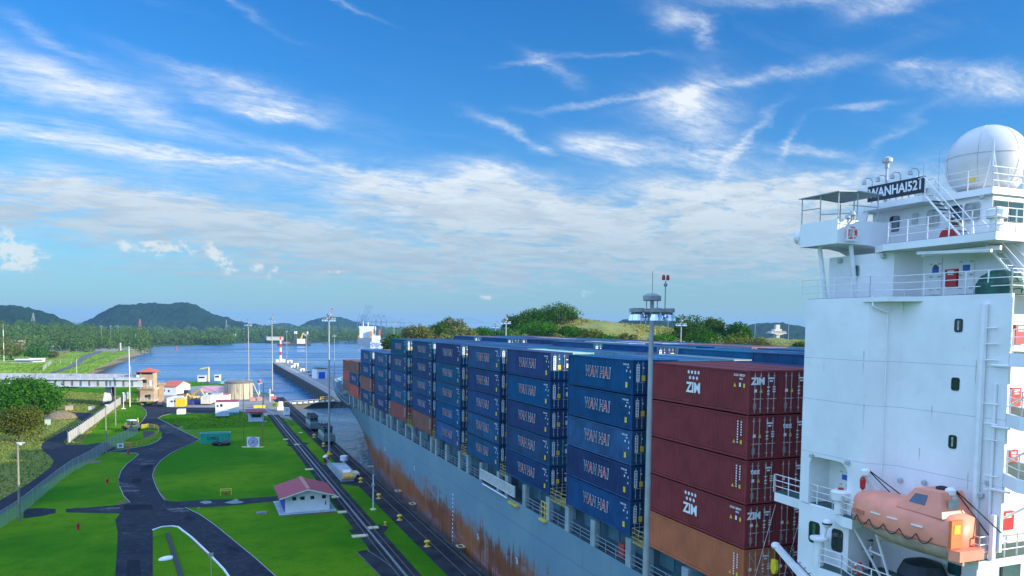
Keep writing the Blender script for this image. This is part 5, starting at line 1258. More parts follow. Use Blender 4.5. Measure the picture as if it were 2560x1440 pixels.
where = ['behind the bow containers', 'behind the forward container stacks', 'at the left foot of the grassy hill', 'on the left shoulder of the grassy hill', 'on the crest of the grassy hill', 'in front of the grassy hill', 'right of the tall lamp post', 'beside the white bridge tower']
TREES = [ # px, top y, width px, distance, leaf, seed, label
 (985,838,70,300,1,'low dark bush just right of the distant cargo ship'),
 (1042,812,92,330,3,'pale round topped tree behind the bow containers, first on the left'),
 (1098,806,70,345,1,'darker tree between the two pale trees behind the bow containers'),
 (1134,797,74,360,3,'tall tree with a small crown above its neighbours, left of the twin lamps'),
 (1158,818,96,330,3,'broad pale tree low over the container roofs, left of the twin lamps'),
 (1212,820,76,350,0,'dark tree directly left of the twin lamp poles'),
 (1262,822,84,330,0,'dark spreading tree behind the twin lamp poles'),
 (1300,792,84,380,1,'tree on the left shoulder of the hill, under the sky'),
 (1345,779,100,390,0,'tall dark tree left of the highest tree on the hill'),
 (1398,768,106,395,1,'highest tree on the hill, its crown against the sky'),
 (1432,786,26,400,1,'small slim tree right of the highest tree on the hill'),
 (1340,812,120,360,0,'wide dark tree below the highest tree on the hill'),
 (1425,822,70,350,0,'dark bush on the hill below the slim tree'),
 (1120,838,90,290,3,'yellow green shrub over the blue roofs, left of the twin lamps'),
 (1290,838,110,280,3,'yellow green shrub over the container roofs below the hill trees'),
 (1400,838,60,290,3,'small pale shrub at the foot of the hill, left of the open slope'),
 (1478,824,90,300,2,'olive shrub on the open grass slope'),
 (1520,838,80,280,0,'dark shrub at the foot of the open grass slope'),
 (1570,836,66,285,2,'small olive shrub left of the tall foreground lamp post'),
 (1655,838,90,290,0,'dark bush just right of the tall foreground lamp post'),
 (1722,792,100,330,1,'full tree behind the short lamp right of the tall post'),
 (1785,798,70,345,1,'open tree right of the short lamp'),
 (1845,808,72,340,0,'flat topped dark tree near the white bridge tower'),
 (1770,832,130,300,0,'broad dark bush below the open tree'),
 (1860,836,120,300,2,'olive bush below the flat topped tree'),
 (1905,846,70,290,3,'bright low bush left of the white bridge tower'),
 (2002,856,50,280,1,'small dark bush touching the white bridge tower'),
 (2100,840,120,320,1,'bushy tree hidden behind the white bridge tower'),
]
LEAVES = [LEAF_DEEP, LEAF_MID, LEAF_OLIVE, LEAF_YELLOW]
for i, (px, ty, wpx, D, lm, label) in enumerate(TREES):
    dz = AF.dot(ray(px, 812))*D/sqrt(ray(px, 812).x**2+ray(px, 812).y**2)
    w = wpx*dz/F_PX; ztop = height_at(px, ty, D); g = min(hillside_z(px, D), ztop-4); h = max(3.5, min(w*.8, ztop-g-.8)); tr = max(.3, ztop-g-h*.93)
    make_tree('tree' if w > 9 else 'bush', label, at_dist(px, D, g), w, h, tr, LEAVES[lm], 40+i, .42 if w > 7 else .3, 22+int(w), 90, 'trees behind the ship')
for i, (px, by, ty, wpx, lm, label) in enumerate([(28,900,868,66,2,'loose olive tree at the far left beyond the bridge'), (92,902,874,52,0,'dark tree in the middle of the three beyond the bridge'), (127,897,882,30,2,'smallest of the three trees beyond the bridge'), (18,880,852,44,3,'pale tree at the picture edge beyond the bridge')]):
    p = gp(px, by, LB); dz = sqrt(p[0]**2+p[1]**2)*.95; w = wpx*dz/F_PX; h = (by-ty)*dz/F_PX
    make_tree('tree', label, p, w, h*.75, h*.27, LEAVES[lm], 80+i, .8, 22, 90, 'trees on the far bank')

# short lawn blades, thick enough to catch the low sun
def inside(poly, P):
    x, y = P[:, 0], P[:, 1]; r = np.zeros(len(P), bool); n = len(poly)
    for i in range(n):
        (x1, y1), (x2, y2) = poly[i][:2], poly[(i+1) % n][:2]
        if y1 == y2: continue
        c = ((y1 > y) != (y2 > y)) & (x < (x2-x1)*(y-y1)/(y2-y1)+x1); r ^= c
    return r
def blades(name, poly, holes, dens, w, h, m, seed, z0=0.0, zf=None):
    r = np.random.default_rng(seed); xs = [p[0] for p in poly]; ys = [p[1] for p in poly]
    n = int(dens*(max(xs)-min(xs))*(max(ys)-min(ys))); P = np.stack([r.uniform(min(xs), max(xs), n), r.uniform(min(ys), max(ys), n)], 1)
    k = inside(poly, P)
    for hpoly in holes: k &= ~inside(hpoly, P)
    P = P[k]; n = len(P); a = r.uniform(0, pi, n); d = np.stack([np.cos(a), np.sin(a)], 1)*(w*(.6+.8*r.random(n)))[:, None]
    z = np.full(n, z0) if zf is None else zf(P); hh = h*(.55+.9*r.random(n)); ln = r.normal(size=(n, 2))*.3*h
    q = np.zeros((n, 4, 3)); q[:, 0, :2] = P-d; q[:, 1, :2] = P+d; q[:, 2, :2] = P+d*.7+ln; q[:, 3, :2] = P-d*.7+ln
    q[:, 0, 2] = q[:, 1, 2] = z-.02; q[:, 2, 2] = q[:, 3, 2] = z+hh
    me = quads_mesh(name, q); me.materials.append(m); o = bpy.data.objects.new(name, me); COL.objects.link(o); return tag(o, kind='stuff')
BLADE = leaf_mat('lawn_blades', (.058, .215, .004), .28, .05, (2.8, 1.45, 1.0), .022); BLADEDRY = leaf_mat('dry_blades', (.16, .20, .04), .35, .06); BLADEBANK = leaf_mat('bank_blades', (.15, .27, .035), .35, .02)
RAILBED = [(lx(19.7, 60), 60), (lx(23.7, 60), 60), (lx(23.7, 264), 264), (lx(19.7, 264), 264)]; lawnvis = [(-70, 232), (lx(26.3, 232), 232), (lx(26.3, 322), 322)]+[p for p in edge_far]+[(-70, 340)]
DRYP = P2((0, 1262), (85, 1200), (170, 1150), (258, 1045), (345, 1000), (270, 985), (100, 975), (-200, 975), (-200, 1262)); FOOT = [[gp(x, y)[:2] for x, y in q] for q in ([(700,1288),(838,1280),(815,1225),(745,1228)], [(815,1162),(862,1160),(895,1195),(890,1206),(852,1208)], [(375,1040),(400,985),(480,960),(684,984),(700,1010),(760,1060),(735,1062),(690,1042),(540,1020)])]
blades('lawn_grass', lawnvis, NOGRASS+[RAILBED, DRYP]+FOOT, 9.0, .07, .10, BLADE, 201)
blades('dry_lawn_grass', [p for p in DRYP if True], NOGRASS, 3.0, .14, .22, BLADEDRY, 202)
blades('bank_grass', ledge[:6]+[gp(330, 880, LB)[:2], gp(150, 882, LB)[:2], gp(-60, 890, LB)[:2], gp(-60, 945, LB)[:2]], [[gp(x, y, LB)[:2] for x, y in ((105,940),(188,906),(205,889),(250,877),(262,879),(226,893),(196,912),(150,932))]], .8, .5, .6, BLADEBANK, 203, LB)
# far woods along both shores: one uncountable mass each
def wood(name, rects, seed, size, per):
    r = np.random.default_rng(seed); C = []; R = []; N = []
    for (x0, x1, d0, d1, base0, base1, h0, h1, n) in rects:
        for i in range(n):
            k = r.random(); px = r.uniform(x0, x1); D = d0+(d1-d0)*k; b = base0+(base1-base0)*k; h = r.uniform(h0, h1)
            rad = r.uniform(.35, .55)*h
            p = at_dist(px, D, b+h-rad*.8); C.append(p); R.append(rad); N.append(per)
            C.append((p[0]+r.uniform(-.6, .6)*rad, p[1]+r.uniform(-.6, .6)*rad, p[2]-rad*.8)); R.append(rad*1.05); N.append(int(per*.8))
    q = leaf_cloud(C, R, N, size, seed+1, .8); me = quads_mesh(name, q); me.materials.append(LEAF_FAR)
    o = bpy.data.objects.new(name, me); COL.objects.link(o); tag(o, kind='stuff'); return o
wood('far_woods', [(-120,230,1080,1700,-13,8,14,24,330), (150,370,1200,1750,-13,2,12,22,200)], 101, 1.5, 46)
wood('far_woods', [(352,585,1640,2050,-16,-8,10,19,190), (560,720,1900,2600,-16,-8,8,15,110), (690,905,1880,2500,-16,-10,12,20,150), (880,985,2350,3000,-16,-10,14,22,60)], 103, 2.0, 36)
wood('far_woods', [(180,700,2300,3300,-12,2,12,22,200), (640,1010,2800,4200,-12,0,14,24,170)], 105, 3.2, 24)
wood('far_woods', [(985,1080,700,1500,-14,-4,14,22,70), (1080,2060,900,1800,-12,-2,10,20,170)], 107, 1.8, 34)
# ------------------------------------------------------------------ lock side furniture
POLEM = mat('galvanised_pole', (.36, .38, .39), .45, .15, .6, metal=.3); LAMPH = mat('lamp_housing', (.24, .26, .27), .5, .15, 2)
MIRROR = mat('lamp_reflector', (.75, .80, .85), .12, .1, 3, metal=.9); WARNR = mat('beacon_red', (.35, .02, .02), .4, .1, 3)
def lamp_proto():
    t = thing('high_mast_lamp', 'x', 'lamp post')
    MB().cyl((0, 0, 0), (0, 0, 30.6), .25, .15, 12).build('pole', POLEM, t, local=True)
    MB().cyl((0, 0, 0), (0, 0, .25), .75, .75, 16).cyl((0, 0, .25), (0, 0, .8), .45, .4, 12).build('base', YEL, t, local=True)
    h = MB(); h.tube([(.95*cos(a), .95*sin(a), 31.0) for a in [2*pi*i/16 for i in range(17)]], .07, 6)
    for i in range(3): a = 2*pi*i/3; h.cyl((0, 0, 31.0), (.95*cos(a), .95*sin(a), 31.0), .06, n=6); h.cyl((.4*cos(a), .4*sin(a), 31.0), (.4*cos(a), .4*sin(a), 31.75), .03, n=5)
    h.cyl((0, 0, 30.5), (0, 0, 31.8), .12, n=8); h.build('lamp_ring', LAMPH, t, local=True)
    MB().lathe((0, 0, 31.7), [(.55, 0), (.58, .04), (.58, .32), (.3, .46), (.02, .5)], 12).cyl((0, 0, 32.1), (0, 0, 33.6), .02, n=4).build('head_cap', LAMPH, t, local=True)
    for i in range(6):
        a = 2*pi*i/6+.2; c = (1.15*cos(a), 1.15*sin(a), 30.45)
        l = MB().lathe((c[0], c[1], 30.42), [(.42, 0), (.41, .15), (.33, .38), (.2, .52)], 14).build('lamp_reflector', MIRROR, t, local=True)
        MB().lathe((c[0], c[1], 30.95), [(.36, 0), (.36, .26)], 14).build('lamp_top', LAMPH, l)
    MB().cyl((.8, -.3, 31.0), (.8, -.3, 33.0), .035, n=6).sph((.8, -.3, 32.75), .13, 8, 6).build('beacon_mast', LAMPH, t, local=True)
    for dx in (-.16, .16): MB().lathe((.8+dx, -.3, 33.05), [(.11, 0), (.11, .2), (.07, .34)], 8).build('beacon', WARNR, t, local=True)
    return t
_kids = {}
for o in COL.objects:
    pass
def kids_of(o):
    return [c for c in list(COL.objects) if c.parent == o]
LP = lamp_proto(); LPK = {LP: kids_of(LP)}
for k in LPK[LP]: LPK[k] = kids_of(k)
lamps = [((26.9, 43.6, 0), 1, 'tall lamp post rising in front of the navy and maroon containers'), (gp(823, 1137), 1, 'tall lamp post with yellow foot on the lock wall by the bow'),
  (gp(681, 995), 1, 'lamp post at the far end of the lock wall beside the yard'), (gp(622, 985), .935, 'lamp post behind the round storage tank'),
  (gp(836, 945, PZ), 1, 'lamp post on the pier right of the blue doored warehouse'), (gp(766, 932, PZ), 1, 'lamp post on the pier left of the blue doored warehouse'), (gp(717, 905, PZ), 1, 'lamp post near the tip of the pier'),
  (at_dist(1265, 235, 0), 1, 'right one of the twin lamp posts over the blue roofs'), (at_dist(1239, 330, 0), .95, 'left one of the twin lamp posts over the blue roofs'), (at_dist(1120, 620, -8), 1, 'low lamp head among the pale trees'),
  (at_dist(985, 560, 0), 1, 'lamp post beside the distant cargo ship'), (at_dist(1703, 225, 0), 1, 'short lamp post before the trees right of the tall post'),
  (gp(254, 866, LB), 1, 'left one of three lamp posts on the far bank'), (gp(277, 864, LB), 1, 'middle one of three lamp posts on the far bank'), (gp(296, 863, LB), 1, 'right one of three lamp posts on the far bank')]
for i, (p, s, lab) in enumerate(lamps):
    o = LP if i == 0 else copy_tree(LP, None, lambda q: LPK.get(q, []))
    o.location = p; o.scale = (1, 1, s); o['label'] = lab; o['group'] = 'high mast lamp posts'; o.rotation_euler = (0, 0, 0 if i == 0 else .7*i)

# towing locomotives
MULE = mat('mule_green_grey', (.10, .17, .18), .45, .2, .8, dirt=.3); MULED = mat('mule_dark', (.02, .025, .03), .6, .2, 2)
def mule():
    t = thing('towing_locomotive', 'x', 'locomotive')
    MB().box(-1.45, 1.45, -4.6, 4.6, .75, 1.75).box(-1.3, 1.3, -4.9, -4.6, .9, 1.5).build('chassis', MULE, t, local=True)
    b = MB(); b.xprism([(-4.3, 1.76), (-4.3, 2.3), (-3.2, 2.45), (-3.2, 1.76)], 'x', -1.35, 1.35); b.box(-1.35, 1.35, -1.0, 1.6, 1.76, 3.0); b.xprism([(4.3, 1.76), (4.3, 2.3), (3.6, 2.45), (3.6, 1.76)], 'x', -1.35, 1.35); b.build('winch_housing', MULE, t, local=True)
    for s in (-1, 1):
        y0, y1 = (-3.1, -1.1) if s < 0 else (1.7, 3.5)
        c = MB().box(-1.3, 1.0, y0, y1, 1.76, 4.1).build('cab', MULE, t, local=True)
        ye = y0-.02 if s < 0 else y1+.02
        MB().box(-1.0, -.35, ye-.02, ye+.02, 2.9, 3.7).box(-.2, .75, ye-.02, ye+.02, 2.9, 3.7).build('window', GLASS, c); MB().box(-1.33, -1.3, y0+.3, y1-.3, 2.9, 3.7).build('window', GLASS, c)
        MB().box(-1.36, 1.06, y0-.12, y1+.12, 4.11, 4.25).build('roof', MULED, c)
        for x in (-.8, 0, .6): MB().lathe((x, (y0+y1)/2, 4.25), [(.14, 0), (.14, .2), (.06, .3)], 8).build('roof_lamp', WARNR if x == 0 else MULED, c)
    MB().rail([(-1.4, -4.5, 1.76), (-1.4, 4.5, 1.76)], 1.0, 2, 1.5, .03, .03).build('side_rail', WHITE2, t, local=True)
    for y in (-3.4, -1.9, 1.9, 3.4):
        for x in (-.85, .85): MB().cyl((x-.08, y, .47), (x+.08, y, .47), .45, n=14).build('wheel', MULED, t, local=True)
    MB().cyl((1.3, -2, 2.1), (1.7, -2, 2.1), .35, n=12).cyl((1.3, 2, 2.1), (1.7, 2, 2.1), .35, n=12).build('fairlead', YEL, t, local=True)
    MB().box(-1.2, -.9, -4.63, -4.6, 1.3, 1.5).box(.9, 1.2, -4.63, -4.6, 1.3, 1.5).build('buffer_lamp', STICKY, t, local=True)
    return t
m1 = mule(); K = {m1: kids_of(m1)}
for k in K[m1]: K[k] = kids_of(k)
for i, (y, lab) in enumerate(((222, 'farther grey green towing locomotive on the lock wall track'), (197.5, 'nearer grey green towing locomotive partly behind the lamp post'))):
    o = m1 if i == 0 else copy_tree(m1, None, lambda q: K.get(q, []))
    o.location = (lx(29.1, y), y, .07); o.rotation_euler = (0, 0, LRZ); o['label'] = lab; o['group'] = 'towing locomotives'
WIRE = mat('tow_wire', (.25, .26, .27), .5, .1, 4)
for y in (222, 197.5):
    for dy in (-2, 2): tag(MB().tube([(lx(30.8, y), y+dy, 2.2), (35.0, 214+dy*2, 11.2)], .03, 4).build('towing_cable', WIRE), 'thin steel towing cable running from a locomotive up to the bow', 'cable', 'towing cables')

# mooring bollards and small yellow fittings
def bollard_proto():
    t = thing('bollard', 'x', 'bollard'); MB().lathe((0, 0, 0), [(.42, 0), (.42, .12), (.24, .2), (.2, .5), (.4, .62), (.42, .8), (.25, .9)], 14).build('bollard_post', YEL, t, local=True)
    MB().cyl((0, 0, 0), (0, 0, .05), .62, n=14).build('base_plate', DARKSTEEL, t, local=True); return t
bp = bollard_proto(); bk = kids_of(bp)
for i, (px, py, lab) in enumerate([(785,1094,'beside the nearer locomotive'), (809,1116,'left of the lamp post foot'), (902,1206,'below the equipment pit'), (947,1247,'right of the thin white mast'), (999,1301,'second nearest of the row'), (1068,1367,'nearest of the row along the lock wall'), (963,1313,'in the dark pad by the return track')]):
    o = bp if i == 0 else bp.copy()
    if i:
        COL.objects.link(o)
        for c in bk: d = c.copy(); COL.objects.link(d); d.parent = o
    o.location = gp(px, py); o['label'] = 'yellow mooring bollard on the grass, '+lab; o['group'] = 'yellow bollards'
    if i == 6: o.scale = (.5, .5, .6)
def hydrant(p, lab):
    t = thing('fire_hydrant', lab, 'hydrant', p, 0, 'red hydrants'); MB().lathe((0, 0, 0), [(.24, 0), (.2, .1), (.17, .2), (.17, .75), (.24, .8), (.2, 1.0), (.05, 1.1)], 12).build('barrel', REDP, t, local=True); MB().cyl((-.32, 0, .6), (.32, 0, .6), .09, n=8).build('outlet', REDP, t, local=True)
hydrant(gp(195, 1325), 'red hydrant on the lawn left of the lower road'); hydrant(gp(268, 1210), 'red hydrant on the lawn by the chain link fence side'); hydrant(gp(320, 1138), 'red hydrant at the kerb by the road junction')
t = thing('capstan_buoy', 'dark red and white ball on the grass beside the equipment pit', 'buoy', gp(816, 1156)); MB().sph((0, 0, .75), .72, 14, 9).build('ball', mat('dark_red', (.22, .02, .02), .6, .2, 2), t, local=True); MB().sph((-.15, .05, .95), .68, 12, 5, 1, .3, 1).build('white_cap', WHITEPAINT, t, local=True)
PALEY = mat('pale_yellow_slab', (.55, .52, .28), .7, .2, 2)
for i, (px, py, w, lab) in enumerate([(714,1099,1.2,'beside the return track, farthest'), (773,1174,1.6,'left of the track above the hut'), (900,1341,2.2,'left of the track below the hut'), (838,1244,1.2,'right of the hut corner'), (855,1281,1.4,'below the hut'), (933,1320,1.5,'between the rails'), (752,1082,1.0,'near the lock track, farthest'), (742,1112,1.2,'between the rails near the lamp post')]):
    p = gp(px, py); tag(MB().prism([(p[0]-w/2, p[1]-.6), (p[0]+w/2, p[1]-.6), (p[0]+w/2, p[1]+.6), (p[0]-w/2, p[1]+.6)], -.05, .13).build('access_cover', PALEY), 'pale yellow cover slab set in the ground, '+lab, 'cover', 'cover slabs')
p = gp(654, 1285); tag(MB().box(p[0]-.75, p[0]+.75, p[1]-.3, p[1]+.3, -.02, .3).box(p[0]-.68, p[0]+.68, p[1]-.22, p[1]+.22, .3, .36).build('concrete_block', KERB), 'small white concrete block on the grass left of the hut', 'block')
for i, y in enumerate((1167, 1228, 1260, 1367)):
    px = 518+(y-804)*1.125; p = gp(px, y); tag(MB().box(p[0]-.5, p[0]+.5, p[1]-.7, p[1]-.55, .03, .12).box(p[0]-.5, p[0]+.5, p[1]+.55, p[1]+.7, .03, .12).box(p[0]-.5, p[0]-.35, p[1]-.55, p[1]+.55, .03, .12).box(p[0]+.35, p[0]+.5, p[1]-.55, p[1]+.55, .03, .12).build('cleat_frame', PALEY), 'pale square cleat frame on the lock wall edge, %s along it from the bow' % ORD[i+1], 'cleat', 'cleat frames on the lock wall')

# equipment pit platform between the tracks
t = thing('equipment_platform', 'blue grey gate machinery platform beside the lock wall track', 'platform', gp(850, 1190))
c = [gp(x, y)[:2] for x, y in ((817,1164),(862,1163),(893,1193),(885,1203),(853,1205))]
STEELB = mat('platform_steel', (.26, .33, .36), .55, .25, .8, dirt=.35)
MB().prism(c, .02, .55).build('platform_deck', STEELB, t)
a = Vector((*c[0], .55)); b = Vector((*c[4], .55)); MB().rail([a, b], 1.1, 3, 1.0, .035, .04).build('guard_rail', STEELB, t)
pm = [gp(x, y)[:2] for x, y in ((838,1172),(868,1171),(882,1186),(855,1190))]
MB().prism(pm, .551, .75).build('hatch_cover', mat('hatch_grey', (.36, .42, .44), .6, .2, 1, dirt=.3), t)
p = gp(860, 1162); MB().lathe((p[0], p[1], .02), [(.35, 0), (.35, .9), (.85, .95), (.8, 1.9), (.6, 2.0)], 16).build('control_drum', mat('drum_white', (.55, .60, .64), .5, .15, 1), t)
q = [gp(x, y)[:2] for x, y in ((854,1190),(875,1187),(886,1204),(858,1205))]; MB().prism(q, .56, 1.0).build('winch_bed', mat('ochre_paint', (.60, .34, .05), .6, .2, 1.5, dirt=.3), t)
q = [gp(x, y)[:2] for x, y in ((856,1189),(874,1187),(878,1194),(858,1196))]; MB().prism(q, 1.001, 1.12).build('winch_lid', WHITEPAINT, t)
q = [gp(x, y)[:2] for x, y in ((876,1184),(893,1184),(899,1191),(880,1192))]; MB().prism(q, .3, .62).build('side_tray', PALEY, t)
t = thing('signal_mast', 'thin white mast on the grass strip between the tracks', 'mast', gp(933, 1274)); H_ = (1274-1185)*AF.dot(Vector(gp(933, 1274))-Vector((0, 0, CAM_H)))/F_PX
MB().cyl((0, 0, 0), (0, 0, H_), .11, .07, 8).build('pole', WHITEPAINT, t, local=True); MB().lathe((0, 0, 0), [(.55, 0), (.5, .15), (.12, .2)], 12).build('base', PALEY, t, local=True); MB().box(-.25, .2, -.12, .12, H_*.68, H_*.74).box(-.12, .12, -.15, .15, H_*.24, H_*.29).build('bracket', LAMPW, t, local=True)

# ------------------------------------------------------------------ huts, kiosk, target, signs
ROOFR = mat('red_roof', (.30, .045, .055), .6, .15, .8, dirt=.12); WALLW = mat('white_wall', (.78, .78, .75), .7, .06, .8, dirt=.08); BLUEW = mat('blue_wall', (.03, .04, .30), .6, .15, 1)
SLABB = mat('pale_blue_slab', (.30, .42, .46), .8, .2, 1)
def local_thing(name, label, cat, p, rz=LRZ, group=None): return thing(name, label, cat, p, rz, group)
p = gp(769, 1279); t = local_thing('hut', 'white hut with red gabled roof and blue side wall beside the return track', 'hut', (p[0], p[1], 0))
W, D, EH, RH = 6.9, 8.4, 2.75, 3.75
mb = MB(); mb.xprism([(-W/2, 0), (W/2, 0), (W/2, EH), (0, RH-.12), (-W/2, EH)], 'y', 0, D); mb.build('wall', WALLW, t, local=True)
mb = MB(); o_ = .95; k = (RH-EH)/(W/2)
for s in (-1, 1): mb.add([(0, -o_, RH), (0, D+o_, RH), (s*(W/2+o_), D+o_, EH-k*o_), (s*(W/2+o_), -o_, EH-k*o_), (0, -o_, RH+.1), (0, D+o_, RH+.1), (s*(W/2+o_), D+o_, EH-k*o_+.1), (s*(W/2+o_), -o_, EH-k*o_+.1)], [(4, 5, 6, 7), (3, 2, 1, 0), (0, 4, 7, 3), (1, 2, 6, 5), (2, 3, 7, 6)])
rf_ = mb.build('roof', ROOFR, t, local=True)
MB().box(-.32, .32, -o_-.01, D+o_+.01, RH+.07, RH+.15).build('ridge_cap', mat('ridge_pink', (.42, .16, .14), .6, .1, 1), rf_, local=True)
mb = MB()
for s in (-1, 1): mb.add([(0, -o_-.03, RH-.12), (0, -o_-.03, RH+.07), (s*(W/2+o_), -o_-.03, EH-k*o_+.07), (s*(W/2+o_), -o_-.03, EH-k*o_-.12), (0, -o_, RH-.12), (0, -o_, RH+.07), (s*(W/2+o_), -o_, EH-k*o_+.07), (s*(W/2+o_), -o_, EH-k*o_-.12)], [(0, 1, 2, 3), (7, 6, 5, 4), (1, 5, 6, 2), (0, 3, 7, 4)])
mb.build('fascia_board', WALLW, rf_, local=True)
MB().box(-W/2-.03, -W/2-.005, .05, D-.05, .05, EH-.05).build('side_wall', BLUEW, t, local=True)
for x in (-2.05, -1.1+.35, .75, 2.55): MB().box(x-.3, x+.3, -.03, .02, 1.95, 2.5).build('window', FRAMEK, t, local=True)
MB().box(-1.25, -1.0, -.03, .02, 2.15, 2.4).build('window', FRAMEK, t, local=True); MB().box(2.75, 2.9, -.06, -.002, .9, 1.5).build('meter_box', RUBBER, t, local=True)
MB().box(-W/2-1.0, W/2+1.0, -1.2, D+.6, -.1, .06).build('base_slab', SLABB, t, local=True)

TGT_B = mat('target_blue', (.10, .04, .35), .6, .1, 3)
p = gp(633, 1118); t = thing('target_sign', 'white square sign with blue and white rings standing on the lawn', 'sign', (p[0], p[1], 0), radians(-20)); S_ = 31*AF.dot(Vector(p)-Vector((0, 0, CAM_H)))/F_PX
MB().box(-S_/2, S_/2, -.03, .03, 0, S_*.84).build('board', WALLW, t, local=True); MB().box(-S_*.8, S_*.8, -.5, .5, -.05, .05).build('base_slab', PALEY, t, local=True)
for i, r in enumerate((.40, .29, .18, .085)):
    R1 = r*S_; R0 = (r-.055)*S_ if i < 3 else 0; mb = MB(); n = 32; vs = []
    for q in range(n): a = 2*pi*q/n; vs += [(R1*cos(a), -.035-.002, S_*.42+R1*sin(a)), (R0*cos(a), -.037, S_*.42+R0*sin(a))]
    mb.add(vs, [(2*q, 2*q+1, (2*q+3) % (2*n), (2*q+2) % (2*n)) for q in range(n)]); mb.build('ring', TGT_B, t, local=True)
RW = mat('red_white_post', (.35, .10, .05), .6, .2, 2)
for px, py, top, lab in ((609,1117,942,'slim post left of the target sign, rust red below and pale above'), (657,1117,990,'slim post right of the target sign, rust red below and pale above')):
    p = gp(px, py); z = (py-top)*AF.dot(Vector(p)-Vector((0, 0, CAM_H)))/F_PX; t = thing('marker_post', lab, 'post', p, 0, 'marker posts'); MB().cyl((0, 0, 0), (0, 0, z*.42), .1, .09, 7).build('lower_pole', RW, t, local=True); MB().cyl((0, 0, z*.42), (0, 0, z), .09, .06, 7).build('upper_pole', KERB, t, local=True); MB().cyl((0, 0, 0), (0, 0, .06), .5, n=12).build('base', PALEY, t, local=True)
p = gp(641, 1053); t = local_thing('kiosk', 'small pale blue kiosk with a dark red flat roof and awning', 'kiosk', p)
MB().box(-2.1, 2.1, 0, 3.6, 0, 2.6).build('wall', mat('pale_blue_wall', (.50, .58, .68), .7, .08, 1), t, local=True); MB().prism([(-3.0, -1.0), (3.0, -1.0), (3.0, 4.4), (-3.0, 4.4)], [2.75, 2.65, 2.95, 3.05], [2.95, 2.85, 3.15, 3.25]).build('roof', ROOFR, t, local=True)
MB().box(-1.4, 1.4, -.03, .01, 1.15, 2.0).build('window', FRAMEK, t, local=True); MB().add([(-1.7, -.02, 2.3), (1.7, -.02, 2.3), (1.7, -.75, 2.0), (-1.7, -.75, 2.0)], [(0, 1, 2, 3)]).build('awning', ROOFR, t, local=True); MB().box(-2.6, 3.0, -1.6, 0, -.05, .08).build('base_slab', SLABB, t, local=True)
# green site container, with stencilled lettering, and black waste beside it
GRN = mat('green_container', (.02, .36, .24), .5, .12, .8, dirt=.12)
p = gp(538, 1109); t = thing('site_container', 'bright green open topped container on the lawn beside black bags', 'container', p, radians(-4))
W = 70*AF.dot(Vector(p)-Vector((0, 0, CAM_H)))/F_PX; mb = MB(); mb.box(-W/2, W/2, 0, .15, 0, 2.5); mb.box(-W/2, W/2, 2.3, 2.45, 0, 2.5); mb.box(-W/2, -W/2+.15, .151, 2.3, 0, 2.5); mb.box(W/2-.15, W/2, .151, 2.3, 0, 2.5); mb.box(-W/2+.15, W/2-.15, .151, 2.3, .1, .3)
for i in range(6): x = -W/2+.3+i*(W-.6)/5; mb.box(x-.06, x+.06, -.08, -.002, .05, 2.4)
mb.build('wall', GRN, t, local=True); MB().box(-W/2-.06, W/2+.06, -.1, 0, 2.5, 2.62).box(-W/2-.06, W/2+.06, 2.4, 2.5, 2.5, 2.62).box(-W/2-.06, -W/2+.06, 0, 2.4, 2.5, 2.62).box(W/2-.06, W/2+.06, 0, 2.4, 2.5, 2.62).build('rim', mat('rim_mint', (.22, .55, .48), .5, .1, 2), t, local=True)
mb = MB(); add_text(mb, 'CABLE', .95, (-W*.08, -.09, 1.35), AFT, .003, .012); mb.build('lettering', mat('stencil_black', (.02, .05, .04), .7, .1, 3), t, local=True)
MB().xprism([(-W/2-3.2, 3.4), (-W/2+.6, 2.55), (-W/2+.6, 2.4), (-W/2-3.2, 3.2)], 'y', 1.2, 1.6).build('loading_plank', mat('plank_grey', (.16, .18, .18), .7, .3, 1), t, local=True)
for i, (px, py, r, lab) in enumerate([(540,1112,.95,'left'), (551,1113,.7,'middle'), (566,1111,.95,'right')]):
    p = gp(px, py); mb = MB().sph((p[0], p[1]-1.2, r*.55), r, 10, 7, .75); rg = random.Random(i); mb.v = [(x+rg.uniform(-.14, .14), y+rg.uniform(-.14, .14), max(-.03, z+rg.uniform(-.12, .12))) for x, y, z in mb.v]; tag(mb.build('waste_bag', mat('black_bag', (.012, .012, .02), .45, .3, 3)), 'black bag heaped against the green container, %s one' % lab, 'bag', 'black bags')
def yframe(px, py, w, lab):
    p = gp(px, py); t = thing('barrier_frame', lab, 'barrier', p); k = AF.dot(Vector(p)-Vector((0, 0, CAM_H)))/F_PX; W = w*k; mb = MB()
    for x in (-W/2, W/2):
        for y in (0, 1.3): mb.cyl((x, y, 0), (x, y, .85), .05, n=5)
    for z in (.85,): mb.tube([(-W/2, 0, z), (W/2, 0, z), (W/2, 1.3, z), (-W/2, 1.3, z), (-W/2, 0, z)], .06, 5)
    mb.build('frame', YEL, t, local=True); MB().lathe((0, .6, 0), [(.18, 0), (.18, .35), (.24, .4), (.1, .55)], 10).build('valve', REDP, t, local=True)
yframe(565, 1238, 25, 'yellow guard frame round a red valve on the lawn')
p = gp(528, 1440); t = thing('road_sign', 'small pale sign on a thin post beside the lower road kerb', 'sign', p); z = (1440-1390)*AF.dot(Vector(p)-Vector((0, 0, CAM_H)))/F_PX; MB().cyl((0, 0, 0), (0, 0, z), .03, n=6).build('post', LAMPW, t, local=True); MB().box(-.28, .28, -.03, -.005, z-.05, z+.42).build('plate', mat('sign_beige', (.45, .38, .30), .6, .1, 3), t, local=True)
p = gp(417, 1397); mb = MB().sph((0, 0, 0), .95, 12, 5, .35, 0, 1); mb.v = [(p[0]+x*1.0+(y*.3), p[1]+y*.8, z) for x, y, z in mb.v]; tag(mb.build('white_boulder', WALLW), 'flat white boulder on the grass island by the lower road', 'boulder')
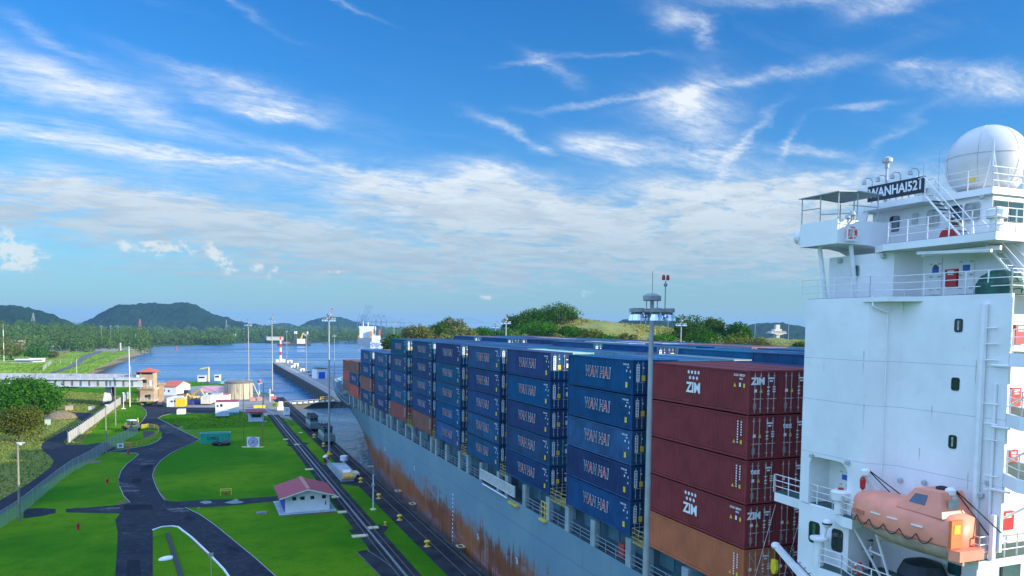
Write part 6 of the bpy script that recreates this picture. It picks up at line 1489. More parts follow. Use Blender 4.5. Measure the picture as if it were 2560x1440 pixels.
tag(MB().prism(P2((414,1336),(422,1334),(460,1445),(448,1448)), -.03, .22).build('old_rail', mat('tar_black', (.025, .028, .03), .7, .3, 2, dirt=.2)), 'old black rail lying in the grass island between the roads', 'rail')
p = gp(235, 1156); mb = MB().sph((0, 0, 0), 1, 12, 4, .3, 0, 1); mb.v = [(p[0]+x*1.6, p[1]+y*1.5, z*.9) for x, y, z in mb.v]; tag(mb.build('gravel_heap', ROCK), 'low grey gravel heap beside the chain link fence', 'heap')
# ------------------------------------------------------------------ fences
MESHM = bpy.data.materials.new('chain_link'); MESHM.use_nodes = True
nt = MESHM.node_tree; X = NX(nt); bs = nt.nodes['Principled BSDF']; bs.inputs['Base Color'].default_value = (.50, .53, .55, 1); bs.inputs['Roughness'].default_value = .5; bs.inputs['Alpha'].default_value = .42
def polyline_fence(name, label, pts, h, step, meshm, postm, thick=.0, tops=None):
    t = thing(name, label, 'fence', gp(*pts[0])); P = [Vector(gp(x, y)) for x, y in pts]; L = [0]
    for a, b in zip(P[:-1], P[1:]): L.append(L[-1]+(b-a).length)
    def at(d):
        for i in range(len(P)-1):
            if d <= L[i+1]+1e-6: return P[i].lerp(P[i+1], (d-L[i])/(L[i+1]-L[i]))
        return P[-1]
    n = int(L[-1]/step)
    for i in range(n):
        mb = MB(); a, b = at(i*step), at(min(L[-1], (i+1)*step))
        if thick: d = (b-a).normalized(); q = Vector((-d.y, d.x, 0))*thick; mb.prism([(a+q)[:2], (b+q)[:2], (b-q)[:2], (a-q)[:2]], 0, h)
        else: mb.add([a+Vector((0, 0, .05)), b+Vector((0, 0, .05)), b+Vector((0, 0, h)), a+Vector((0, 0, h))], [(0, 1, 2, 3)])
        mb.build('panel', meshm, t)
    for i in range(n+1):
        a = at(i*step); mb = MB()
        if thick: mb.box(a.x-.11, a.x+.11, a.y-.11, a.y+.11, 0, h+.18); mb.cyl((a.x, a.y, h+.15), (a.x-.32, a.y, h+.5), .04, n=4)
        else: mb.cyl(a, a+Vector((0, 0, h+.08)), .045, n=6)
        mb.build('post', postm, t)
    if not thick: MB().tube([at(i*step)+Vector((0, 0, h)) for i in range(n+1)], .03, 5).build('top_rail', postm, t)
    return t
polyline_fence('chain_link_fence', 'long chain link fence following the lane at the lower left', [(-60,1370),(0,1322),(48,1290),(97,1248),(150,1204),(180,1181),(210,1165),(250,1140),(258,1133),(290,1114),(320,1098),(346,1084)], 2.5, 3.2, MESHM, POLEM)
polyline_fence('concrete_fence', 'white concrete panel fence with angled post tips on the lawn', [(171,1108),(200,1088),(235,1062),(270,1035),(300,1012),(322,996)], 2.6, 2.6, mat('panel_white', (.46, .45, .42), .8, .1, .7, dirt=.2), KERB, .06)
YMESH = bpy.data.materials.new('yellow_mesh'); YMESH.use_nodes = True; bs = YMESH.node_tree.nodes['Principled BSDF']; bs.inputs['Base Color'].default_value = (.50, .46, .03, 1); bs.inputs['Alpha'].default_value = .5
t = polyline_fence('yellow_fence', 'yellow mesh fence curving round the pit in the road island', [(306,1116),(330,1118),(350,1113),(368,1106),(385,1096),(396,1086),(398,1078),(390,1071),(370,1069),(350,1072)], 1.1, 2.4, YMESH, YEL)
# pit inside the island
tag(MB().flat(P2((358,1078),(385,1078),(390,1086),(375,1095),(358,1093)), .02).build('dark_pit', RUBBER), 'black pit opening inside the yellow fenced road island', 'pit'); 
p = gp(301, 1121); t = thing('notice_board', 'small white notice board with a blue mark by the road island', 'sign', p); MB().box(-.7, .7, -.04, .04, .1, 1.2).build('board', WALLW, t, local=True); MB().box(-.3, .35, -.05, -.041, .4, .9).build('mark', BLUESIGN, t, local=True)
p = gp(318, 1120); t = thing('road_barrier', 'orange and wood barrier beside the white notice board', 'barrier', p); MB().box(-1.3, 1.3, -.05, .05, .3, .55).box(-1.3, 1.3, -.05, .05, .8, 1.05).build('plank', mat('barrier_brown', (.40, .16, .06), .7, .2, 2), t, local=True); MB().box(.7, 1.0, -.12, .12, 0, 1.2).box(-1.0, -.85, -.12, .12, 0, 1.2).build('leg', mat('barrier_orange', (.65, .22, .08), .6, .1, 2), t, local=True)
# ------------------------------------------------------------------ backhoe
BHY = mat('machine_yellow', (.62, .42, .12), .5, .2, 1, dirt=.3)
p = gp(330, 1076); t = thing('backhoe', 'dusty yellow backhoe parked by the chain link fence end', 'backhoe', p, radians(35))
MB().box(-1.0, 1.0, -2.4, 2.2, .8, 1.5).build('chassis', BHY, t, local=True); c = MB().box(-.85, .85, -.9, .9, 1.5, 2.75).build('cab', mat('cab_glass', (.05, .09, .10), .15, .3, 2), t, local=True); MB().box(-.95, .95, -1.05, 1.05, 2.75, 2.92).build('roof', WALLW, c, local=True); MB().box(-.7, .7, .9, 2.3, 1.5, 2.0).build('hood', BHY, t, local=True)
for x in (-1.0, 1.0):
    for y, r in ((-1.5, .75), (1.6, .55)): MB().cyl((x-.18, y, r), (x+.18, y, r), r, n=16).build('wheel', RUBBER, t, local=True)
MB().cyl((0, -2.4, 1.2), (0, -2.9, 3.6), .18, n=6).cyl((0, -2.9, 3.6), (0, -3.2, 1.6), .14, n=6).box(-.35, .35, -3.6, -3.0, 1.0, 1.6).build('digger_arm', BHY, t, local=True); MB().xprism([(2.3, .3), (3.2, .3), (3.0, 1.1), (2.4, 1.2)], 'x', -1.2, 1.2).build('bucket', DARKSTEEL, t, local=True)
# poles on the left
WOODP = mat('wood_pole', (.26, .24, .18), .85, .25, .6)
for px, py, top, r, lab in ((49,1305,1105,.15,'wooden street light pole at the lower left by the fence'), (266,1136,1011,.13,'wooden street light pole in front of the bridge pillar'), (289,1064,966,.15,'plain wooden pole on the lawn behind the concrete fence'), (325,1017,866,.14,'tall white pole left of the lock tower house'), (309,1022,985,.1,'short white signal post behind the concrete fence'), (192,942,898,.12,'thin pole standing beyond the bridge road'), (327,940,915,.1,'thin pole on the bridge deck near the tower house')):
    p = gp(px, py, 0 if py > 950 else LB); k = AF.dot(Vector(p)-Vector((0, 0, CAM_H)))/F_PX; z = (py-top)*k; t = thing('street_light' if 'light' in lab else 'pole', lab, 'pole', p, 0, 'poles on the lawn')
    MB().cyl((0, 0, 0), (0, 0, z), r*1.2, r*.8, 8).build('pole', WOODP if 'wood' in lab else WALLW, t, local=True)
    if 'light' in lab: MB().box(-.1, .9, -.12, .12, z-.15, z+.05).lathe((.3, 0, z-.35), [(.3, 0), (.25, .18), (.1, .25)], 10).build('lamp_head', LAMPW, t, local=True)
    if 'signal' in lab: MB().lathe((0, 0, z), [(.25, 0), (.35, .3), (.15, .6)], 10).box(-.6, .6, -.6, .6, 0, .2).build('signal_head', WALLW, t, local=True)
# soil heap, brick block, small boxes on the dry grass
p = gp(152, 1046); mb = MB().sph((0, 0, 0), 1, 18, 7, .8, 0, 1); rg = random.Random(3); mb.v = [(p[0]+x*4.4*(1+rg.uniform(-.12, .12)), p[1]+y*4, max(-.05, (z**1.4 if z > 0 else 0)*3.2+rg.uniform(-.12, .12))) for x, y, z in mb.v]; tag(mb.build('soil_heap', SOIL), 'pointed brown soil heap on the dry grass inside the loop road', 'heap')
p = gp(172, 1026); t = thing('brick_shelter', 'small tan block shelter on the dry grass by the loop road', 'shelter', p); MB().box(-1.0, 1.0, 0, 1.6, 0, 1.5).build('wall', mat('tan_block', (.50, .38, .25), .8, .2, 2), t, local=True); MB().box(-1.2, 1.2, -.2, 1.8, 1.5, 1.65).build('roof', KERB, t, local=True)
tag(MB().flat(P2((152,1020),(165,1010),(198,1010),(188,1018),(175,1020)), .01).build('bare_patch', SOIL), kind='structure')
p = gp(230, 1025); t = thing('cable_cabinet', 'pale twin cabinet on the dry grass near the concrete fence', 'cabinet', p); MB().box(-1.1, -.1, 0, .8, 0, 1.2).build('door_unit', LAMPW, t, local=True); MB().box(-.05, .8, 0, .8, 0, 1.3).build('body', KERB, t, local=True)
p = gp(119, 1063); t = thing('green_cabinet', 'pale green cabinet at the edge of the dry grass by the olive tree', 'cabinet', p); MB().box(-.7, .7, 0, .7, 0, 1.6).build('body', mat('pale_green', (.42, .50, .42), .6, .1, 1), t, local=True); MB().box(-.75, .75, -.05, .75, 1.6, 1.7).build('lid', KERB, t, local=True)
# ------------------------------------------------------------------ swing bridge and lock tower house
def kpx(p): return AF.dot(Vector(p)-Vector((0, 0, CAM_H)))/F_PX     # metres per photo pixel at p
BRM = mat('bridge_paint', (.55, .57, .56), .6, .12, .4, dirt=.25); BRD = mat('bridge_deck_grey', (.40, .39, .37), .8, .15, .4, dirt=.2); BRSH = mat('bridge_dark', (.06, .065, .07), .7, .2, 1)
D0 = 318.0
A_ = Vector(at_dist(-330, 345, 0)); B_ = Vector(at_dist(352, 302, 0)); dv = (B_-A_).normalized(); nv = Vector((-dv.y, dv.x, 0))
zt, zb = 9.9, 6.9
t = thing('swing_bridge', 'long pale girder bridge crossing at the left behind the big tree', 'bridge', (A_+B_)/2)
def barp(a, b, w0, w1, z0, z1): return [(a+nv*w0)[:2], (b+nv*w0)[:2], (b+nv*w1)[:2], (a+nv*w1)[:2]], z0, z1
MB().prism(*barp(A_, B_, -.3, 7.5, zt-.6, zt)).build('deck', BRD, t)
MB().prism(*barp(A_, B_, .3, .6, zb, zt-1.0)).build('girder', BRM, t); MB().prism(*barp(A_, B_, 6.6, 6.9, zb, zt-1.0)).build('girder', BRM, t)
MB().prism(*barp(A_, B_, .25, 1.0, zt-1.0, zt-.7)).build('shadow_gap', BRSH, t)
MB().prism(*barp(A_, B_, -.42, -.3, zt-.8, zt-.1)).build('edge_beam', BRM, t); MB().prism(*barp(A_, B_, -.1, .35, zb-.25, zb)).build('bottom_flange', BRM, t)
L_ = (B_-A_).length; mb = MB(); n = int(L_/2.9)
for i in range(n): a = A_+dv*(i*2.9); mb.prism([(a+nv*.05)[:2], (a+dv*.16+nv*.05)[:2], (a+dv*.16+nv*.29)[:2], (a+nv*.29)[:2]], zb+.01, zt-1.01)
mb.build('web_stiffeners', BRSH, t)
mb = MB()
for i in range(n): a = A_+dv*(i*2.9); mb.cyl((a.x, a.y, zt), (a.x, a.y, zt+1.1), .06, n=5)
mb.tube([A_+Vector((0, 0, zt+1.1)), B_+Vector((0, 0, zt+1.1))], .05, 5); mb.build('guard_rail', BRM, t)
MB().prism(*barp(A_+dv*2, A_+dv*(L_*.98), 7.3, 7.5, zt, zt+.9)).build('parapet', BRD, t)
b = Vector(gp(272, 1012)); 
t = thing('bridge_pier', 'tapered white bridge pillar with a dark shaded leg standing on the grass', 'pillar', b)
mb = MB(); k = kpx(b); mb.prism([(b.x-20*k*.5-.3, b.y), (b.x+.9, b.y), (b.x+.9, b.y+5), (b.x-1.6, b.y+5)], 1.2, 1.2)
mb = MB(); mb.add([(b.x-1.9, b.y-.2, 1.3), (b.x+.9, b.y-.2, 1.3), (b.x+.4, b.y-.2, zb-.3), (b.x-.9, b.y-.2, zb-.3), (b.x-1.9, b.y+5, 1.3), (b.x+.9, b.y+5, 1.3), (b.x+.4, b.y+5, zb-.3), (b.x-.9, b.y+5, zb-.3)], [(0, 1, 2, 3), (5, 4, 7, 6), (4, 0, 3, 7), (1, 5, 6, 2), (3, 2, 6, 7), (4, 5, 1, 0)])
mb.build('pillar', BRM, t); MB().box(b.x-2.4, b.x+1.5, b.y-.8, b.y+6, -.1, 1.3).build('footing', BRSH, t); MB().cyl((b.x+1.6, b.y+2, 0), (b.x+1.2, b.y+2, zb-.3), .5, n=8).build('dark_leg', BRSH, t)

TAN = mat('tan_plaster', (.46, .33, .21), .85, .15, .6, dirt=.3); OCHRE = mat('cream_plaster', (.56, .44, .27), .85, .12, .6, dirt=.3); TILE = mat('terracotta_roof', (.50, .12, .06), .7, .15, .8, dirt=.1); DARKWIN = mat('dark_window', (.02, .025, .03), .3, .2, 2)
p = gp(368, 1013); t = thing('lock_tower_house', 'tan three storey lock tower house with red hipped roof at the bridge end', 'building', (p[0], p[1], 0), radians(-12)); k = kpx(p)
W = 33*k; h = lambda y: (1013-y)*k
MB().box(-W/2, W/2, 0, W, h(1000), h(975)).box(-W/2+.15, W/2-.15, .15, W-.15, h(970), h(929)).build('wall', TAN, t, local=True)
MB().box(-W/2-.35, W/2+.35, -.35, W+.35, h(970)-.75, h(970)).box(-W/2-.2, W/2+.2, -.2, W+.2, h(1002)-.25, h(1000)).build('cornice', OCHRE, t, local=True)
hip = MB(); e = 1.0; z0 = h(930); z1 = h(920); hip.add([(-W/2-e, -e, z0), (W/2+e, -e, z0), (W/2+e, W+e, z0), (-W/2-e, W+e, z0), (0, W*.4, z1), (0, W*.6, z1)], [(3, 2, 1, 0), (0, 1, 4), (1, 2, 5, 4), (2, 3, 5), (3, 0, 4, 5)]); hip.build('roof', TILE, t, local=True)
MB().box(-W/2+.6, W/2-.6, .1, .2, h(936), h(931)-.1).build('window_band', DARKWIN, t, local=True); MB().box(-W/2+.7, -.1, .1, .2, h(957), h(949)).box(-.05, .45, -.03, .05, h(977)+.1, h(969)-.8).build('window', DARKWIN, t, local=True)
MB().box(.8, 1.6, .1, .2, h(965)-.1, h(950)).build('door', WHITEPAINT, t, local=True); MB().box(-.7, .3, -.04, .05, h(995), h(987)).box(.4, 1.2, -.04, .05, h(999), h(986)).build('window', DARKWIN, t, local=True)
MB().rail([(-W/2-.7, -.9, h(970)), (W/2+.4, -.9, h(970))], 1.1, 2, 1.2, .05, .05).rail([(-W/2-.7, -.9, h(1002)), (W/2+.4, -.9, h(1002))], 1.1, 2, 1.2, .05, .05).build('balcony_rail', WHITEPAINT, t, local=True); MB().box(-W/2-.8, W/2+.5, -1.0, -.36, h(970)-.15, h(970)).box(-W/2-.8, W/2+.5, -1.0, -.2, h(1002)-.15, h(1002)).build('balcony_slab', OCHRE, t, local=True)
for x in (-W/2+.5, W/2-.5): MB().box(x-.4, x+.4, .2, 1.0, 0, h(1002)).build('leg', mat('brick_leg', (.34, .16, .10), .85, .2, 1), t, local=True); MB().box(x-.4, x+.4, W-1.2, W-.3, 0, h(1002)).build('leg', MATS['brick_leg'], t, local=True)
MB().box(-W/2-.9, -W/2-.2, .6, 4.5, h(1000), h(975)).build('side_bay', mat('rose_wall', (.40, .14, .13), .8, .15, 1), t, local=True)
p2 = gp(403, 1006); t = thing('stair_tower', 'narrow tan concrete stair tower beside the lock tower house', 'building', p2); k2 = kpx(p2)
MB().box(-.9, .9, 0, 2.4, 0, 45*k2).build('shaft', TAN, t, local=True); MB().box(-1.5, 1.5, -.6, 3, 45*k2, 46.5*k2).rail([(-1.4, -.5, 46.5*k2), (1.4, -.5, 46.5*k2)], 1.0, 2, .9, .05, .05).build('landing', OCHRE, t, local=True)
# control box left end of the bridge
p3 = at_dist(344, 305, zt); t = thing('control_cabin', 'small dark glazed cabin on the bridge deck beside the tower house', 'cabin', p3); MB().box(-.7, .7, 0, 1.4, 0, .9).build('base', BRM, t, local=True); MB().box(-.65, .65, .05, 1.35, .9, 2.0).build('glazing', DARKWIN, t, local=True); MB().box(-.8, .8, -.1, 1.5, 2.0, 2.12).build('roof', BRSH, t, local=True)

# ------------------------------------------------------------------ yard buildings and clutter
def gable_house(name, label, cat, px, py, wpx, depth, eave_px, ridge_px, wallm, roofm, rz=0.0, axis='y', win=(), doorm=None, over=.4, z=0.0, group=None):
    p = gp(px, py, z); k = kpx(p); t = thing(name, label, cat, p, rz, group); W = wpx*k; E = eave_px*k; R = ridge_px*k
    if axis == 'y':
        MB().xprism([(-W/2, 0), (W/2, 0), (W/2, E), (0, R-.05), (-W/2, E)], 'y', 0, depth).build('wall', wallm, t, local=True); s = (R-E)/(W/2)
        mb = MB()
        for q in (-1, 1): mb.add([(0, -over, R), (0, depth+over, R), (q*(W/2+over), depth+over, E-s*over), (q*(W/2+over), -over, E-s*over), (0, -over, R+.14), (0, depth+over, R+.14), (q*(W/2+over), depth+over, E-s*over+.14), (q*(W/2+over), -over, E-s*over+.14)], [(4, 5, 6, 7), (3, 2, 1, 0), (0, 4, 7, 3), (1, 2, 6, 5), (2, 3, 7, 6)])
    else:
        MB().xprism([(0, 0), (depth, 0), (depth, E), (depth/2, R-.05), (0, E)], 'x', -W/2, W/2).build('wall', wallm, t, local=True); s = (R-E)/(depth/2); mb = MB()
        for q, y0 in ((-1, 0), (1, depth)): mb.add([(-W/2-over, depth/2, R), (W/2+over, depth/2, R), (W/2+over, y0+q*over, E-s*over), (-W/2-over, y0+q*over, E-s*over), (-W/2-over, depth/2, R+.14), (W/2+over, depth/2, R+.14), (W/2+over, y0+q*over, E-s*over+.14), (-W/2-over, y0+q*over, E-s*over+.14)], [(4, 5, 6, 7), (3, 2, 1, 0), (0, 4, 7, 3), (1, 2, 6, 5), (2, 3, 7, 6)])
    mb.build('roof', roofm, t, local=True)
    for (x0, x1, z0, z1) in win: MB().box(x0*W, x1*W, -.04, .03, z0*E, z1*E).build('window', DARKWIN, t, local=True)
    if doorm: MB().box(doorm[0]*W, doorm[1]*W, -.05, .03, 0, doorm[2]*E).build('door', doorm[3], t, local=True)
    return t
PINKR = mat('faded_pink_roof', (.50, .26, .28), .7, .12, .6, dirt=.1); CREAM = mat('cream_panel', (.62, .58, .48), .7, .12, .6, dirt=.25)
gable_house('yard_house', 'white building with bright red tiled roof behind the tower house', 'building', 424, 988, 36, 12, 22, 33, WALLW, TILE, radians(-24), 'x', [(-.42, -.34, .4, .65), (-.1, 0, .35, .6)])
gable_house('workshop', 'long low building with faded pink roof left of the storage tank', 'building', 531, 988, 52, 8, 9, 20, WALLW, PINKR, radians(-8), 'x', [(-.2, .35, .1, .6)])
p = gp(598, 999); t = thing('storage_tank', 'large round streaked concrete storage tank in the yard', 'tank', (p[0], p[1]+5, 0)); k = kpx(p); R_ = 34*k; H_ = 42*k
TANKM = bpy.data.materials.new('streaked_concrete'); TANKM.use_nodes = True; nt = TANKM.node_tree; X = NX(nt); bs = nt.nodes['Principled BSDF']; tc = nt.nodes.new('ShaderNodeTexCoord'); x_, y_, z_ = X.sep(tc.outputs['Object'])
ang = X.m('ARCTAN2', x_, y_); nn = X.noise(X.xyz(X.m('MULTIPLY', ang, 5.0), X.m('MULTIPLY', z_, .06), 0), 1.6, 7, .7).outputs['Fac']; nt.links.new(X.mix(X.ramp(nn, .42, .66), (.56, .48, .33), (.16, .13, .09)), bs.inputs['Base Color']); bs.inputs['Roughness'].default_value = .85
MB().cyl((0, 0, 0), (0, 0, H_), R_, R_, 40).build('shell', TANKM, t, local=True); MB().lathe((0, 0, H_), [(R_+.08, -.35), (R_+.08, .02), (R_-.3, .25), (.3, .9)], 40).build('lid', mat('tank_lid', (.16, .14, .12), .8, .2, 1), t, local=True)
MB().rail([((R_-.1)*cos(a)*1.0, (R_-.1)*sin(a), H_) for a in [2*pi*i/24 for i in range(25)]], 1.0, 2, 2, .03, .04).build('roof_rail', LAMPW, t, local=True)
MB().cyl((R_*.8, -R_*.7, 0), (R_*.8, -R_*.7, H_), .08, n=5).tube([(R_+2.5, -2, 0), (R_, -1.5, 6)], .18, 5).build('ladder', LAMPW, t, local=True)
def trailer(name, label, px0, px1, py, hpx, depth, m, roofm=None, rz=0.0, legs=False, win=(), group=None, cat='cabin', stripe=None):
    p = gp((px0+px1)/2, py); k = kpx(p); W = (px1-px0)*k; Hh = hpx*k; t = thing(name, label, cat, p, rz, group); z0 = .45 if legs else 0.0
    MB().box(-W/2, W/2, 0, depth, z0, Hh).build('body', m, t, local=True); MB().box(-W/2-.06, W/2+.06, -.06, depth+.06, Hh, Hh+.12).build('roof', roofm or m, t, local=True)
    mb = MB(); n = max(2, int(W/.9))
    for i in range(n+1): x = -W/2+W*i/n; mb.box(x-.035, x+.035, -.05, -.002, z0+.02, Hh-.02)
    mb.build('rib_trim', m, t, local=True)
    for (a, b, c, d) in win: MB().box(a*W, b*W, -.06, -.01, c*Hh, d*Hh).build('window', DARKWIN, t, local=True)
    if stripe: MB().box(-W/2-.01, W/2+.01, -.058, .3, 0, .16*Hh).build('plinth', stripe, t, local=True)
    if legs:
        for x in (-W/2+.4, W/2-.4): MB().cyl((x-.12, .6, .3), (x+.12, .6, .3), .3, n=10).build('wheel', RUBBER, t, local=True)
    return t
PLINTH = mat('plinth_blue', (.03, .22, .42), .6, .1, 2); BWHITE = mat('trailer_white', (.78, .78, .76), .6, .06, 1, dirt=.12); YBOX = mat('bright_yellow', (.72, .52, .02), .5, .1, 1)
trailer('site_cabin', 'white site cabin with two dark windows beside the bright yellow container', 418, 440, 1017, 21, 9, BWHITE, None, radians(-14), False, [(-.1, .12, .55, .75), (.25, .45, .6, .78)])
trailer('yellow_container', 'bright yellow container between the white site cabin and the machines', 440, 460, 1017, 21, 6, YBOX, CREAM, radians(-8), cat='container')
trailer('box_trailer', 'tall cream box trailer in the yard right of the blue tarpaulin', 503, 525, 1013, 21, 8, CREAM, None, radians(-12), True, cat='trailer')
trailer('box_trailer', 'white box trailer behind the cream trailer', 527, 550, 1009, 22, 8, BWHITE, LAMPW, radians(-8), True, cat='trailer')
trailer('roofed_cabin', 'small white cabin with rust red roof beside the storage tank', 550, 571, 1002, 15, 5, BWHITE, TILE, radians(-10))
trailer('office_cabin', 'white office cabin with flat maroon roof and blue plinth at the lawn edge', 541, 595, 1036, 31, 7, BWHITE, ROOFR, radians(-3), False, [(-.45, -.38, .62, .78), (-.3, -.2, .62, .85)], stripe=PLINTH)
trailer('advert_trailer', 'pale blue box trailer in front of the white office cabin', 540, 571, 1044, 15, 3.2, mat('pale_blue_panel', (.50, .60, .72), .55, .08, 1), None, radians(-3), True, cat='trailer')
trailer('meter_box', 'small white and teal box standing on the lawn by the yard road', 443, 461, 1036, 11, 3, BWHITE, None, radians(-6), stripe=None)
trailer('signal_cabinet', 'white cabinet with blue plinth beside the lock wall track', 711, 724, 1040, 19, 2.2, BWHITE, LAMPW, LRZ, False, [(-.25, .25, .75, .82)], stripe=PLINTH, cat='cabinet')
t = trailer('machine_base', 'white and orange machine base with a yellow motor near the lock wall', 694, 709, 1026, 8, 2.5, BWHITE, None, LRZ, stripe=mat('peach', (.62, .38, .16), .6, .1, 2), cat='machine'); MB().box(-2.6, -.9, .2, 1.8, 1.4, 2.6).build('motor', YBOX, t, local=True); MB().box(-.6, .9, .4, 1.9, 1.3, 2.9).build('housing', BWHITE, t, local=True)
p = gp(649, 1020); tag(MB().box(p[0]-2, p[0]+2, p[1], p[1]+1.6, 0, .9).build('yellow_crate', YBOX), 'flat yellow crate on the yard behind the kiosk', 'crate')
p = gp(625, 1038); t = thing('grey_cabinet', 'grey cabinet behind the office cabin', 'cabinet', p); MB().box(-1.2, 1.2, 0, 1.2, 0, 2.0).build('body', STEELB, t, local=True); MB().box(-1.3, 1.3, -.1, 1.3, 2.0, 2.1).build('lid', LAMPW, t, local=True)
def digger(px, py, lab, s=1.0, rz=0.0):
    p = gp(px, py); t = thing('crawler_crane', lab, 'excavator', p, rz, 'yellow machines in the yard')
    for x in (-1.3*s, 1.3*s): MB().box(x-.35*s, x+.35*s, -2.2*s, 2.2*s, 0, .9*s).build('track', RUBBER, t, local=True)
    MB().box(-1.5*s, 1.5*s, -1.8*s, 2.2*s, 1.0*s, 2.3*s).build('body', BHY, t, local=True); MB().box(-1.4*s, -.3*s, -1.9*s, -.2*s, 2.31*s, 3.5*s).build('cab', MATS['cab_glass'], t, local=True)
    MB().cyl((.4*s, -1.6*s, 2*s), (.9*s, -4.4*s, 3.6*s), .32*s, n=6).cyl((.9*s, -4.4*s, 3.6*s), (1.2*s, -6*s, 1.2*s), .25*s, n=6).build('arm', BHY, t, local=True)
digger(466, 1003, 'left yellow excavator behind the yellow container', 1.25, .9); digger(482, 1006, 'right yellow excavator beside the blue tarpaulin', 1.0, -.6)
p = gp(481, 1011); mb = MB().sph((0, 0, 0), 1, 12, 5, .6, 0, 1); rg = random.Random(4); mb.v = [(p[0]+x*4.6, p[1]+y*2.2, max(-.05, z*3.2+rg.uniform(-.25, .25))) for x, y, z in mb.v]; tag(mb.build('blue_tarpaulin', mat('dark_blue_tarp', (.02, .02, .16), .6, .3, 1)), 'dark blue tarpaulin heap between the yellow container and cream trailer', 'tarpaulin')
p = gp(404, 1015); t = thing('parked_car', 'dark parked car in the shade left of the white site cabin', 'car', p, radians(70))
MB().xprism([(-2.1, .35), (2.1, .35), (2.15, .8), (1.2, .9), (.6, 1.4), (-1.2, 1.45), (-1.9, .95), (-2.15, .85)], 'y', -.85, .85).build('body', mat('car_navy', (.02, .03, .06), .3, .1, 1, coat=.5), t, local=True); MB().xprism([(1.05, .93), (.57, 1.33), (-1.1, 1.37), (-1.65, .97)], 'y', -.87, .87).build('window', GLASS, t, local=True)
for x in (-1.3, 1.3):
    for y in (-.75, .75): MB().cyl((x, y-.1, .33), (x, y+.1, .33), .33, n=12).build('wheel', RUBBER, t, local=True)
# lock signal light and short posts
p = gp(648, 986); t = thing('signal_light', 'white lock signal light with red head at the end of the yard', 'signal', p); k = kpx(p); MB().cyl((0, 0, 0), (0, 0, 27*k), .35, .3, 8).box(-1.2, 1.2, -.5, .5, 27*k, 29*k).build('post', WALLW, t, local=True); MB().lathe((0, 0, 29*k), [(.3, 0), (.9, .4), (.8, 1.1), (.2, 1.5)], 10).build('signal_head', mat('signal_pink', (.5, .16, .18), .5, .3, 2), t, local=True)
for px, py, top, m, lab in ((659,1014,958,BRSH,'dark slim post in the yard near the lock signal'), (675,1004,972,WALLW,'short white post beside the wall end lamp'), (671,987,980,YBOX,'stub yellow post at the yard edge')):
    p = gp(px, py); t = thing('yard_post', lab, 'post', p); MB().cyl((0, 0, 0), (0, 0, (py-top)*kpx(p)), .14, n=6).build('post', m, t, local=True); MB().cyl((0, 0, 0), (0, 0, .15), .5, n=10).build('base', KERB, t, local=True)
p = gp(682, 998); t = thing('red_equipment', 'red and white equipment at the foot of the wall end lamp', 'equipment', p); MB().box(-1.3, 1.3, -.8, .8, 0, 1.3).build('body', mat('faded_red', (.50, .14, .12), .6, .2, 2), t, local=True); MB().box(-.9, .3, -.5, .5, 1.3, 1.9).build('housing', WALLW, t, local=True)
p = gp(583, 1003); tag(MB().box(p[0]+6, p[0]+11, p[1]-1, p[1]+1, 0, 1.1).box(p[0]+6.4, p[0]+10.6, p[1]-.7, p[1]+.7, 1.1, 1.4).build('brick_stack', mat('brick_pink', (.50, .25, .20), .8, .2, 2)), 'pink brick stack right of the storage tank', 'brick stack')
# boats moored at the end of the land
def workboat(px, py, wpx, lab, hullm, crane):
    p = gp(px, py, -16.6); k = kpx(p); L = wpx*k; t = thing('work_boat', lab, 'boat', p, radians(-15), 'work boats by the yard')
    MB().prism([(-L/2, 0), (L/2-3, 0), (L/2, 3), (L/2-3, 6), (-L/2, 6)], -.8, 2.2).build('hull', hullm, t, local=True); MB().box(-L*.3, L*.1, 1.0, 5, 2.2, 6.8).build('deckhouse', BWHITE, t, local=True); MB().box(-L*.32, L*.12, .8, 5.2, 6.8, 7.1).build('roof', LAMPW, t, local=True); MB().box(-L*.25, L*.06, .93, .99, 4.8, 6.0).build('window', DARKWIN, t, local=True)
    if crane: MB().cyl((L*.22, 3, 2.2), (L*.22, 3, 13), .8, .7, 8).cyl((L*.22, 3, 12.6), (-L*.2, 3, 11.4), .7, .5, 6).build('crane', mat('crane_cream', (.62, .52, .26), .6, .1, 1), t, local=True)
workboat(508, 962, 48, 'work boat with cream crane moored behind the yard', mat('boat_navy', (.02, .02, .16), .5, .2, 1), True); workboat(545, 960, 32, 'second work boat moored right of the crane boat', mat('boat_teal', (.05, .25, .22), .5, .2, 1), False)

# ------------------------------------------------------------------ on the pier
p = gp(805, 947, PZ); k = kpx(p); t = thing('pier_warehouse', 'white warehouse with bright blue double door on the pier by the bow', 'warehouse', p, radians(14)); W = 27*k; Hh = 25*k
MB().box(-W/2, W/2, 0, 9.5, 0, Hh).build('wall', WALLW, t, local=True); MB().xprism([(-W/2-.3, Hh), (W/2+.3, Hh), (W/2+.3, Hh+.25), (0, Hh+.9), (-W/2-.3, Hh+.25)], 'y', -.3, 9.8).build('roof', mat('warehouse_roof', (.13, .11, .09), .8, .2, 1), t, local=True)
for x0, x1 in ((-W*.32, -.05), (.05, W*.30)): MB().box(x0, x1, -.08, .03, .1, Hh*.68).build('door', mat('door_blue', (.01, .10, .60), .5, .1, 2), t, local=True)
p = gp(702, 906, PZ); t = thing('pier_crane', 'red and white banded lattice mast crane at the pier tip', 'crane', p); k = kpx(p)
MB().box(-5, 4.5, -2, 3, 0, 3.2).build('house', CREAM, t, local=True); MB().box(-1.0, 2.2, -2.6, -2, .8, 3.8).build('cab', BWHITE, t, local=True)
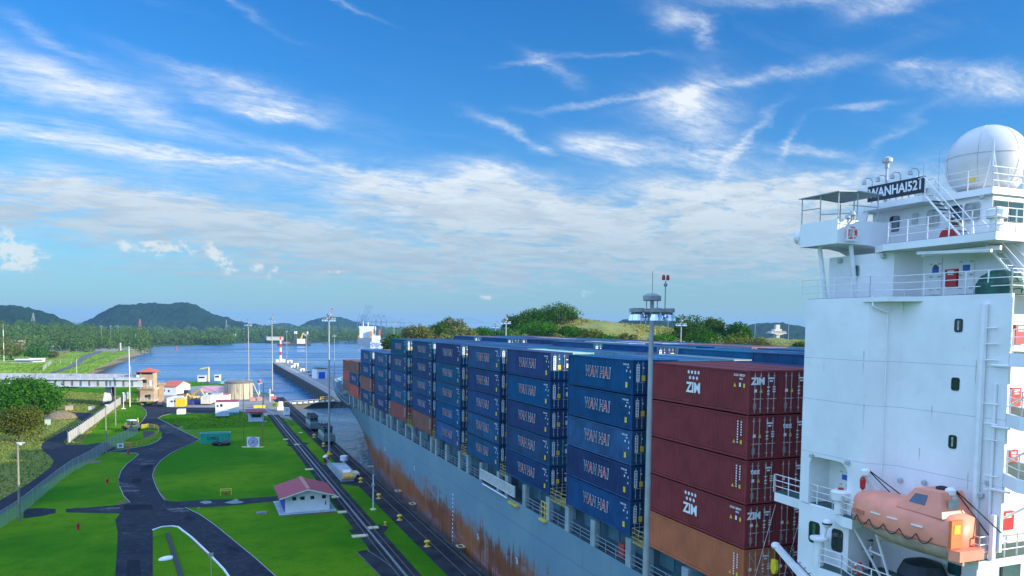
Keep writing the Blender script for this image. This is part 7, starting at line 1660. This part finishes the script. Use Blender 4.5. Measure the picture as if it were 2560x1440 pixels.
for i in range(6): MB().cyl((-.2, 0, 3.2+i*3.9), (-.2, 0, 7.1+i*3.9), 1.15-.08*i, 1.1-.08*i, 6).build('mast_band', BWHITE if i % 2 == 0 else mat('band_red', (.55, .06, .05), .5, .1, 2), t, local=True)
p = gp(716, 903, PZ); t = thing('derrick', 'dark green leaning derrick boom beside the banded crane', 'crane', p); MB().box(-1.5, 1.5, -1, 1.5, 0, 2).build('base', DARKSTEEL, t, local=True); MB().cyl((-1.2, 0, 2), (2.4, 0, 16), .5, .35, 6).build('boom', mat('boom_green', (.16, .20, .12), .6, .2, 1), t, local=True)
for i, (px, py, w, h_, m, lab) in enumerate([(725,908,14,9,CREAM,'yellowish shed nearest the pier tip'), (741,916,12,11,BWHITE,'white shed with a door in the middle of the pier'), (733,919,10,6,BWHITE,'white parked truck body on the pier'), (757,928,11,9,BWHITE,'small white hut left of the pier lamp'), (772,932,14,6,LAMPW,'dark low shed beside the pier lamp'), (748,922,10,5,mat('sage', (.36, .42, .36), .7, .2, 1),'sage green container on the pier'), (777,940,16,5,CREAM,'low cream pallet stack before the warehouse')]):
    p = gp(px, py, PZ); k = kpx(p); t = thing('pier_shed', lab, 'shed', p, radians(10), 'sheds on the pier'); MB().box(-w*k/2, w*k/2, 0, 4, 0, h_*k*.8).build('wall', m, t, local=True); MB().box(-w*k/2-.3, w*k/2+.3, -.3, 4.3, h_*k*.8, h_*k*.8+.3).build('roof', MATS['warehouse_roof'] if i % 2 else LAMPW, t, local=True); MB().box(-.6, .5, -.06, .02, 0, h_*k*.5).build('door', DARKWIN, t, local=True)

# ------------------------------------------------------------------ far ships and harbour
def P3(px, D, z): return at_dist(px, D, z)
p = P3(915, 1750, -17); t = thing('cargo_ship', 'distant white superstructured cargo ship sailing away on the canal', 'ship', p, radians(-14)); k = kpx(p); W = 40*k
FGREY = mat('far_hull_grey', (.12, .17, .22), .6, .1, .1); FWH = mat('far_white', (.75, .76, .74), .6, .05, .1)
MB().prism([(-W/2, 0), (W/2, 0), (W/2, 150), (0, 185), (-W/2, 150)], -1, 15).build('hull', FGREY, t, local=True); MB().box(-W*.42, W*.42, 12, 26, 15, 40).box(-W*.48, W*.48, 14, 22, 36, 41).build('superstructure', FWH, t, local=True)
for x in (-W*.2, W*.1): MB().cyl((x, 18, 41), (x, 18, 52), 1.2, .5, 6).build('mast', FWH, t, local=True)
MB().box(W*.2, W*.38, 5, 11, 15, 30).build('funnel', mat('funnel_orange', (.60, .25, .08), .6, .1, .2), t, local=True); MB().box(-W*.5, -W*.44, 6, 14, 16, 21).build('lifeboat', MATS['funnel_orange'], t, local=True)
MB().box(-W*.44, W*.44, 30, 140, 15, 22).build('deck_cargo', mat('far_cream', (.55, .50, .40), .7, .2, .05), t, local=True)
p = P3(939, 1500, -17); t = thing('white_vessel', 'distant white vessel with mast and red funnel right of the cargo ship', 'ship', p, radians(-14)); k = kpx(p); W = 26*k
MB().prism([(-W/2, 0), (W/2, 0), (W/2+1.5, 60), (0, 80), (-W/2-1.5, 60)], -1, 11).build('hull', FWH, t, local=True); MB().box(-W*.38, W*.38, 8, 40, 11, 24).build('superstructure', FWH, t, local=True); MB().cyl((-1.5, 25, 24), (-1.5, 25, 42), 1.3, .9, 8).build('mast', FWH, t, local=True); MB().box(5, 8, 20, 28, 24, 36).build('funnel', mat('funnel_red', (.55, .12, .08), .6, .1, .2), t, local=True)
p = P3(748, 1650, -17); t = thing('dredger', 'dredger barge with dark spuds and yellow excavator far out on the water', 'barge', p); k = kpx(p)
MB().box(-52*k, 27*k, -6, 10, -1, 4.5).build('hull', mat('barge_dark', (.04, .045, .05), .7, .2, .1), t, local=True); MB().box(-6*k, 14*k, -3, 7, 4.5, 14).build('deckhouse', FWH, t, local=True); MB().box(-44*k, -22*k, -3, 7, 4.5, 8).build('stores', mat('barge_plum', (.20, .12, .20), .7, .3, .1), t, local=True)
for x in (-11, -7, 20): MB().cyl((x*k, 0, 0), (x*k, 0, 30*k), 1.5, n=8).build('spud', BRSH, t, local=True); MB().cyl((x*k, 0, 30*k), (x*k, 0, 36*k), 1.5, n=8).build('spud_top', FWH, t, local=True)
MB().cyl((4*k, 0, 14), (9*k, 0, 26), 1.8, 1.2, 6).cyl((9*k, 0, 26), (16*k, 0, 20), 1.6, 1.0, 6).build('excavator_arm', mat('dredge_yellow', (.70, .42, .05), .6, .1, .2), t, local=True)
CRB = mat('port_crane_blue', (.10, .16, .28), .6, .1, .05)
def gantry(px, D, boom_up, lab):
    p = P3(px, D, -14); t = thing('port_crane', lab, 'crane', p, radians(-8), 'harbour cranes'); s = 1.0; mb = MB()
    for x in (-12, 12):
        for y in (-10, 10): mb.cyl((x, y, 0), (x, y, 62), 1.7, n=4)
        mb.cyl((x, -10, 40), (x, 10, 40), 1.4, n=4)
    for z in (18, 52): mb.cyl((-12, -10, z), (12, -10, z), 1.6, n=4)
    mb.cyl((-12, 0, 62), (0, 0, 92), 1.5, n=4).cyl((12, 0, 62), (0, 0, 92), 1.5, n=4); mb.build('portal', CRB, t, local=True)
    mb = MB()
    if boom_up: mb.cyl((12, 0, 54), (34, 0, 142), 1.9, n=4).cyl((-40, 0, 54), (12, 0, 54), 2.2, n=4)
    else: mb.cyl((-45, 0, 54), (85, 0, 54), 2.3, n=4).cyl((0, 0, 92), (80, 0, 56), .8, n=4).cyl((0, 0, 92), (-42, 0, 56), .8, n=4)
    mb.build('boom', CRB, t, local=True)
for i, (px, up, lab) in enumerate([(899,1,'farthest left harbour crane with raised boom'), (905,1,'second harbour crane with raised boom'), (909,1,'third harbour crane with raised boom'), (914,1,'fourth harbour crane with raised boom, tallest in view'), (934,0,'harbour crane with lowered boom, left of a pair'), (946,0,'harbour crane with lowered boom, middle of the row'), (960,0,'harbour crane with lowered boom, right end of the row'), (1006,0,'lone faint harbour crane right of the others')]): gantry(px, 4200 if i < 7 else 6000, up, lab)
# far bridge arch, faint
p = P3(1165, 6300, -14); t = thing('arch_bridge', 'faint distant arch bridge over the trees', 'bridge', p); mb = MB(); pts = [(-150+300*i/14, 0, 60+38*(1-((i-7)/7)**2)) for i in range(15)]; mb.tube(pts, 2.2, 4); mb.cyl((-260, 0, 60), (260, 0, 60), 2.0, n=4); mb.build('arch', CRB, t, local=True)
mb = MB()
for q in pts[1:-1]: mb.cyl(q, (q[0], 0, 60), .9, n=4)
mb.build('hanger', CRB, t, local=True)
# control tower of the new locks
FCON = mat('far_concrete', (.50, .48, .42), .8, .1, .05)
p = P3(1947, 1750, -6); k = kpx(p); t = thing('control_tower', 'distant concrete control tower with wide crown left of the bridge tower', 'tower', p)
MB().box(-6*k, 4*k, 0, 9, 0, 28*k).build('shaft', FCON, t, local=True); MB().box(-26*k, 22*k, -4, 14, 30*k, 32*k).xprism([(-6*k, 26*k), (4*k, 26*k), (18*k, 30*k), (-20*k, 30*k)], 'y', -3, 12).box(-22*k, 20*k, -2, 12, 32*k, 36*k).box(-12*k, 10*k, 0, 10, 36*k, 41*k).box(-6*k, 6*k, 2, 8, 41*k, 52*k).build('crown', FCON, t, local=True); MB().box(-20*k, 19*k, -2.2, -2.05, 32.6*k, 35*k).build('window_band', DARKWIN, t, local=True)
for i, (px, w, h_, lab) in enumerate([(1905,24,5,'left of the control tower'), (1925,18,7,'just left of the tower foot'), (1975,40,6,'right of the tower foot'), (2000,30,8,'against the white bridge tower')]):
    p = P3(px, 1600, -8); k = kpx(p); t = thing('lock_shed', 'distant white shed %s' % lab, 'shed', p, 0, 'sheds by the control tower'); MB().box(-w*k/2, w*k/2, 0, 10, 0, h_*k).build('wall', FWH, t, local=True); MB().xprism([(-w*k/2-1, h_*k), (w*k/2+1, h_*k), (0, (h_+1.6)*k)], 'y', -1, 11).build('roof', mat('far_blue_roof', (.16, .26, .38), .7, .1, .1), t, local=True)
for i, px in enumerate((1602, 1614, 1670, 1843, 1888, 1972)):
    p = P3(px, 1450, -10); top = (790, 786, 800, 795, 800, 806)[i]; z = height_at(px, top, 1450)+10; t = thing('far_lamp_post', 'thin far lamp post on the horizon, %s from the left right of the grassy hill' % ORD[i+1], 'lamp post', p, 0, 'far lamp posts'); MB().cyl((0, 0, 0), (0, 0, z), .55, .4, 6).build('pole', POLEM, t, local=True); MB().box(-2, 2, -.6, .6, z, z+.8).build('lamp_head', LAMPH, t, local=True)
# antenna masts on the hills
for i, (px, y0, y1, D, w) in enumerate([(319,760,737,3500,1), (332,760,745,3500,.5), (377,758,740,3500,1), (15,764,756,2700,.8), (84,798,782,2300,1), (350,818,797,2600,1.2), (566,822,800,2900,1.0), (840,793,780,4800,.5), (872,798,784,4800,.5)]):
    z0, z1 = height_at(px, y0, D)-6, height_at(px, y1, D); p = P3(px, D, z0); t = thing('antenna_mast', ['tallest lattice mast on the big hill, left one','thin mast between the two on the big hill','right lattice mast on the big hill','short mast on the left hill top','white lattice mast among the woods at the left','red and white lattice mast below the big hill','lattice mast on the right slope of the big hill','left thin mast on the middle hill','right thin mast on the middle hill'][i], 'mast', p, 0, 'antenna masts')
    H_ = z1-z0; b = 4*w; mb = MB()
    for dx, dy in ((-b, -b), (b, -b), (0, b)): mb.cyl((dx, dy, 0), (dx*.15, dy*.15, H_), .5*w, .35*w, 4)
    for q in range(1, 7):
        f = q/7; g = 1-.85*f; mb.cyl((-b*g, -b*g, H_*f), (b*g, -b*g, H_*f), .35*w, n=4); mb.cyl((b*g, -b*g, H_*f), (0, b*g, H_*f), .35*w, n=4); mb.cyl((-b*g, -b*g, H_*f), (b*g*.9, -b*g, H_*(f+.1)), .3*w, n=4)
    mb.build('lattice', mat('mast_red', (.5, .16, .12), .6, .2, .1) if i == 5 else POLEM, t, local=True)

# ------------------------------------------------------------------ far bank: buildings, moorings, masts
TANF = mat('far_tan', (.52, .40, .28), .8, .1, .1, dirt=.15)
def slab_block(name, lab, px0, px1, py, hpx, depth, wallm, roofm, bands=0, rz=0.0, group='buildings on the far bank'):
    p = gp((px0+px1)/2, py, LB); k = kpx(p); W = (px1-px0)*k; Hh = hpx*k; t = thing(name, lab, 'building', p, rz, group); MB().box(-W/2, W/2, 0, depth, 0, Hh).build('wall', wallm, t, local=True); MB().box(-W/2-.5, W/2+.5, -.5, depth+.5, Hh, Hh+.7).build('roof', roofm, t, local=True)
    for i in range(bands): z = Hh*(i+.45)/max(1, bands); MB().box(-W/2+1, W/2-1, -.06, .02, z, z+Hh*.22/bands*1.6).build('window_band', DARKWIN, t, local=True)
slab_block('tan_block', 'tan three storey block at the left beyond the bridge', 35, 56, 879, 26, 14, TANF, TANF, 3); slab_block('long_shed', 'long white low shed right of the tan block', 60, 82, 872, 11, 14, FWH, LAMPW, 1); slab_block('long_shed', 'long tan roofed shed in the middle of the far bank', 80, 132, 868, 9, 18, FWH, TANF, 1)
slab_block('dock_shed', 'white dock shed with a blue roof on the far bank', 131, 152, 867, 8, 14, FWH, mat('roof_blue2', (.05, .09, .25), .6, .1, .2), 1); slab_block('dock_office', 'tiny white office near the three far lamp posts', 252, 269, 866, 6, 10, FWH, LAMPW, 1); slab_block('low_hall', 'low blue and white hall behind the fence beyond the bridge', 41, 76, 907, 7, 9, mat('hall_blue', (.10, .16, .38), .7, .1, .2), FWH, 1); slab_block('low_hall', 'white hall beside the blue one beyond the bridge', 76, 106, 906, 8, 9, FWH, FWH, 1)
slab_block('far_hall', 'pale flat hall on the far shore under the middle hill', 668, 708, 851, 8, 30, mat('hall_sage', (.42, .43, .34), .8, .1, .1), mat('hall_sage2', (.48, .48, .38), .8, .1, .1), 0, 0, 'halls on the far shore'); slab_block('far_hall', 'small white hall at the left of the far shore', 575, 590, 845, 9, 20, FWH, LAMPW, 1, 0, 'halls on the far shore')
p = gp(340, 866, LB); k = kpx(p); t = thing('yellow_crane', 'yellow folded dock crane standing on the far bank', 'crane', p); MB().box(-2.2, 2.2, -2, 2, 0, 4).build('base', YBOX, t, local=True); MB().cyl((-1.5, 0, 4), (0, 0, 30*k), 1.8, .5, 6).cyl((1.8, 0, 4), (.3, 0, 22*k), 1.4, .6, 6).build('boom', YBOX, t, local=True)
t = thing('mooring_post', 'dark and white mooring post at the end of the far bank', 'post', gp(300, 877, LB)); k = kpx(gp(300, 877, LB)); MB().box(-1.6, 0, -1, 1, 0, 18*k).build('dark_half', BRSH, t, local=True); MB().box(0, 1.6, -1, 1, 0, 20*k).build('pale_half', FCON, t, local=True)
for i, (px, py) in enumerate(((334,876),(343,873),(352,871),(364,868))):
    p = gp(px, py, -17); k = kpx(p); t = thing('mooring_dolphin', 'grey mooring dolphin block in the water, %s from the left' % ORD[i+1], 'dolphin', p, 0, 'mooring dolphins'); MB().box(-4*k, 4*k, 0, 8, 1.5, 9*k*.9).build('cap', FCON, t, local=True); MB().box(-3*k, -1*k, 1, 6, -1, 1.5).box(1*k, 3*k, 1, 6, -1, 1.5).build('pile', BRSH, t, local=True)
p = gp(10, 905, LB); k = kpx(p); t = thing('banded_mast', 'tall red and white banded mast at the left edge beyond the bridge', 'mast', p)
for i in range(6): MB().cyl((0, 0, i*16*k), (0, 0, (i+1)*16*k), .32, .3, 6).build('mast_band', mat('faded_band', (.34, .16, .13), .6, .1, 2) if i % 2 else FWH, t, local=True)
for i, (px, py, top) in enumerate(((33,870,848),(52,872,847),(115,868,848),(123,868,849),(151,868,848),(159,868,849),(162,868,848),(173,869,852),(228,866,852),(247,866,848),(240,870,853))):
    p = gp(px, py, LB); t = thing('yard_pole', 'thin pale pole on the far bank, %s from the left' % ORD[i+1], 'pole', p, 0, 'poles on the far bank'); MB().cyl((0, 0, 0), (0, 0, (py-top)*kpx(p)), .45, .3, 6).build('pole', FCON, t, local=True); MB().box(-1, 1, -.3, .3, (py-top)*kpx(p)-.6, (py-top)*kpx(p)).build('lamp_head', LAMPH, t, local=True)
def far_fence(name, lab, pts, h, m):
    t = thing(name, lab, 'fence', gp(*pts[0], LB)); P = [Vector(gp(x, y, LB)) for x, y in pts]; mb = MB()
    for a, b in zip(P[:-1], P[1:]):
        n = max(1, int((b-a).length/9))
        for i in range(n+1): q = a.lerp(b, i/n); mb.cyl(q, q+Vector((0, 0, h)), .16, n=4)
        for f in (.5, 1): mb.cyl(a+Vector((0, 0, h*f)), b+Vector((0, 0, h*f)), .1, n=4)
    mb.build('fence_line', m, t)
far_fence('bank_fence', 'rust brown fence climbing the far bank grass', [(143,902),(160,890),(176,880)], 4.5, mat('rust_fence', (.22, .13, .07), .8, .2, .3)); far_fence('bank_fence', 'thin dark rail fence along the canal edge of the far bank', [(125,936),(190,919),(250,899),(300,880),(322,875)], 1.6, BRSH); far_fence('bank_fence', 'pale fence before the halls beyond the bridge', [(0,911),(60,910),(125,909),(178,910)], 3, FCON); far_fence('bank_fence', 'pale posts fence by the far road', [(108,929),(118,919),(128,912)], 4, FCON)
# bridge of boats: channel buoys
for i, (px, py) in enumerate(((441,874),(613,866))): p = gp(px, py, -17); t = thing('channel_buoy', 'red channel buoy on the open water, %s one' % ('left', 'right')[i], 'buoy', p, 0, 'channel buoys'); MB().lathe((0, 0, -.3), [(1.8, 0), (1.8, 1.2), (.7, 1.6), (.5, 4.2), (.1, 4.8)], 10).build('body', MATS['band_red'], t, local=True); MB().cyl((0, 0, 4.4), (0, 0, 5.4), .35, n=6).build('lamp', YBOX, t, local=True)

# ------------------------------------------------------------------ haze
def build_haze():
    m = bpy.data.materials.new('haze'); m.use_nodes = True; nt = m.node_tree; nt.nodes.clear()
    out = nt.nodes.new('ShaderNodeOutputMaterial'); v = nt.nodes.new('ShaderNodeVolumePrincipled')
    v.inputs['Color'].default_value = (.24, .50, .82, 1); v.inputs['Density'].default_value = 0.7e-4; v.inputs['Anisotropy'].default_value = .0
    nt.links.new(v.outputs[0], out.inputs['Volume'])
    mb = MB().box(-9500, 9500, -400, 14500, -22, 170)
    tag(mb.build('haze', m), kind='stuff')
build_haze()
